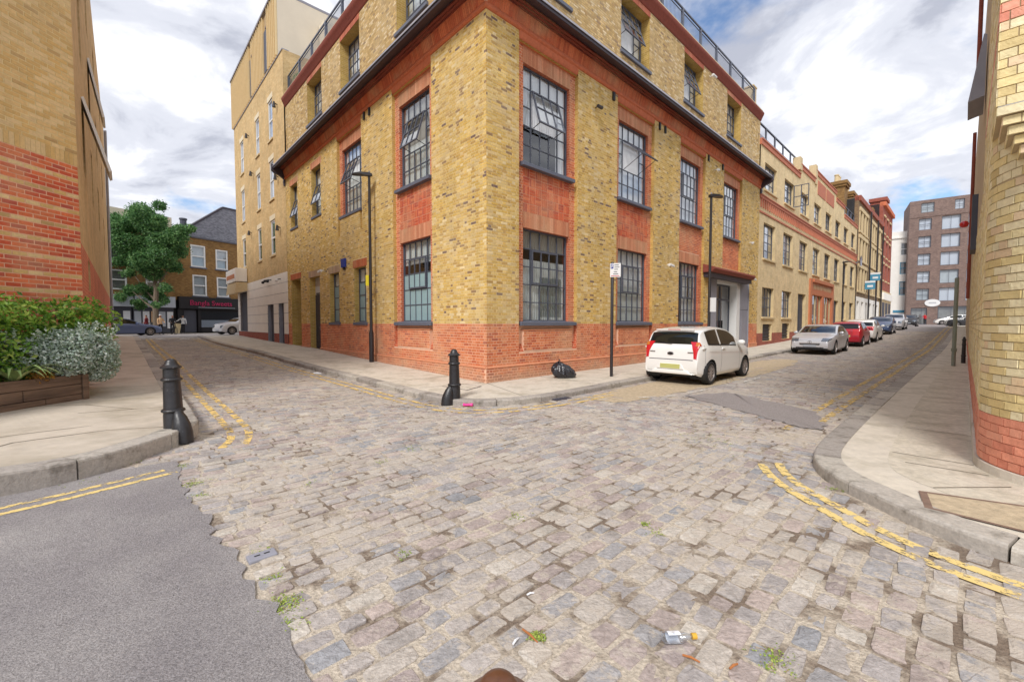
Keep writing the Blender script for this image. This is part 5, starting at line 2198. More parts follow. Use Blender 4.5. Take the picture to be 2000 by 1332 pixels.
# ================================================================== BANDED BRICK FLATS AT THE LEFT EDGE
P0 = np.array([-8.73, 8.60])
d1 = np.array([-.079, -.9969])
F1 = Fr(P0, d1, np.array([.9969, -.079]))
end2 = np.array(ab(-7.28, 30.2))
d2 = (end2 - P0) / np.linalg.norm(end2 - P0)
F2 = Fr(P0, d2, np.array([d2[1], -d2[0]]))
lb = thing('banded_brick_flats', 'flats of red brick banded with yellow below and yellow brick above', 'building', (*P0, .1))
BL = Bricks()
ZB = 4.68
CR = .08
nlow = int(ZB / CR)
z00 = ZB - nlow * CR
BL.wall(F1, 0, 4.2, z00, ZB, None, 0, course=CR, bond='stretcher', cols=lambda k: PAL_BAND if (nlow - k) % 4 == 0 else PAL_LEFTRED)
BL.rects(F1, [(i * .078, i * .078 + .068, ZB, ZB + .225) for i in range(54)], PAL_BAND)
BL.wall(F1, 0, 4.2, ZB + .235, 11.0, PAL_BAND, 0, course=CR, bond='stretcher')
BL.build(lb, 300)
m = MB()
m.fquad(F1, 0, 4.2, -.0, -.2, ZB, 0)
m.fquad(F1, 0, 4.2, -.0, ZB, 14.0, 1)
m.build('wall', ['mortar_red', 'mortar_yellow'], lb, recalc=False)
L2 = float(np.linalg.norm(end2 - P0))
h2 = []
for i, (u, w) in enumerate(((2.2, .9), (6.2, 1.0), (11.0, 1.2), (17.5, 1.2))):
    for k, (c, d) in enumerate(((5.2, 6.9), (7.9, 9.6), (10.6, 12.3))):
        h2.append((u, u + w, c, d))
h2.append((2.4, 3.2, 2.35, 3.1))
m = MB()
plane_holes(m, F2, 0, L2, -.2, 3.2, 0, h2, 0)
plane_holes(m, F2, 0, L2, 3.2, 14, 0, h2, 1)
for h in h2:
    reveal(m, F2, h, 0, -.25, 1)
m.build('street_wall', ['brick_street_red', 'brick_street_yellow'], lb, recalc=False)
m = MB()
bk = [P0 + d1 * 4.2, P0, end2]
m.prism([tuple(P0 + d1 * 4.2 - F1.n * .3), tuple(P0 - (F1.n + F2.n) * .3), tuple(end2 - F2.n * .3), tuple(end2 - F2.n * 9), tuple(P0 + d1 * 4.2 - F1.n * 9)], -.2, 14)
m.build('inner_walls', 'dark_room', lb)
for i, h in enumerate(h2):
    op = i in (0, 4)
    m = MB()
    m.fbox(F2, h[0], h[1], -.2, -.12, h[2], h[3])
    w = m.build('window', 'glass_far' if False else 'clad_dark', lb)
    if op:
        a = R(15 if i in (0, 3) else 10)
        q = MB()
        Hh = h[3] - h[2]
        q.hexa([F2.pt(h[0], math.sin(a) * Hh, h[3] - math.cos(a) * Hh), F2.pt(h[1], math.sin(a) * Hh, h[3] - math.cos(a) * Hh), F2.pt(h[1], math.sin(a) * Hh + .05, h[3] - math.cos(a) * Hh + .03), F2.pt(h[0], math.sin(a) * Hh + .05, h[3] - math.cos(a) * Hh + .03),
                F2.pt(h[0], 0, h[3]), F2.pt(h[1], 0, h[3]), F2.pt(h[1], .05, h[3] + .03), F2.pt(h[0], .05, h[3] + .03)])
        q.build('open_casement', 'window_white', w)
m = MB()
m.tube([F2.pt(L2 - .3, .08, 0), F2.pt(L2 - .3, .08, 14)], .07, 8)
m.build('downpipe', 'metal_grey', lb)

# ================================================================== ROUND-CORNERED BRICK BUILDING AT THE RIGHT EDGE
AW, BW, RR = -0.95, -8.55, 0.95
RP = Fillet(AW, BW, RR)
rb = thing('round_corner_building', 'cream painted brick building with rounded corner and coral painted foot', 'building', (*ab(-.2, -8.9), 0))
BP = Bricks('brick_painted')
CB = .0842
BP.wall(RP, -16, 3.6, .10, .60, PAL_CORAL, 0, course=CB, bond='garden', joint=.007, proud=.009)
BP.wall(RP, -16, 3.6, .605, 2.95, PAL_CREAM, 0, course=CB, bond='garden', joint=.009, proud=.010)
rm = MB()
us = list(np.linspace(-60, 0, 9)) + list(np.linspace(0, RP.La, 14))[1:] + [4.5]
for i in range(len(us) - 1):
    rm.fquad(RP, us[i], us[i + 1], 0, -.2, .6, 0)
    rm.fquad(RP, us[i], us[i + 1], 0, .6, 3.6, 1)
z = 2.95
for k in range(7):
    t_ = .24 - .04 * k
    da = math.sqrt(max(2 * RR * t_ - t_ * t_, 0))
    cq = (AW + t_, BW - t_)
    ln = RR - t_ - da
    rm.prism([ab(*q) for q in ((AW + RR - da, BW - t_), cq, (AW + t_, BW - RR + da), (AW + RR, BW - RR))], z, z + CB - .004, 1)
    O_ = ab(*cq)
    BP.wall(Fr(O_, -dL, -dR), 0, ln, z, z + CB - .002, PAL_CREAM, .002, course=CB, bond='stretcher', joint=.009, ubase=-.11 * (k % 2))
    BP.wall(Fr(O_, dR, dL), 0, ln, z, z + CB - .002, PAL_CREAM, .002, course=CB, bond='stretcher', joint=.009, ubase=-.11 * ((k + 1) % 2))
    z += CB
BP.wall(RP, -16, 3.6, 2.97, z, PAL_CREAM, 0, course=CB, bond='garden', joint=.009, proud=.006)
OC = ab(AW, BW)
FA_, FB_ = Fr(OC, -dL, -dR), Fr(OC, dR, dL)
for (z0_, z1_, pal) in ((z, 4.30, PAL_CREAM), (4.30, 4.47, PAL_CORAL), (4.47, 8.6, PAL_CREAM)):
    BP.wall(FA_, 0, 2.6, z0_, z1_, pal, 0, course=CB, bond='garden', joint=.009, proud=.010)
    BP.wall(FB_, -.01, 3.6, z0_, z1_, pal, 0, course=CB, bond='garden', joint=.009, proud=.010, phase=1)
rm.fquad(FA_, 0, 5, 0, z, 9.0, 1)
rm.fquad(FB_, 0, 61, 0, z, 9.0, 1)
rm.build('wall', ['terracotta', 'mortar_grey'], rb, recalc=False)
BP.build(rb, 300)
fm = MB()
uu = list(np.linspace(-16, 0, 5)) + list(np.linspace(0, RP.La, 14))[1:] + [4.0]
for i in range(len(uu) - 1):
    fm.hexa([RP.pt(uu[i], -.1, -.1), RP.pt(uu[i + 1], -.1, -.1), RP.pt(uu[i + 1], .05, -.1), RP.pt(uu[i], .05, -.1), RP.pt(uu[i], -.1, .10), RP.pt(uu[i + 1], -.1, .10), RP.pt(uu[i + 1], .03, .085), RP.pt(uu[i], .03, .085)])
fm.build('stone_foot', 'paving_pale', rb)
# things standing out from its long wall
FS = Fr(np.array(ab(0, BW)), dR, dL)
for (u, z0_, z1_) in ((6.5, 6.9, 12.0), (9.5, 2.2, 6.5)):
    m = MB()
    x, y, _ = FS.pt(u, .10, 0)
    m.tube([(x, y, z0_), (x, y, z1_)], .035, 8)
    m.build('downpipe', 'terracotta_dark', rb)
m = MB()
m.hexa([FS.pt(4.3, .02, 5.55), FS.pt(5.3, .02, 5.55), FS.pt(5.3, .22, 5.5), FS.pt(4.3, .22, 5.5), FS.pt(4.3, .02, 6.6), FS.pt(5.3, .02, 6.6), FS.pt(5.3, .06, 6.62), FS.pt(4.3, .06, 6.62)])
m.build('open_window', 'metal_grey', rb)
m = MB()
m.fbox(FS, 8.0, 9.0, 0, .10, 3.3, 4.6)
m.build('window_box', 'clad_dark', rb)
m = MB()
m.ball(FS.pt(16, .25, 5.2), .13, 6)
m.build('red_lamp', 'lamp_red', rb, smooth=True)

# ================================================================== SHOPS ACROSS THE FAR LEFT STREET
sv = np.array([.463, .886])
sv = sv / np.linalg.norm(sv)
FS2 = Fr(pxy(464, 47.2), -sv, np.array([sv[1], -sv[0]]))      # u runs to the left of the picture
GZ = .66
sh = thing('sweet_shop', 'brown brick house over a black sweet shop front with pink lettering', 'building', (*FS2.O, GZ))
hs_ = [(.85, 2.05, 7.35, 9.45), (3.05, 4.4, 7.35, 9.6), (.8, 2.0, 4.4, 6.5), (3.0, 4.3, 4.4, 6.55)]
m = MB()
plane_holes(m, FS2, -1.5, 5.9, 3.9, 10.4, 0, hs_, 0)
for h in hs_:
    reveal(m, FS2, h, 0, -.15, 0)
m.build('wall', 'brick_brownyellow', sh, recalc=False)
m = MB()
m.fbox(FS2, -1.5, 5.9, -6, -.35, GZ - .2, 10.3)
m.build('inner_walls', 'dark_room', sh)
for h in hs_:
    sash_window(sh, FS2, *h, -.02, dark='blind_grey', fw=.13)
    m = MB()
    m.fbox(FS2, h[0] - .1, h[1] + .1, 0, .1, h[2] - .12, h[2])
    m.build('sill', 'sill_paint', sh)
m = MB()
m.fbox(FS2, -1.5, 5.9, -.3, .08, 10.3, 10.45)
m.build('coping', 'slate_roof', sh)
m = MB()
m.fbox(FS2, -1.5, 5.7, -.1, .35, 3.05, 4.25)
fa = m.build('fascia', 'shop_black', sh)
ft = bpy.data.curves.new('sign_text', 'FONT')
ft.body = 'Bangla Sweets'
ft.size = .72
ft.extrude = .02
ft.align_x = 'CENTER'
tmp = link('sign_lettering_curve', ft)
bpy.context.view_layer.update()
tm = bpy.data.meshes.new_from_object(tmp.evaluated_get(bpy.context.evaluated_depsgraph_get()))
bpy.data.objects.remove(tmp)
tm.materials.clear()
tm.materials.append(MATS['shop_magenta'])
to = link('sign_lettering', tm, fa)
to['kind'] = 'stuff'
p = Vector(FS2.pt(2.75, .38, 3.42)) - wloc(sh)
to.location = p
to.rotation_euler = (math.pi / 2, 0, math.atan2(sv[1], sv[0]))
m = MB()
m.fbox(FS2, .4, 4.0, .352, .36, 3.18, 3.24)
m.build('small_lettering', 'plate_grey', fa)
m = MB()
m.fbox(FS2, -1.5, 5.7, -.3, -.2, GZ, 3.05)
m.build('shop_recess', 'shop_black', sh)
m = MB()
m.fquad(FS2, -.6, 3.6, -.05, GZ + .55, 2.8)
m.build('shop_window', 'glass_far', sh, recalc=False)
m = MB()
m.fbox(FS2, -.6, 3.6, -.19, -.12, GZ + .35, 1.9)
m.build('counter', 'shop_grey', sh)
m = MB()
m.fbox(FS2, -1.0, 3.8, -.1, .02, GZ, GZ + .5)
m.fbox(FS2, 3.6, 3.9, -.1, .02, GZ, 3.05)
m.fbox(FS2, 5.2, 5.7, -.1, .02, GZ, 3.05)
m.build('shop_frame', 'shop_black', sh)
m = MB()
m.fbox(FS2, 4.0, 5.1, -.19, -.12, GZ, 2.9)
m.build('door', 'clad_dark', sh)
# slated grey party wall behind, and a flue
pw = thing('grey_party_wall', 'tall grey brick gable wall behind the sweet shop roof', 'wall', (*FS2.pt(0, -3, 0)[:2], 10))
m = MB()
FP = Fr(FS2.O + FS2.n * -2.5, FS2.d, FS2.n)
m.rings([[FP.pt(u, o, z) for u, z in ((-3, 9.5), (4.6, 9.5), (4.6, 10.6), (-.2, 14.6), (-3, 14.6))] for o in (0, -.4)])
m.build('gable', 'brick_greywall', pw)
m = MB()
m.rings([[FP.pt(u, o, z) for u, z in ((4.7, 10.6), (-.2, 14.62), (-3, 14.62), (-3, 14.8), (-.15, 14.8), (4.75, 10.75))] for o in (.05, -.45)])
m.build('coping', 'gutter_dark', pw)
t = thing('flue', 'dark metal flue standing on sweet shop roof', 'flue', FS2.pt(4.6, -.8, 10.4))
m = MB()
x, y, _ = FS2.pt(4.6, -.8, 0)
m.lathe(x, y, [(.28, 10.3), (.28, 12.1), (.34, 12.1), (.34, 12.25)], 10)
m.build('pipe', 'clad_dark', t)

s2 = thing('grocery_terrace', 'orange brick terrace with pale shop fascias behind the street tree', 'building', (*FS2.pt(6, 0, 0)[:2], GZ))
hs2 = [(7.0, 8.2, 7.3, 9.3), (9.6, 10.8, 7.3, 9.3), (11.6, 13.2, 7.0, 9.4), (7.0, 8.2, 4.6, 6.4), (9.6, 10.8, 4.6, 6.4), (11.6, 13.4, 4.5, 6.6)]
m = MB()
plane_holes(m, FS2, 5.9, 16, 3.9, 10.9, 0, hs2, 0)
for h in hs2:
    reveal(m, FS2, h, 0, -.15, 0)
m.build('wall', 'brick_brownyellow', s2, recalc=False)
m = MB()
m.fbox(FS2, 5.95, 16, -6, -.35, GZ - .2, 10.8)
m.build('inner_walls', 'dark_room', s2)
for h in hs2:
    sash_window(s2, FS2, *h, -.02, dark='blind_dim', fw=.12)
m = MB()
m.fbox(FS2, 6, 16, .002, .1, 6.7, 6.95)
m.build('red_band', 'terracotta', s2)
m = MB()
m.fbox(FS2, 6, 16, -.2, .1, 10.9, 11.9)
m.build('parapet', 'render_cream', s2)
for (a, b) in ((6.0, 9.2), (9.3, 15.5)):
    m = MB()
    m.fbox(FS2, a, b, -.1, .35, 3.1, 4.15)
    m.build('fascia', 'shop_grey', s2)
    m = MB()
    m.fbox(FS2, a, b, -.2, -.1, GZ, 3.1)
    m.build('shop_window', 'clad_dark', s2)
    for k in range(5):
        q = MB()
        u = a + (b - a) * (k + .1) / 5
        q.fbox(FS2, u, u + .5, -.1, -.05, GZ + .4 + .2 * (k % 2), 2.7)
        q.build('window_poster', ['blind_white', 'shop_grey', 'cloth_beige'][k % 3], s2)


# ================================================================== VEGETATION
def leaves(name, pts, size, pal, mate, parent, flat=0.5, aspect=2.0, nor=None, jit=.25, kind=None):
    """leaf-sized rhombi, bent a little along the midrib"""
    n = len(pts)
    rnd = RNG.normal(size=(n, 3))
    if nor is not None:
        rnd = rnd * flat + nor
    else:
        rnd[:, 2] += flat
    nn = rnd / np.linalg.norm(rnd, axis=1)[:, None]
    a = np.cross(nn, RNG.normal(size=(n, 3)))
    a /= np.linalg.norm(a, axis=1)[:, None]
    b = np.cross(nn, a)
    sz = size * RNG.uniform(1 - jit, 1 + jit, (n, 1))
    L, W = sz / 2, sz / (2 * aspect)
    droop = nn * sz * -.12
    V = np.stack([pts - a * L, pts + b * W + nn * sz * .05, pts + a * L + droop, pts - b * W + nn * sz * .05], 1).reshape(-1, 3)
    V = V - np.array(wloc(parent))
    idx = np.arange(n)[:, None] * 4
    F = np.concatenate([idx + np.array([0, 1, 2]), idx + np.array([0, 2, 3])], 1).reshape(-1, 3)
    tint = np.repeat(pick(pal, n)[0], 2, 0)
    me = mesh_from(name, V, F.tolist(), mate, tint=tint)
    return link(name, me, parent, kind)


def blob_points(centres, n, shell=0.55):
    """points in a union of ellipsoids (x,y,z,rx,ry,rz), mostly near their surface"""
    C = np.array(centres, float)
    w = C[:, 3] * C[:, 4] + C[:, 4] * C[:, 5] + C[:, 3] * C[:, 5]
    i = RNG.choice(len(C), n, p=w / w.sum())
    d = RNG.normal(size=(n, 3))
    d /= np.linalg.norm(d, axis=1)[:, None]
    r = shell + (1 - shell) * RNG.random((n, 1)) ** .6
    return C[i, :3] + d * r * C[i, 3:], d


PAL_HEDGE = [(S(138, 180, 72), 4), (S(112, 158, 60), 4), (S(164, 200, 88), 3.4), (S(84, 126, 52), 2), (S(196, 214, 112), 1.6), (S(190, 160, 90), .05)]
PAL_SILVER = [(S(178, 194, 180), 4), (S(202, 214, 204), 4), (S(150, 170, 146), 3), (S(222, 230, 222), 2.4), (S(116, 138, 104), 1.4)]
PAL_TREE = [(S(104, 148, 88), 4), (S(84, 128, 76), 4), (S(134, 174, 108), 3), (S(64, 100, 60), 2)]

# timber planter
pu = np.array([.10, .995])
pu = pu / np.linalg.norm(pu)
pE = np.array([-7.75, 7.56])                     # the far front corner
FPl = Fr(pE, -pu, np.array([pu[1], -pu[0]]))
pl = thing('timber_planter', 'raised planter of weathered dark sleepers by banded brick flats', 'planter', (*pE, .12))
random.seed(11)
for k in range(3):
    z0_ = .10 + k * .178
    cuts = [0.0] + [[.55, 2.0], [.85, 2.6], [3.4]][k] + [4.2]
    for j in range(len(cuts) - 1):
        m = MB()
        m.fbox(FPl, cuts[j] + .004, cuts[j + 1] - .004, -.11, random.uniform(-.012, .008), z0_ + .003, z0_ + .174)
        m.build('sleeper', 'timber', pl, bevel=.01)
m = MB()
m.fbox(FPl, -.10, 0.0, -.12, .02, .08, .63)
m.build('corner_post', 'timber', pl, bevel=.01)
for k in range(3):
    m = MB()
    m.fbox(FPl, -.10, -.0, -.9, -.125, .10 + k * .178, .274 + k * .178)
    m.build('sleeper', 'timber', pl, bevel=.01)
m = MB()
m.fbox(FPl, 0, 4.2, -.95, -.11, .05, .56)
m.build('soil', 'soil', pl)

hd_ = thing('hedge', 'glossy green hedge along the foot of banded brick flats', 'hedge', (-8.3, 7.2, .6))
cen = []
RNG = np.random.default_rng(3)
for y in np.arange(4.4, 8.5, .28):
    for k in range(3):
        cen.append((-8.25 + .02 * (y - 7) + RNG.normal(0, .05), y, .85 + .42 * k + RNG.normal(0, .06), .34, .36, .34))
for (x, y) in ((-8.55, 8.5), (-8.75, 8.75)):
    for k in range(3):
        cen.append((x, y, .75 + .42 * k, .28, .30, .32))
P, D = blob_points(cen, 15000, .62)
leaves('foliage', P, .085, PAL_HEDGE, 'leaf', hd_, flat=.9, aspect=1.9, nor=D * .8 + np.array([0, 0, .5]))
m = MB()
for i in range(14):
    y = 4.6 + i * .3
    m.tube([(-8.3, y, .5), (-8.28 + random.uniform(-.1, .1), y + random.uniform(-.1, .1), 1.7)], [.02, .008], 5)
m.build('stems', 'bark', hd_, kind='stuff')

sb = thing('silver_shrub', 'bushy silver-leaved shrub spilling over the end of timber planter', 'shrub', (-7.9, 7.6, .6))
cen = [(-8.0, 7.55, 1.08, .46, .50, .38), (-7.86, 7.85, 1.0, .40, .42, .40), (-8.22, 7.1, 1.0, .34, .40, .34), (-7.84, 7.95, .76, .32, .34, .32), (-7.85, 7.45, .92, .34, .40, .32), (-8.05, 7.8, 1.12, .42, .45, .34)]
P, D = blob_points(cen, 13000, .7)
leaves('foliage', P, .058, PAL_SILVER, 'leaf_silver', sb, flat=.9, aspect=1.8, nor=D * .7 + np.array([0, 0, .6]))
tips = []
for i in range(60):
    c = cen[i % len(cen)]
    th = random.uniform(0, 6.28)
    bx_ = np.array([c[0] + c[3] * .75 * math.cos(th), c[1] + c[4] * .75 * math.sin(th), c[2] + c[5] * .75])
    dr_ = np.array([math.cos(th) * .4, math.sin(th) * .4, 1.0])
    for k in range(16):
        tips.append(bx_ + dr_ * (k * .012) + RNG.normal(0, .018, 3))
leaves('sprays', np.array(tips), .05, PAL_SILVER, 'leaf_silver', sb, flat=1.0, aspect=1.8)
m = MB()
for i in range(10):
    th = i * .63
    m.tube([(-8.0, 7.5, .5), (-8.0 + .3 * math.cos(th), 7.5 + .3 * math.sin(th), 1.0)], [.02, .006], 5)
m.build('stems', 'bark', sb, kind='stuff')

sp = thing('strap_leaf_plant', 'spiky plant with long arching strap leaves in the planter', 'plant', (-8.1, 6.7, .55))
for i in range(26):
    th = i * 2.4
    L = random.uniform(.55, .9)
    m = MB()
    pr = None
    w = .028
    rows = []
    for k in range(9):
        t_ = k / 8
        r_ = L * t_ * .85
        zz_ = .56 + L * (1.15 * t_ - .95 * t_ ** 2.2) * random.uniform(.98, 1.02)
        cx_, cy_ = -7.98 + r_ * math.cos(th), 6.72 + r_ * math.sin(th)
        ww = w * (1 - t_ ** 3) + .001
        rows.append([(cx_ - math.sin(th) * ww, cy_ + math.cos(th) * ww, zz_ + .006), (cx_, cy_, zz_), (cx_ + math.sin(th) * ww, cy_ - math.cos(th) * ww, zz_ + .006)])
    c = pick([(S(130, 150, 90), 3), (S(156, 168, 112), 3), (S(104, 124, 70), 2)], 1)[0][0]
    m.rings(rows, 0, cap=False, close=False, c=tuple(c))
    m.build('leaf', 'moss', sp, tint=True, recalc=False, uv=False, smooth=True)
gc = thing('dry_plant', 'small orange-leaved plant between strap-leaf plant and silver shrub', 'plant', (-7.85, 7.05, .55))
P, D = blob_points([(-7.85, 7.0, .66, .12, .2, .1)], 160, .3)
leaves('foliage', P, .06, [(S(190, 140, 60), 3), (S(150, 110, 50), 2), (S(120, 130, 60), 1)], 'leaf', gc)

# street tree across the far road
tx, ty = pxy(306, 37.6)
tz0 = .6
tree = thing('street_tree', 'leafy green street tree in front of the far shops', 'tree', (tx, ty, tz0))
m = MB()
m.tube([(tx, ty, tz0), (tx - .05, ty, tz0 + 2.2), (tx + .1, ty, tz0 + 4), (tx - .2, ty, tz0 + 6.5), (tx - .1, ty, tz0 + 9)], [.26, .2, .18, .13, .05], 9)
for (dx_, dy_, dz_, h_) in ((-2.2, .3, 2.5, 3.0), (2.0, -.2, 3.0, 4.0), (-1.2, -.5, 3.2, 4.8), (1.4, .5, 2.5, 5.5), (-2.0, 0, 1.6, 2.2)):
    m.tube([(tx, ty, tz0 + h_), (tx + dx_ * .5, ty + dy_ * .5, tz0 + h_ + dz_ * .4), (tx + dx_, ty + dy_, tz0 + h_ + dz_)], [.1, .06, .02], 6)
m.build('trunk', 'bark', tree)


def tpx(px, py, r, dd=0):
    q = pxy(px, 37.6 + dd)
    return (q[0], q[1], CAM_H + (632 - py) / FPX * (37.6 + dd), r, r, r * .85)


cen = []
for (px, py, r) in ((285, 415, .95), (265, 440, 1.0), (300, 440, 1.1), (322, 430, .6), (324, 408, .5), (240, 450, .8), (250, 475, 1.1), (285, 480, 1.3), (320, 470, 1.2), (345, 460, .9),
                    (362, 450, .7), (375, 455, .4), (350, 485, .9), (325, 505, 1.0), (290, 515, 1.1), (260, 505, .9), (235, 510, .5), (300, 540, .8), (255, 535, .4), (275, 560, .5),
                    (255, 570, .6), (300, 570, .7), (325, 560, .5), (240, 580, .45), (280, 590, .5), (320, 585, .45), (228, 432, .4), (225, 455, .4), (350, 520, .4), (335, 530, .5), (310, 595, .3), (262, 592, .3)):
    for k in range(2):
        q = tpx(px + random.uniform(-7, 7), py + random.uniform(-7, 7), r * .98, random.uniform(-1.3, 1.2))
        cen.append(q)
P, D = blob_points(cen, 34000, .5)
leaves('crown', P, .19, PAL_TREE, 'leaf', tree, flat=.8, aspect=1.6, nor=D * .6 + np.array([0, 0, .7]))
P, D = blob_points([(c[0], c[1], c[2], c[3] * 1.3, c[4] * 1.2, c[5] * 1.3) for c in cen], 6000, .75)
leaves('outer_twigs', P, .17, PAL_TREE, 'leaf', tree, flat=1.0, aspect=1.8)
RNG = np.random.default_rng(21)

# moss and weeds in the joints (too many to count)
ms = []
for (px, py, n, sp_) in ((340, 915, 60, .05), (360, 950, 90, .07), (375, 975, 50, .04), (500, 1090, 24, .04), (520, 1140, 30, .03), (540, 1190, 90, .05), (552, 1215, 70, .05), (562, 1238, 40, .03), (1052, 1264, 80, .022), (785, 1093, 24, .03),
                        (800, 880, 40, .08), (880, 868, 24, .06), (740, 905, 24, .05), (600, 950, 24, .05), (1265, 1032, 30, .015), (1290, 1050, 20, .04), (1530, 1310, 60, .05), (1380, 860, 50, .2), (1420, 870, 40, .2), (1340, 850, 40, .25),
                        (1010, 1015, 20, .04), (1640, 960, 30, .05), (905, 796, 40, .08), (925, 798, 40, .10), (120, 955, 60, .1), (165, 945, 60, .08), (250, 905, 20, .05), (1140, 708, 20, .06)):
    q = np.array([(px - 1000) / FPX, 1.0])
    dep = 1.65 / ((py - 632) / FPX)
    c = q * dep
    for i in range(n):
        p = c + RNG.normal(0, sp_, 2)
        ms.append((p[0], p[1], ROAD + .002 + abs(RNG.normal(0, .004))))
ms = np.repeat(np.array(ms), 3, 0) + RNG.normal(0, .008, (len(ms) * 3, 3)) * np.array([1, 1, .3])
leaves('moss', ms, .013, [(S(148, 168, 70), 3), (S(120, 142, 56), 3), (S(170, 180, 90), 2), (S(150, 130, 86), 1)], 'moss', ground, flat=3.5, aspect=1.5, kind='stuff')

# ================================================================== STREET FURNITURE
def bollard(label, x, y, z, tilt, hoof, rz, wear=True, h=1.03, group='cast iron bollards'):
    t = thing('cast_iron_bollard', label, 'bollard', (x, y, z), rz, group)
    m = MB()
    pr = [(.125, -.12), (.125, .22), (.118, .225)]
    body = [(.122, -.12), (.118, .22), (.112, .25), (.104, .55), (.098, .70), (.095, .86)]
    m.lathe(0, 0, [(r, q * h) for r, q in body], 20, tilt=tilt)
    m.build('shaft', 'iron_black', t, auto=50, local=True)

    def tl(q):
        return ((q * h + .12 * h) * tilt[0], (q * h + .12 * h) * tilt[1])
    for (q, r) in ((.28, .112), (.71, .098)):
        ox, oy = tl(q)
        k = MB()
        k.lathe(ox, oy, [(r, (q - .03) * h), (r + .025, (q - .012) * h), (r + .028, q * h), (r + .02, (q + .015) * h), (r, (q + .03) * h)], 20)
        k.build('collar', 'iron_black', t, auto=50, local=True)
    ox, oy = tl(.86)
    k = MB()
    k.lathe(ox, oy, [(.092, .855 * h), (.125, .87 * h), (.125, .885 * h), (.10, .905 * h), (.075, .93 * h), (.068, .955 * h), (.055, .98 * h), (.03, .997 * h), (.004, 1.0 * h)], 20)
    k.build('cap', 'iron_black', t, auto=50, local=True)
    if hoof:
        k = MB()
        rings = []
        for (zq, r, ox_) in ((-.15, .15, .17), (.0, .145, .16), (.10, .13, .14), (.2, .10, .11), (.27, .06, .085), (.31, .015, .06)):
            rings.append([(hoof * (ox_ + r * .9 * math.cos(a)), r * .8 * math.sin(a), zq) for a in np.linspace(0, 2 * math.pi, 17)[:-1]])
        k.rings(rings)
        k.build('wheel_guard', 'iron_black', t, auto=60, local=True)
    return t


bollard('worn black cast iron bollard leaning beside the planter-side kerb corner', -4.72, 5.84, .05, (-.085, .03), 1, R(-20), h=1.0)
bollard('black cast iron bollard on the factory corner kerb', *ab(-1.92, -1.28), 0.0, (.012, 0), 1, R(215), h=1.02)
x, y = ab(15.2, -8.43)
bollard('slim far bollard tight against the round-cornered building wall', x, y, float(E(15.2, -8)), (0, 0), 0, 0, h=.95).scale = (.5, .5, 1)


def lamp_post(label, x, y, z, h, arm, group='street lamps'):
    """arm: unit vector of the lantern"""
    t = thing('street_lamp', label, 'street lamp', (x, y, z), 0, group)
    m = MB()
    m.lathe(x, y, [(.085, z - .05), (.085, z + 1.1), (.055, z + 1.2), (.045, z + h)], 14)
    m.build('column', 'post_black', t, auto=40)
    ax, ay = arm
    m = MB()
    rings = []
    for (d, w, zt, zb) in ((-.10, .05, .02, -.06), (0, .08, .05, -.07), (.25, .15, .05, -.02), (.5, .13, .02, -.02), (.62, .05, -.01, -.025)):
        cx_, cy_ = x + ax * d, y + ay * d
        rings.append([(cx_ - ay * w * s1, cy_ + ax * w * s1, z + h + (zt if s2 > 0 else zb)) for s1, s2 in ((-1, -1), (1, -1), (1, .5), (.5, 1), (-.5, 1), (-1, .5))])
    m.rings(rings)
    m.build('lantern', 'post_black', t, auto=40)
    m = MB()
    m.lathe(x, y, [(.03, z + h + .04), (.03, z + h + .10), (.012, z + h + .12)], 8)
    m.build('photocell', 'lead', t)
    return t


def at_px(px, py, z):
    """ground point under a pixel at height z"""
    cp, sp_ = math.cos(R(PITCH)), math.sin(R(PITCH))
    X, Y = (px - 1000) / FPX, -(py - 666) / FPX
    r = np.array([X, cp + Y * sp_, -sp_ + Y * cp])
    s_ = (z - CAM_H) / r[2]
    return r[0] * s_, r[1] * s_


x, y = at_px(726, 709, .11)
l1 = lamp_post('tall black street lamp on pavement by factory left front', x, y, .1, 6.75, tuple(nL * .72 + dL * .69))
m = MB()
m.box(x - .17, x - .06, y - .02, y + .02, 2.9, 3.28)
m.build('yellow_notice', 'yellow_tag', l1)
x, y = ab(10.05, -1.55)
l2 = lamp_post('tall black street lamp behind white hatchback', x, y, float(E(10, 0)), 6.45, tuple(nR * .3 - nR * 0 + dR * .95))
m = MB()
m.box(x - .0, x + .22, y - .1, y - .06, 2.0, 2.55)
m.build('notice', 'sign_white', l2)
x, y = ab(36.3, -1.6)
lamp_post('far black street lamp before the cream workshop', x, y, float(E(36, 0)), 5.9, tuple(-dL * .9))

# parking sign
x, y = at_px(1194, 735, .015)
ps = thing('parking_sign', 'white parking permit sign with blue P on a black post', 'sign', (x, y, .0))
m = MB()
m.lathe(x, y, [(.045, -.05), (.045, 3.28), (.03, 3.3)], 12)
m.build('post', 'post_black', ps, auto=40)
th = math.atan2(y, x) - math.pi / 2 - .1
Fp = Fr((x, y), (math.cos(th), math.sin(th)), (math.sin(th), -math.cos(th)))
m = MB()
m.fbox(Fp, -.06, .24, .05, .06, 2.86, 3.25)
pp = m.build('plate', 'sign_white', ps, bevel=.006)
m = MB()
m.fbox(Fp, -.04, .035, .061, .064, 3.10, 3.23)
m.build('blue_panel', 'sign_blue', pp)
m = MB()
m.fbox(Fp, -.02, -.008, .065, .067, 3.12, 3.21)
m.fbox(Fp, -.008, .018, .065, .067, 3.19, 3.21)
m.fbox(Fp, -.008, .018, .065, .067, 3.155, 3.172)
m.fbox(Fp, .010, .022, .065, .067, 3.165, 3.20)
m.build('letter_p', 'sign_white', pp)
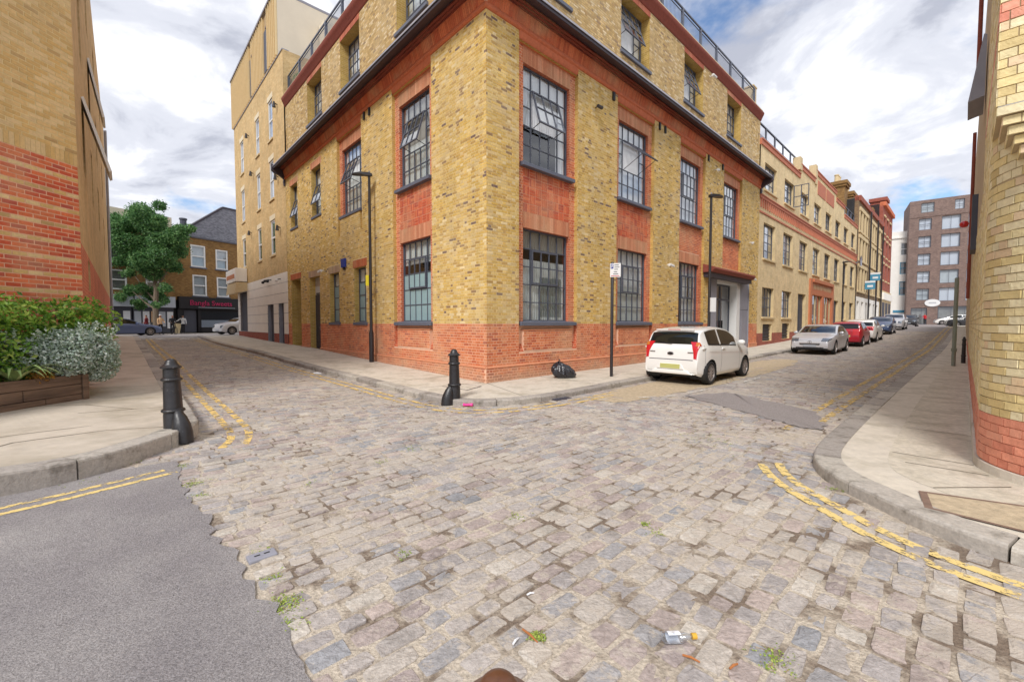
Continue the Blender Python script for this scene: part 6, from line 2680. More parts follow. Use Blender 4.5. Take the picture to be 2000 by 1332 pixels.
for (a, b, z) in ((.06, .18, 3.19), (.06, .2, 3.13), (.06, .16, 3.07), (.05, .14, 3.0), (.03, .17, 2.94), (-.03, .2, 2.885)):
    m = MB()
    m.fbox(Fp, a, b, .061, .063, z, z + .018)
    m.build('text_line', 'sign_text' if z > 2.9 else 'sign_red', pp, uv=False)

# grey post by the round corner
x, y = ab(13.75, -8.2)
gp = thing('grey_post', 'pale grey-green metal sign post close to round-cornered building', 'post', (x, y, float(E(13.7, 0))))
m = MB()
m.lathe(x, y, [(.055, 0), (.055, 3.05), (.04, 3.08)], 12)
m.build('pole', 'post_green', gp, auto=40)
m = MB()
m.lathe(x, y, [(.075, .6), (.075, .7)], 12)
m.build('clamp', 'post_green', gp)

# estate agents' boards on the terrace
for i, (u, z) in enumerate(((58.5, 5.6), (62.5, 6.9))):
    t = thing('agent_board', ['lower blue estate agent board on brown terrace', 'upper blue estate agent board on brown terrace'][i], 'sign', FR.pt(u, 0, z), group='estate agent boards')
    Fa = Fr(FR.O + FR.d * u, nR, -dR)
    m = MB()
    m.fbox(Fa, .2, 1.15, 0, .05, z, z + 1.0)
    m.build('board', 'agent_blue', t)
    m = MB()
    m.fbox(Fa, .2, 1.15, .051, .06, z + .78, z + 1.0)
    m.build('header', 'sign_white', t)
    m = MB()
    m.fbox(Fa, .42, .95, .051, .058, z + .25, z + .5)
    m.build('lettering_band', 'sign_white', t)
    m = MB()
    m.fbox(Fa, 0, .2, 0, .05, z + .4, z + .5)
    m.build('bracket', 'post_black', t)
t = thing('satellite_dish', 'grey satellite dish on far end of cream workshop', 'dish', FR.pt(53, 0, 8.3))
m = MB()
m.rings([[FR.pt(53 + r * math.cos(a), .35 + o, 8.4 + r * math.sin(a)) for a in np.linspace(0, 2 * math.pi, 15)[:-1]] for r, o in ((.6, .16), (.4, .05), (.05, 0))], cap=False)
m.build('reflector', 'metal_grey', t)
m = MB()
m.tube([FR.pt(53, .0, 8.2), FR.pt(53, .35, 8.4)], .04, 6)
m.build('arm', 'metal_grey', t)

# covers let into the pavements
def cover(name, label, pts, mate, z, fw=.03, rim='gutter_dark'):
    t = thing(name, label, 'manhole cover', (*ab(*np.mean(pts, 0)), z))
    P_ = [np.array(p) for p in pts]
    c = sum(P_) / 4
    m = MB()
    inn = [p + (c - p) / np.linalg.norm(c - p) * fw * 1.4 for p in P_]
    for i in range(4):
        j = (i + 1) % 4
        m.poly([(*ab(*P_[i]), z + .003), (*ab(*P_[j]), z + .003), (*ab(*inn[j]), z + .003), (*ab(*inn[i]), z + .003)])
    m.build('rim', rim, t, recalc=False)
    m = MB()
    m.poly([(*ab(*p), z + .002) for p in inn])
    m.build('lid', mate, t, recalc=False)
    return t


cover('inspection_cover', 'recessed inspection cover in pavement behind corner bollard', [(-.62, .62), (-.47, -.38), (-1.1, -.62), (-1.2, .3)], 'paving_pale', .004)
cover('drain_cover', 'long framed drain cover filled with setts in the right pavement', [(-2.08, -8.22), (-1.62, -8.16), (-1.36, -8.95), (-2.14, -8.98)], 'tan_patch', .006, .045, 'rim_brown')
cover('drain_cover', 'second framed drain cover beside the long one, cut by the picture edge', [(-2.14, -9.02), (-1.36, -8.99), (-1.36, -9.9), (-2.2, -9.9)], 'tan_patch', .006, .045, 'rim_brown')
cx_, cy_ = at_px(512, 1086, ROAD)
cv = thing('toby_cover', 'small iron valve cover among the setts at edge of asphalt', 'valve cover', (cx_, cy_, ROAD))
m = MB()
Fv = Fr((cx_, cy_), dR, dL)
m.fbox(Fv, -.09, .09, -.055, .055, ROAD - .02, ROAD + .016)
m.build('lid', 'metal_grey', cv, bevel=.01)
for k in (-.03, .03):
    m = MB()
    m.fbox(Fv, k - .018, k + .018, -.008, .008, ROAD + .0165, ROAD + .0172)
    m.build('slot', 'plastic_black', cv, uv=False)
gx, gy = at_px(1090, 778, ROAD)
gl = thing('gully_grate', 'dark iron gully grate by the kerb near the bin bag', 'grate', (gx, gy, ROAD))
Fg = Fr((gx, gy), dR, dL)
m = MB()
m.fbox(Fg, -.25, .25, -.19, .19, ROAD - .02, ROAD + .012)
m.build('frame', 'gutter_dark', gl)
for k in range(6):
    m = MB()
    m.fbox(Fg, -.22 + k * .075, -.18 + k * .075, -.16, .16, ROAD + .012, ROAD + .018)
    m.build('bar', 'clad_dark', gl, uv=False)

# brown bollard head right under the camera
bx_, by_ = .0, 0.0
sy = .84
sx = (972 - 1000) / FPX * sy
bt = thing('brown_post', 'brown rounded post head at the bottom edge of the picture', 'post', (sx, sy, ROAD))
m = MB()
m.lathe(sx, sy, [(.05, ROAD), (.05, .695), (.052, .735)], 20)
m.build('shaft', 'rust_brown', bt, auto=40)
m = MB()
m.lathe(sx, sy, [(.050, .735), (.078, .745), (.079, .754), (.056, .770), (.042, .793), (.032, .805), (.017, .812), (.003, .814)], 24)
m.build('head', 'rust_brown', bt, auto=60)

# ---- litter
t = thing('bin_bag', 'tied black bin bag on pavement against the factory plinth', 'bin bag', (1.45, 11.95, 0))
cb = (1.42, 11.93)
BAG = [(.10, .003), (.23, .006), (.275, .04), (.30, .11), (.295, .18), (.27, .25), (.23, .31), (.18, .36), (.12, .40), (.07, .43), (.035, .45)]
BAG = [(np.interp(q, range(len(BAG)), [b[0] for b in BAG]), np.interp(q, range(len(BAG)), [b[1] for b in BAG])) for q in np.linspace(0, len(BAG) - 1, 30)]
rings = []
for i, (r0_, z0_) in enumerate(BAG):
    ring = []
    for j in range(48):
        ph = 2 * math.pi * j / 48
        cr = .045 * math.sin(ph * 3 + 2 + z0_ * 5) + .030 * math.sin(ph * 7 + 8 * z0_) + .022 * math.sin(ph * 13 - z0_ * 22) + .012 * math.sin(ph * 19 + z0_ * 40)
        r = r0_ * (1 + cr * 2.2 * min(1, z0_ / .05))
        lean = z0_ * .42
        dz_ = .02 * math.sin(ph * 5 + i * .5) * min(1, z0_ / .1)
        ring.append((cb[0] + r * 1.05 * math.cos(ph) - lean + .1, cb[1] + r * .88 * math.sin(ph), max(z0_ + dz_, .003)))
    rings.append(ring)
m = MB()
m.rings(rings)
m.build('sack', 'bin_bag', t, smooth=True)
m = MB()
m.tube([(cb[0] - .08, cb[1], .43), (cb[0] - .10, cb[1] - .01, .47), (cb[0] - .07, cb[1], .51)], [.05, .02, .045], 9)
m.build('knot', 'bin_bag', t, smooth=True)

px_, py_ = at_px(914, 794, ROAD)
t = thing('crushed_can', 'crushed bright pink can in gutter by corner bollard', 'can', (px_, py_, ROAD))
m = MB()
rr_ = []
for k, (d, w, h_) in enumerate(((-.10, .028, .03), (-.095, .034, .036), (-.03, .04, .022), (.03, .035, .026), (.09, .034, .036), (.10, .028, .03))):
    rr_.append([(px_ + d, py_ + w * math.cos(a) + .01 * k % .02, ROAD + .034 + h_ * math.sin(a)) for a in np.linspace(0, 2 * math.pi, 13)[:-1]])
m.rings(rr_)
m.build('body', 'pink', t, auto=40)
m = MB()
m.tube([(px_ - .112, py_, ROAD + .034), (px_ - .101, py_, ROAD + .034)], .026, 12)
m.build('lid', 'chrome', t)

px_, py_ = at_px(1315, 1256, ROAD)
t = thing('plastic_bottle', 'crushed clear plastic bottle with yellow cap on the setts', 'bottle', (px_, py_, ROAD))
ang = .06
cs_, sn_ = math.cos(ang), math.sin(ang)


def bpt(d, w, h_):
    return (px_ + d * cs_ - w * sn_, py_ + d * sn_ + w * cs_, ROAD + .012 + h_)


m = MB()
rr_ = []
for (d, w, h0) in ((-.06, .012, .02), (-.057, .03, .024), (-.03, .033, .02), (0, .030, .022), (.04, .03, .019), (.055, .022, .022), (.085, .012, .022), (.10, .011, .022)):
    rr_.append([bpt(d, w * math.cos(a), h0 + min(w, .024) * math.sin(a)) for a in np.linspace(0, 2 * math.pi, 15)[:-1]])
m.rings(rr_)
m.build('shell', 'clear_plastic', t, auto=50)
m = MB()
rr_ = [[bpt(d, .034 * math.cos(a), .021 + .0245 * math.sin(a)) for a in np.linspace(-2.4, 2.0, 12)] for d in (-.03, .035)]
m.rings(rr_, cap=False, close=False)
m.build('label', 'paper', t, recalc=False)
m = MB()
m.rings([[bpt(d, .015 * math.cos(a), .022 + .015 * math.sin(a)) for a in np.linspace(0, 2 * math.pi, 13)[:-1]] for d in (.097, .122)])
m.build('cap', 'orange_cap', t)
for i, (px, py, rot, mt, nm, lb_, L_) in enumerate(((1007, 1256, 1.0, 'paper', 'cigarette_end', 'white cigarette end near the bottom edge left of the moss tuft', .026), (1036, 1163, .4, 'paper', 'cigarette_end', 'white cigarette end in the joint above the moss tuft', .024),
                                                     (1350, 1290, -.6, 'leaf_dry', 'dry_leaf', 'dry brown leaf just below the plastic bottle', .04), (1035, 1245, -.9, 'leaf_dry', 'dry_twig', 'brown twig right of the cigarette end', .06), (1433, 1305, .5, 'leaf_dry', 'dry_leaf', 'small orange leaf at lower right of the bottle', .03),
                                                     (620, 731, 0, 'paper', 'paper_scrap', 'white scrap of paper in gutter by factory kerb', .12))):
    x, y = at_px(px, py, ROAD + (.1 if i == 5 else 0))
    z = float(E(*[float(v) for v in (np.array([x, y]) - Cxy) @ np.stack([dR, dL], 1)])) + ROAD
    t = tag(MB().tube([(x - L_ * math.cos(rot), y - L_ * math.sin(rot), z + .012), (x, y, z + .018), (x + L_ * math.cos(rot), y + L_ * math.sin(rot), z + .012)], [.005, .006, .004] if i < 5 else [.02, .03, .01], 7).build(nm, mt), lb_, nm.split('_')[-1])

# ---- roof terrace furniture
FT = FR
for i, u in enumerate((11.4, 12.3, 13.8, 14.5)):
    x, y, _ = FR.pt(u, -1.0, 0)
    t = thing('terrace_chair', ['first', 'second', 'third', 'fourth'][i] + ' dark wicker bucket chair from the planting, on the roof terrace', 'chair', (x, y, 13.8), group='wicker chairs on the roof terrace')
    m = MB()
    rr_ = []
    for (r, z) in ((.10, .38), (.26, .42), (.34, .55), (.36, .78), (.37, .8), (.35, .78), (.32, .56), (.24, .45), (.06, .42)):
        rr_.append([(x + r * math.cos(a), y + r * math.sin(a), 13.8 + z + (.18 * math.cos(a - 2.2) if z > .5 else 0)) for a in np.linspace(0, 2 * math.pi, 15)[:-1]])
    m.rings(rr_)
    m.build('shell', 'wicker', t)
    for k in range(4):
        q = MB()
        a = k * math.pi / 2 + .6
        q.tube([(x + .12 * math.cos(a), y + .12 * math.sin(a), 14.2), (x + .28 * math.cos(a), y + .28 * math.sin(a), 13.8)], .014, 5)
        q.build('leg', 'wicker', t)
x, y, _ = FR.pt(15.9, -.9, 0)
t = thing('fire_bowl', 'wide dark fire bowl on roof terrace by the end wall', 'bowl', (x, y, 13.8))
m = MB()
m.lathe(x, y, [(.1, 13.85), (.12, 14.0), (.35, 14.08), (.5, 14.28), (.52, 14.28), (.36, 14.12), (.02, 14.06)], 18)
m.build('bowl', 'wicker', t)
t = thing('terrace_screen', 'pale screen fence on the roof terrace beside potted plants', 'screen', FR.pt(8.6, -.8, 13.8))
for k in range(9):
    m = MB()
    m.fbox(FR, 8.4 + k * .2, 8.58 + k * .2, -.7, -.66, 13.85, 15.0)
    m.build('slat', 'sill_stone', t)
for i, (fr, u) in enumerate(((FR, 7.6), (FL, 16.6))):
    x, y, _ = fr.pt(u, -.7, 0)
    t = thing('potted_plant', ['green potted plant beside the roof terrace screen', 'green plant in white pot at the end of roof railing'][i], 'plant', (x, y, 13.8))
    m = MB()
    m.lathe(x, y, [(.2, 13.8), (.28, 14.35), (.3, 14.4), (.24, 14.38)], 12)
    m.build('pot', 'window_white', t)
    P, D = blob_points([(x, y, 14.75, .4, .4, .4)], 500, .3)
    leaves('foliage', P, .1, PAL_HEDGE, 'leaf', t)
t = thing('terrace_end_wall', 'pale rendered upstand at the far end of the roof terrace', 'wall', FR.pt(20.5, -.6, 13.8))
m = MB()
m.fbox(FR, 20.25, 20.78, -2.5, -.3, 13.8, 15.25)
m.fbox(FR, 20.2, 20.82, -2.55, -.27, 15.25, 15.32)
m.build('upstand', 'sill_stone', t)


# ================================================================== CARS
def chk(poly, it):
    P = [np.array(p, float) for p in poly]
    for _ in range(it):
        Q = [P[0]]
        for i in range(len(P) - 1):
            Q += [P[i] * .78 + P[i + 1] * .22, P[i] * .22 + P[i + 1] * .78]
        Q.append(P[-1])
        P = Q
    return np.array(P)


class CarSurf:
    """body surface: vertical slices along a top profile; s in 0..1 along the profile, k across (0 sill .. 5 belt .. 8 roof edge .. 11 middle)"""

    def __init__(s, prof, W, belt, sill=.2, tumble=.30, nose=.80, tail=.84, x1=.62, ns=130):
        P = chk(prof, 3)
        d = np.concatenate([[0], np.cumsum(np.linalg.norm(np.diff(P, axis=0), axis=1))])
        t = np.linspace(0, d[-1], ns)
        s.px, s.pz = np.interp(t, d, P[:, 0]), np.interp(t, d, P[:, 1])
        s.ns, s.W, s.belt, s.sill, s.tum = ns, W, belt, sill, tumble
        s.xf, s.xr = P[:, 0].max(), P[:, 0].min()
        s.nose, s.tail, s.x1 = nose, tail, x1
        s.K = np.array([s.sec(i) for i in range(ns)])        # ns x 12 x 3

    def hw(s, x):
        L = s.xf if x > 0 else -s.xr
        e = s.nose if x > 0 else s.tail
        q = max(0, (abs(x) / L - s.x1) / (1 - s.x1))
        return s.W / 2 * (1 - (1 - e) * q ** 2.4)

    def sec(s, i):
        x, zt = s.px[i], s.pz[i]
        w = s.hw(x)
        q = max(0, (abs(x) - .8 * (s.xf if x > 0 else -s.xr)) / (.2 * s.xf))
        z0 = s.sill + .10 * min(1, q) ** 2
        zt = max(zt, z0 + .05)
        zb = min(np.interp(x, *s.belt), zt - .02)
        zb = max(zb, z0 + .03)
        h = zb - z0
        gh = zt - zb
        wr = max(w * .955 - gh * s.tum, w * .5)
        ze = zt - min(.05, gh * .35)
        pts = [(w * .90, z0), (w * .965, z0 + .10 * h), (w * .99, z0 + .36 * h), (w, z0 + .60 * h), (w * .99, z0 + .86 * h), (w * .955, zb),
               (w * .955 + (wr - w * .955) * .36, zb + (ze - zb) * .36), (w * .955 + (wr - w * .955) * .72, zb + (ze - zb) * .72),
               (wr, ze), (wr * .88, zt - (zt - ze) * .28), (wr * .5, zt - (zt - ze) * .03), (0, zt)]
        return [(x, y, z) for y, z in pts]

    def P(s, i, k):
        i = min(max(i, 0), s.ns - 1)
        k = min(max(k, 0), 11)
        i0, k0 = int(min(i, s.ns - 2)), int(min(k, 10))
        fi, fk = i - i0, k - k0
        A = s.K
        return (A[i0, k0] * (1 - fi) * (1 - fk) + A[i0 + 1, k0] * fi * (1 - fk) + A[i0, k0 + 1] * (1 - fi) * fk + A[i0 + 1, k0 + 1] * fi * fk)

    def nrm(s, i, k):
        a = s.P(i + .6, k) - s.P(i - .6, k)
        b = s.P(i, k + .2) - s.P(i, k - .2)
        n = np.cross(b, a)
        l = np.linalg.norm(n)
        n = n / l if l > 1e-9 else np.array([0, 0, 1.])
        c = s.P(i, k) - np.array([0, 0, .6])
        return n if n @ c > 0 else -n

    def at_z(s, z, rear):
        """index of the profile where it passes height z on the rear or front"""
        r = range(s.ns - 1, -1, -1) if rear else range(s.ns)
        for i in r:
            if s.pz[i] >= z:
                return i
        return 0

    def at_x(s, x, top=True):
        j = [i for i in range(s.ns - 1) if (s.px[i] - x) * (s.px[i + 1] - x) <= 0]
        if not j:
            return 0
        j = max(j, key=lambda i: s.pz[i])
        return j + (s.px[j] - x) / (s.px[j] - s.px[j + 1] + 1e-9)

    def patch(s, corners, off=.005, n=(10, 8), side=1, both=False):
        """corners: (i,k) four, bilinear; both mirrors across the middle line"""
        (a, b, c, d) = [np.array(q, float) for q in corners]
        m = MB()
        g = []
        for u in np.linspace(0, 1, n[0] + 1):
            row = []
            for v in np.linspace(0, 1, n[1] + 1):
                q = (a * (1 - u) + b * u) * (1 - v) + (d * (1 - u) + c * u) * v
                p = s.P(*q) + s.nrm(*q) * off
                row.append((p[0], p[1] * side, p[2]))
            if both:
                row = row + [(p[0], -p[1], p[2]) for p in row[::-1]]
            g.append(row)
        m.rings(g, cap=False, close=False)
        return m


WHEEL = {}


def wheel_meshes():
    if WHEEL:
        return WHEEL
    m = MB()
    prof = [(.70, -.5), (.93, -.52), (1.0, -.40), (1.0, .40), (.93, .52), (.70, .5), (.68, .3), (.68, -.3)]
    n = 28
    rings = [[(r * math.cos(2 * math.pi * k / n), y * .32, r * math.sin(2 * math.pi * k / n)) for r, y in prof] for k in range(n)]
    rings.append(rings[0])
    m.rings(rings, cap=False)
    WHEEL['tyre'] = mesh_from('tyre', m.v, m.f, 'rubber', recalc=True, smooth=True)
    m = MB()
    rings = [[(r * math.cos(2 * math.pi * k / n), y, r * math.sin(2 * math.pi * k / n)) for k in range(n)] for r, y in ((.70, .155), (.66, .16), (.64, .10))]
    m.rings(rings, cap=False)
    for k in range(10):
        a = 2 * math.pi * k / 10
        c, s_ = math.cos(a), math.sin(a)
        w0, w1 = .07, .045
        P8 = []
        for (r, w, y0, y1) in ((.10, w0, .10, .15), (.66, w1, .10, .145)):
            for (ww, yy) in ((-w, y0), (w, y0), (w, y1), (-w, y1)):
                P8.append((r * c - ww * s_, yy, r * s_ + ww * c))
        m.hexa(P8)
    m.rings([[(r * math.cos(2 * math.pi * k / 12), y, r * math.sin(2 * math.pi * k / 12)) for k in range(12)] for r, y in ((.15, .10), (.14, .165), (.05, .17))])
    WHEEL['rim'] = mesh_from('rim', m.v, m.f, 'alloy', recalc=True)
    m = MB()
    m.rings([[(r * math.cos(2 * math.pi * k / n), y, r * math.sin(2 * math.pi * k / n)) for k in range(n)] for r, y in ((.68, .06), (.02, .06))], cap=False)
    WHEEL['back'] = mesh_from('brake_disc', m.v, m.f, 'plastic_black', recalc=True)
    return WHEEL


HATCH = dict(prof=[(1.86, .22), (1.87, .42), (1.84, .62), (1.72, .78), (1.45, .90), (1.02, 1.00), (.62, 1.22), (.26, 1.41), (-.3, 1.475), (-.95, 1.455), (-1.40, 1.385), (-1.51, 1.30), (-1.64, .99), (-1.69, .92), (-1.72, .75), (-1.745, .55), (-1.74, .40), (-1.70, .24)],
             W=1.62, belt=([-1.8, -1.3, 0, 1.0, 1.8], [1.0, .99, .94, .90, .80]), axle=(1.22, -1.165), r=.295, ws=(1.0, .28), rw=(-1.465, -1.64))
SALOON = dict(prof=[(2.34, .20), (2.36, .45), (2.33, .62), (2.22, .72), (1.7, .87), (1.0, .97), (.5, 1.22), (.1, 1.38), (-.5, 1.44), (-1.0, 1.38), (-1.5, 1.18), (-1.78, 1.06), (-2.2, 1.03), (-2.28, .95), (-2.33, .7), (-2.34, .45), (-2.28, .22)],
              W=1.80, belt=([-2.3, -1.5, 0, 1.1, 2.3], [.96, .98, .94, .90, .70]), axle=(1.48, -1.36), r=.325, ws=(.98, .15), rw=(-1.05, -1.7))
FAMILY = dict(prof=[(2.08, .22), (2.10, .45), (2.05, .64), (1.88, .78), (1.45, .92), (.98, 1.02), (.5, 1.28), (.15, 1.43), (-.4, 1.49), (-1.2, 1.45), (-1.65, 1.36), (-1.78, 1.28), (-1.95, 1.02), (-2.03, .9), (-2.08, .7), (-2.09, .45), (-2.03, .24)],
              W=1.78, belt=([-2.1, -1.4, 0, 1.1, 2.1], [1.02, 1.0, .95, .92, .76]), axle=(1.34, -1.28), r=.32, ws=(.96, .2), rw=(-1.76, -1.96))
SUV = dict(prof=[(2.12, .24), (2.15, .55), (2.10, .78), (1.95, .92), (1.45, 1.04), (1.05, 1.10), (.6, 1.35), (.25, 1.52), (-.4, 1.57), (-1.2, 1.52), (-1.7, 1.40), (-1.85, 1.30), (-2.0, 1.08), (-2.12, .95), (-2.14, .7), (-2.14, .5), (-2.08, .28)],
           W=1.80, belt=([-2.1, -1.4, 0, 1.1, 2.1], [1.12, 1.08, 1.02, 1.0, .9]), axle=(1.36, -1.3), r=.35, ws=(1.03, .3), rw=(-1.83, -2.0))


def car(label, spec, paint, x, y, z, head, front=None, rear=None, detail=1, plate_r='plate_yellow', plate_f='plate_grey', group=None, pitch=0.0):
    """head: direction (dx, dy) the car points; front/rear: dict of extras"""
    rz = math.atan2(head[1], head[0])
    t = thing('parked_car', label, 'car', (x, y, z), rz, group)
    t.rotation_euler = (0, -pitch, rz)
    cs = CarSurf(spec['prof'], spec['W'], spec['belt'])
    # body grid with finer sides
    ks = np.concatenate([np.linspace(0, 5, 16), np.linspace(5, 8, 5)[1:], np.linspace(8, 11, 5)[1:]])
    nk = len(ks)
    G = np.array([[cs.P(i, k) for k in ks] for i in range(cs.ns)])
    V, F, keep = [], [], []
    full = np.concatenate([G, G[:, ::-1][:, 1:] * np.array([1, -1, 1])], 1)
    nf = full.shape[1]
    V = full.reshape(-1, 3).copy()
    ra = spec['r'] * 1.16
    zc = spec['r']
    inside = np.zeros(len(V), bool)
    for ax in spec['axle']:
        dd = np.hypot(V[:, 0] - ax, V[:, 2] - zc)
        inside |= (dd < ra) & (np.abs(V[:, 1]) > spec['W'] * .30) & (V[:, 2] < zc + ra)
    faces = []
    snap = set()
    for i in range(cs.ns - 1):
        for j in range(nf - 1):
            f = [i * nf + j, i * nf + j + 1, (i + 1) * nf + j + 1, (i + 1) * nf + j]
            c = sum(inside[q] for q in f)
            if c >= 3:
                continue
            if c:
                snap.update(q for q in f if inside[q])
            faces.append(f)
    for q in snap:
        p = V[q]
        ax = min(spec['axle'], key=lambda a: abs(a - p[0]))
        v = np.array([p[0] - ax, p[2] - zc])
        v = v / max(np.linalg.norm(v), 1e-6) * ra
        V[q] = (ax + v[0], p[1], zc + v[1])
    faces.append([j for j in range(nf)])
    faces.append([(cs.ns - 1) * nf + j for j in range(nf)][::-1])
    me = mesh_from('body', V, faces, paint, smooth=True, recalc=True)
    me.set_sharp_from_angle(angle=R(38))
    body = link('body', me, t)
    # floor and wheel wells
    m = MB()
    xs = [cs.px[0] - .12, spec['axle'][0] + ra, spec['axle'][0] - ra, spec['axle'][1] + ra, spec['axle'][1] - ra, cs.px[-1] + .12]
    w = spec['W'] / 2
    for (xa, xb, ww) in ((xs[0], xs[1], w * .75), (xs[1], xs[2], w * .5), (xs[2], xs[3], w * .88), (xs[3], xs[4], w * .5), (xs[4], xs[5], w * .75)):
        m.box(xb, xa, -ww, ww, .19, .42 if ww > w * .6 else .66)
    m.build('underbody', 'plastic_black', t, local=True, uv=False)
    for ax in spec['axle']:
        for sd_ in (1, -1):
            m = MB()
            a = np.linspace(-.5, math.pi + .5, 17)
            m.rings([[(ax + ra * .995 * math.cos(q), sd_ * yy, zc + ra * .995 * math.sin(q)) for q in a] for yy in (w * .985, w * .5)], cap=False, close=False)
            m.build('wheel_arch', 'plastic_black', t, local=True, recalc=False, uv=False)
    # glass
    xws0, xws1 = spec['ws']
    i0, i1 = cs.at_x(xws0 - .04), cs.at_x(xws1 + .03)
    cs.patch([(i0, 8.7), (i1, 9.0), (i1, 11), (i0, 11)], .006, both=True).build('windscreen', 'car_glass', t, local=True, smooth=True, uv=False)
    xr0, xr1 = spec['rw']
    j0, j1 = cs.at_x(xr0 - .01), cs.at_x(xr1 + .01)
    cs.patch([(j0, 8.5), (j1, 8.55), (j1, 11), (j0, 11)], .006, both=True).build('rear_window', 'car_glass', t, local=True, smooth=True, uv=False)
    xa = spec['ws'][0] - .42
    xb = (spec['ws'][1] + xr0) / 2 + .05
    xc = xr0 + (.16 if spec is not SALOON else .0)
    for sd_ in (1, -1):
        for (p, q) in ((xa, xb + .05), (xb - .05, xc)):
            ip, iq = cs.at_x(p), cs.at_x(q)
            cs.patch([(ip, 5.25), (iq, 5.25), (iq, 7.75), (ip, 7.75)], .006, side=sd_).build('side_window', 'car_glass', t, local=True, smooth=True, uv=False)
        if detail:
            for q in (xb + .14, xb - .95):
                p = cs.P(cs.at_x(q), 4.3)
                m = MB()
                m.box(p[0] - .10, p[0] + .08, *sorted((sd_ * (p[1] - .01), sd_ * (p[1] + .028))), p[2] - .015, p[2] + .02)
                m.build('door_handle', paint, t, local=True, uv=False, bevel=.008)
            # door shut lines
            for q in (xa + .16, xb, xb - .92):
                ii = cs.at_x(q)
                if abs(q - spec['axle'][1]) < .28:
                    continue
                cs.patch([(ii - .16, .9), (ii + .16, .9), (ii + .16, 5.1), (ii - .16, 5.1)], .002, n=(1, 12), side=sd_).build('shut_line', 'shut_grey' if paint == 'car_white' else 'plastic_black', t, local=True, uv=False)
        p = cs.P(cs.at_x(xa + .05), 5.6)
        m = MB()
        m.ball((p[0] + .02, sd_ * (p[1] + .12), p[2] + .05), .09, 8, sq=(.75, 1.15, .85))
        mi_ = m.build('mirror', paint, t, local=True, smooth=True, uv=False)
    # lamps
    rear = rear or {}
    front = front or {}
    za, zb_ = rear.get('z', (.62, .95))
    ia, ib = cs.at_z(za, True), cs.at_z(zb_, True)
    for sd_ in (1, -1):
        if rear.get('tall'):
            # tall lamp wrapping the rear corner
            cs.patch([(ib - 3, 4.9), (ia, 4.7), (ia, 8.7), (ib - 1, 9.5)], .012, side=sd_).build('tail_lamp', 'lamp_red', t, local=True, smooth=True, uv=False)
            cs.patch([(ib - 1, 5.6), (ib + 2, 5.4), (ib + 2, 8.9), (ib - 1, 8.8)], .02, side=sd_).build('indicator', 'lamp_orange', t, local=True, smooth=True, uv=False)
        else:
            cs.patch([(ib, 4.6), (ia, 4.4), (ia, 9.9), (ib, 9.9)], .012, side=sd_).build('tail_lamp', 'lamp_red', t, local=True, smooth=True, uv=False)
        fa_, fb_ = cs.at_z(front.get('z', (.58, .70))[0], False), cs.at_z(front.get('z', (.58, .70))[1], False)
        cs.patch([(fa_, 4.7), (fb_ + 4, 4.6), (fb_ + 2, 9.7), (fa_, 9.6)], .012, side=sd_).build('headlamp', 'lamp_clear', t, local=True, smooth=True, uv=False)
    # plates and bumpers
    zr = rear.get('plate', .46)
    ir = cs.at_z(zr, True)
    xr_ = cs.px[ir]
    m = MB()
    m.box(xr_ - .022, xr_ - .004, -.26, .26, zr - .06, zr + .06)
    m.build('number_plate', plate_r, t, local=True, uv=False, bevel=.004)
    zf = front.get('plate', .40)
    xf_ = cs.px[cs.at_z(zf, False)]
    m = MB()
    m.box(xf_ + .004, xf_ + .024, -.26, .26, zf - .055, zf + .055)
    m.build('number_plate', plate_f, t, local=True, uv=False, bevel=.004)
    if front.get('grille'):
        g0, g1, gw_ = front['grille']
        m = MB()
        q0, q1 = cs.px[cs.at_z(g0, False)], cs.px[cs.at_z(g1, False)]
        m.hexa([(q0 - .06, -gw_ * .86, g0), (q0 + .02, -gw_ * .86, g0), (q0 + .02, gw_ * .86, g0), (q0 - .06, gw_ * .86, g0), (q1 - .08, -gw_, g1), (q1 + .02, -gw_, g1), (q1 + .02, gw_, g1), (q1 - .08, gw_, g1)])
        gr_ = m.build('grille', 'plastic_black', t, local=True, uv=False)
        for k in range(2):
            zz_ = g0 + (g1 - g0) * (k + 1) / 3
            xq = q0 + (q1 - q0) * (k + 1) / 3
            s_ = MB()
            s_.box(xq - .01, xq + .034, -gw_ * .93, gw_ * .93, zz_ - .009, zz_ + .009)
            s_.build('slat', 'chrome', gr_, local=True, uv=False)
        if front.get('star'):
            zz_ = (g0 + g1) / 2
            xq = (q0 + q1) / 2 + .042
            s_ = MB()
            rr2 = [[(xq + .008 * math.sin(b), (.085 + .008 * math.cos(b)) * math.cos(a), zz_ + (.085 + .008 * math.cos(b)) * math.sin(a)) for b in np.linspace(0, 2 * math.pi, 7)[:-1]] for a in np.linspace(0, 2 * math.pi, 25)]
            s_.rings(rr2, cap=False)
            for k in range(3):
                a = math.pi / 2 + k * 2 * math.pi / 3
                s_.tube([(xq, 0, zz_), (xq, .085 * math.cos(a), zz_ + .085 * math.sin(a))], [.016, .003], 4)
            s_.build('star_emblem', 'chrome', gr_, local=True, uv=False)
        # lower intakes
        for sd_ in (1, -1):
            s_ = MB()
            xi = cs.px[cs.at_z(.34, False)]
            s_.hexa([(xi - .12, sd_ * .42, .27), (xi - .02, sd_ * .42, .27), (xi - .16, sd_ * .74, .29), (xi - .26, sd_ * .74, .29), (xi - .12, sd_ * .42, .34), (xi - .0, sd_ * .42, .34), (xi - .13, sd_ * .74, .40), (xi - .25, sd_ * .74, .40)])
            s_.build('air_intake', 'plastic_black', t, local=True, uv=False)
        s_ = MB()
        xi = cs.px[cs.at_z(.3, False)]
        s_.box(xi - .1, xi + .012, -.55, .55, .25, .33)
        s_.build('air_intake', 'plastic_black', t, local=True, uv=False)
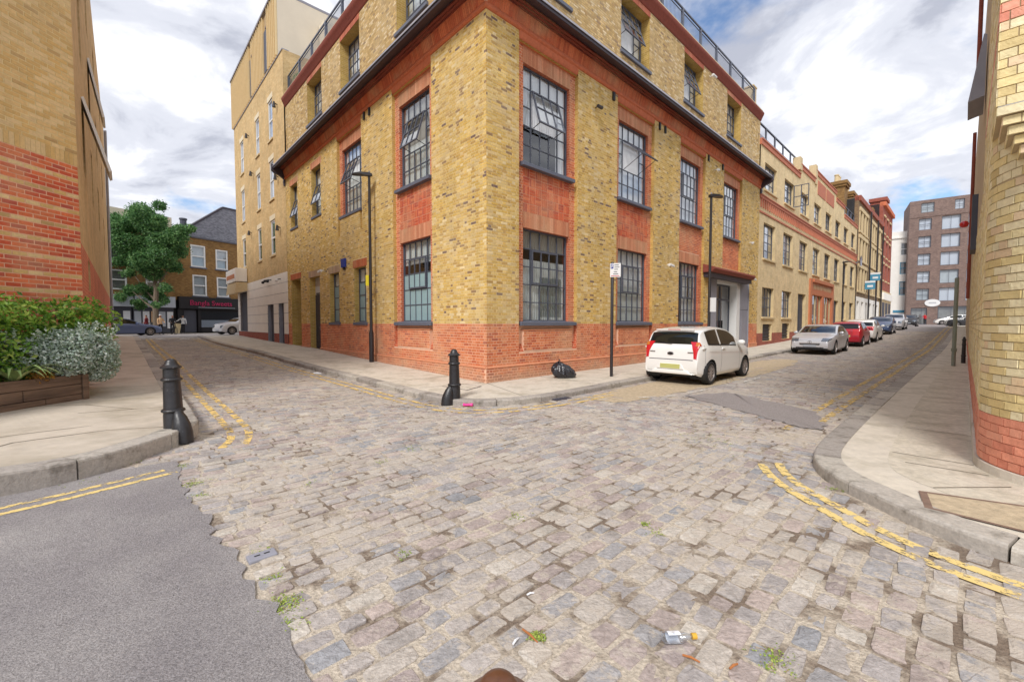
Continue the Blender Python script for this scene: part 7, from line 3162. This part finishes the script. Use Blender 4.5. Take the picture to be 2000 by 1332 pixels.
    if rear.get('badge'):
        zz_ = .78
        xq = cs.px[cs.at_z(zz_, True)] - .012
        s_ = MB()
        s_.rings([[(xq + o, .085 * math.cos(a), zz_ + .045 * math.sin(a)) for a in np.linspace(0, 2 * math.pi, 21)[:-1]] for o in (.012, -.006)])
        ov = s_.build('oval_emblem', 'chrome', t, local=True, uv=False)
        s_ = MB()
        s_.rings([[(xq + o, .068 * math.cos(a), zz_ + .031 * math.sin(a)) for a in np.linspace(0, 2 * math.pi, 21)[:-1]] for o in (.0, -.010)])
        s_.build('emblem_field', 'plastic_black', ov, local=True, uv=False)
        for (y0, y1) in ((.42, .56), (-.58, -.44)):
            s_ = MB()
            s_.box(xq - .004, xq + .02, y0, y1, zz_ + .03, zz_ + .05)
            s_.build('model_badge', 'chrome', t, local=True, uv=False)
        for sd_ in (1, -1):
            s_ = MB()
            zz2 = .48
            xq2 = cs.px[cs.at_z(zz2, True)] + .045
            s_.hexa([(xq2 - .03, sd_ * .60, .42), (xq2 + .05, sd_ * .60, .42), (xq2 + .07, sd_ * .69, .42), (xq2 - .01, sd_ * .69, .42), (xq2 - .03, sd_ * .61, .55), (xq2 + .05, sd_ * .61, .55), (xq2 + .07, sd_ * .68, .55), (xq2 - .01, sd_ * .68, .55)])
            s_.build('reflector', 'lamp_red', t, local=True, uv=False, bevel=.01)
        zc0, zc1 = cs.at_z(.60, True), cs.at_z(1.0, True)
        cs.patch([(zc0 - .28, 8.9), (zc0 + .28, 8.9), (zc0 + .28, 11), (zc0 - .28, 11)], .003, n=(1, 10), both=True).build('tailgate_gap', 'shut_grey', t, local=True, uv=False)
        i9 = cs.at_x(-1.38)
        for sd_ in (1, -1):
            cs.patch([(cs.at_x(1.0), 3.55), (cs.at_x(-1.3), 3.75), (cs.at_x(-1.3), 3.85), (cs.at_x(1.0), 3.65)], .006, n=(30, 1), side=sd_).build('side_crease', paint, t, local=True, uv=False)
            cs.patch([(cs.at_x(.55), 5.05), (cs.at_x(-1.3), 5.05), (cs.at_x(-1.3), 5.25), (cs.at_x(.55), 5.25)], .008, n=(24, 1), side=sd_).build('window_trim', 'plastic_black', t, local=True, uv=False)
        # roof lip, third brake lamp, wiper, aerial, bumper crease
        s_ = MB()
        s_.box(-1.53, -1.44, -.50, .50, 1.375, 1.40)
        s_.build('roof_spoiler', paint, t, local=True, uv=False, bevel=.01)
        s_ = MB()
        s_.box(-1.536, -1.50, -.16, .16, 1.378, 1.395)
        s_.build('brake_lamp', 'lamp_red', t, local=True, uv=False)
        s_ = MB()
        s_.tube([(-1.66, .0, 1.03), (-1.64, .35, 1.07)], .012, 5)
        s_.build('wiper', 'plastic_black', t, local=True, uv=False)
        s_ = MB()
        s_.tube([(-.9, 0, 1.45), (-1.02, 0, 1.53)], .006, 5)
        s_.build('aerial', 'plastic_black', t, local=True, uv=False)
        s_ = MB()
        s_.hexa([(-1.765, -.36, .385), (-1.72, -.36, .385), (-1.72, .36, .385), (-1.765, .36, .385), (-1.752, -.29, .525), (-1.70, -.29, .525), (-1.70, .29, .525), (-1.752, .29, .525)])
        s_.build('plate_recess', paint, t, local=True, uv=False, bevel=.012)
        s_ = MB()
        s_.hexa([(-1.775, -.55, .27), (-1.70, -.58, .25), (-1.70, .58, .25), (-1.775, .55, .27), (-1.77, -.42, .365), (-1.70, -.42, .365), (-1.70, .42, .365), (-1.77, .42, .365)])
        s_.build('bumper_lip', paint, t, local=True, uv=False, bevel=.02)
    # wheels
    wm = wheel_meshes()
    for ax in spec['axle']:
        for sd_ in (1, -1):
            o = link('wheel', wm['tyre'], t)
            o.location = (ax, sd_ * (w - .105), spec['r'])
            o.scale = (spec['r'], .6, spec['r'])
            o.rotation_euler = (0, 0, 0 if sd_ > 0 else math.pi)
            for nm_ in ('rim', 'back'):
                c_ = link('rim' if nm_ == 'rim' else 'brake_disc', wm[nm_], o)
    return t


def carpos(a, b):
    return (*ab(a, b), float(E(a, b)) + ROAD + .006)


car('white five-door hatchback with rear facing the corner', HATCH, 'car_white', *carpos(5.75, -3.02), dR, rear=dict(z=(.64, 1.03), tall=True, badge=True, plate=.455)).scale = (1.06, 1.06, 1.05)
car('silver saloon with star grille parked facing the corner', SALOON, 'car_silver', *carpos(19.7, -3.36), -dR, front=dict(grille=(.45, .67, .46), star=True, plate=.40, z=(.60, .72)), pitch=0)
car('dark red hatchback tucked behind the silver saloon', HATCH, 'car_red', *carpos(26.3, -3.6), dR, rear=dict(z=(.62, .98), plate=.6), detail=0)
car('white family hatchback just beyond the red car', FAMILY, 'car_white', *carpos(31.0, -3.65), dR, rear=dict(z=(.75, .98), plate=.55), detail=0)
car('dark blue hatchback with white plate facing down the right street', FAMILY, 'car_blue', *carpos(41.3, -3.5), -dR, front=dict(z=(.62, .76), grille=(.3, .45, .4), plate=.5), plate_f='sign_white', detail=0)
car('pale silver car parked behind the dark blue hatchback', SUV, 'car_silver', *carpos(50.5, -3.6), -dR, detail=0)
car('small dark car at the far end of the right street', HATCH, 'car_dark', *carpos(66, -3.7), -dR, detail=0)
x, y = pxy(1862, 62)
car('white car standing across the far junction', FAMILY, 'car_white', x, y, 1.36, (-.80, .60), detail=0)
x, y = pxy(1896, 50)
car('black car parked across the far junction near the grey post', SUV, 'car_dark', x, y, 1.05, (-.80, .60), detail=0)
hv = sv
x, y = -31.15, 33.7
car('slate blue saloon passing the far shops beside the tree', SALOON, 'car_slate', x, y, .56, tuple(sv), detail=0)
x, y = -24.9, 38.9
car('silver crossover parked before the sweet shop', SUV, 'car_silver', x, y, .56, tuple(-sv), detail=0)


# ================================================================== PEOPLE
def person(label, px, depth, z, face, top, legs, arms, hat=None, lean=0.0, h=1.74, group='people outside the far shops'):
    """joints in metres for a 1.75 m figure; face = heading angle; arms: list of two (elbow, wrist) offsets from the shoulder"""
    x, y = pxy(px, depth)
    k = h / 1.75
    V, Rr = [], []

    def add(p, r):
        V.append(p)
        Rr.append(r)
        return len(V) - 1
    Ed = []
    pel = add((0, 0, .95), (.15, .115))
    wst = add((lean * .2, 0, 1.10), (.135, .10))
    chs = add((lean * .6, 0, 1.32), (.165, .115))
    nkb = add((lean * .8, 0, 1.47), (.075, .065))
    nk = add((lean * .9 + .01, 0, 1.535), (.055, .058))
    hd1 = add((lean + .02, 0, 1.61), (.072, .085))
    hd2 = add((lean + .02, 0, 1.69), (.075, .088))
    hd3 = add((lean + .01, 0, 1.735), (.045, .05))
    Ed += [(pel, wst), (wst, chs), (chs, nkb), (nkb, nk), (nk, hd1), (hd1, hd2), (hd2, hd3)]
    nose = add((lean + .115, 0, 1.635), (.014, .016))
    Ed.append((hd1, nose))
    for sd_, (el, wr), step in ((1, arms[0], .05), (-1, arms[1], -.06)):
        shd = add((lean * .7, sd_ * .19, 1.43), (.062, .06))
        e = add((lean * .7 + el[0], sd_ * (.19 + el[1]), 1.43 + el[2]), (.045, .045))
        w_ = add((lean * .7 + wr[0], sd_ * (.19 + wr[1]), 1.43 + wr[2]), (.032, .028))
        d_ = np.array(V[w_]) - np.array(V[e])
        d_ = d_ / np.linalg.norm(d_)
        hn_ = add(tuple(np.array(V[w_]) + d_ * .09), (.036, .02))
        Ed += [(chs, shd), (shd, e), (e, w_), (w_, hn_)]
        hp = add((0, sd_ * .095, .90), (.09, .09))
        kn = add((step * .6 + .02, sd_ * .10, .50), (.062, .062))
        an = add((step, sd_ * .10, .09), (.045, .045))
        toe = add((step + .17, sd_ * .115, .035), (.042, .032))
        Ed += [(pel, hp), (hp, kn), (kn, an), (an, toe)]
    me = bpy.data.meshes.new('person')
    me.from_pydata([tuple(k * c for c in v) for v in V], Ed, [])
    o = bpy.data.objects.new('person_rig', me)
    COL.objects.link(o)
    sk = o.modifiers.new('skin', 'SKIN')
    ss = o.modifiers.new('sub', 'SUBSURF')
    ss.levels = ss.render_levels = 2
    for i, r in enumerate(Rr):
        me.skin_vertices[0].data[i].radius = (r[0] * k, r[1] * k)
    me.skin_vertices[0].data[0].use_root = True
    bpy.context.view_layer.update()
    nm = bpy.data.meshes.new_from_object(o.evaluated_get(bpy.context.evaluated_depsgraph_get()))
    bpy.data.objects.remove(o)
    nm.materials.clear()
    for mname in ('skin', top, legs, 'plastic_black', 'hair'):
        nm.materials.append(MATS[mname])
    hands = [np.array(V[i]) * k for i in range(len(V)) if Rr[i] == (.036, .02)]
    for p in nm.polygons:
        c = np.array(p.center) / k
        mi = 1 if c[2] > .93 else 2
        if c[2] < .085:
            mi = 3
        if c[2] > 1.505:
            mi = 0
        if c[2] > 1.70 or (c[2] > 1.60 and c[0] < lean - .005):
            mi = 4
        if any(np.linalg.norm(np.array(p.center) - q) < .075 for q in hands):
            mi = 0
        p.material_index = mi
        p.use_smooth = True
    ob = link('person', nm)
    ob.location = (x, y, z)
    ob.rotation_euler = (0, 0, face)
    tag(ob, label, 'person', group)
    if hat:
        m = MB()
        m.lathe(0, 0, [(.105 * k, 1.70 * k), (.10 * k, 1.76 * k), (.05 * k, 1.80 * k), (.005, 1.805 * k)], 12)
        hh = m.build('hat', hat, ob, smooth=True, local=True)
        hh.location = (lean + .01, 0, 0)
    return ob


down = ((.02, .05, -.29), (.08, .06, -.53))
bent = ((.05, .06, -.27), (.27, -.02, -.36))
person('person in beige coat and pale cap standing by tree trunk', 314, 37.2, .56, R(-20), 'cloth_beige', 'cloth_dark', [bent, down], hat='cloth_white')
person('person in dark jacket bent over a bicycle', 337, 38.6, .56, R(-40), 'cloth_dark', 'cloth_dark', [bent, bent], lean=.10, hat=None)
person('person in white shirt and dark waistcoat with one arm out', 358, 40.0, .58, R(-60), 'cloth_white', 'cloth_dark', [down, ((.03, .2, -.2), (.1, .42, -.3))])
person('person in maroon top standing beyond the slate blue saloon', 287, 36.6, .56, R(200), 'cloth_maroon', 'cloth_dark', [down, bent])
person('distant person in red at the foot of the brown block', 1805, 70, 1.42, R(200), 'lamp_red', 'cloth_dark', [down, bent], group='people by the brown block')

bx_, by_ = pxy(340, 38.2)
bc = thing('bicycle', 'dark bicycle held by bent person before the sweet shop', 'bicycle', (bx_, by_, .56), R(-35))
for i, q in enumerate((-.52, .52)):
    m = MB()
    rr_ = [[(q + (.33 + .018 * math.cos(b)) * math.cos(a), .018 * math.sin(b), .34 + (.33 + .018 * math.cos(b)) * math.sin(a)) for b in np.linspace(0, 2 * math.pi, 7)[:-1]] for a in np.linspace(0, 2 * math.pi, 27)]
    m.rings(rr_, cap=False)
    for k in range(9):
        a = k * .7
        m.tube([(q, 0, .34), (q + .32 * math.cos(a), 0, .34 + .32 * math.sin(a))], .004, 4)
    m.build('wheel', 'rubber', bc, local=True)
m = MB()
for pth in ([(-.52, 0, .34), (-.18, 0, .84), (.38, 0, .82), (.52, 0, .34)], [(-.18, 0, .84), (-.05, 0, .32), (.38, 0, .78)], [(-.52, 0, .34), (-.05, 0, .32)], [(-.05, 0, .32), (-.22, 0, .95)], [(.38, 0, .8), (.34, 0, 1.02)]):
    m.tube(pth, .02, 6)
m.build('frame', 'plastic_black', bc, local=True)
m = MB()
m.ball((-.23, 0, .97), .1, 6, sq=(1.2, .7, .35))
m.build('saddle', 'plastic_black', bc, local=True, smooth=True)
m = MB()
m.tube([(.30, -.28, 1.04), (.36, -.1, 1.03), (.36, .1, 1.03), (.30, .28, 1.04)], .015, 6)
m.build('handlebar', 'plastic_black', bc, local=True)
t = thing('market_board', 'pale advertising board on the pavement by the bicycle', 'board', (*pxy(348, 40.6), .58))
x, y = pxy(348, 40.6)
m = MB()
m.hexa([(x - .3, y - .25, .6), (x + .3, y - .25, .6), (x + .3, y - .2, .6), (x - .3, y - .2, .6), (x - .3, y, 1.55), (x + .3, y, 1.55), (x + .3, y + .05, 1.55), (x - .3, y + .05, 1.55)])
m.build('panel', 'sill_stone', t)
t = thing('dark_street_bin', 'dark bin beside the tree trunk by the far shops', 'bin', (*pxy(296, 37.9), .56))
x, y = pxy(296, 37.9)
m = MB()
m.lathe(x, y, [(.28, .56), (.3, 1.4), (.33, 1.42), (.25, 1.6), (.05, 1.66)], 12)
m.build('body', 'plastic_black', t, auto=40)
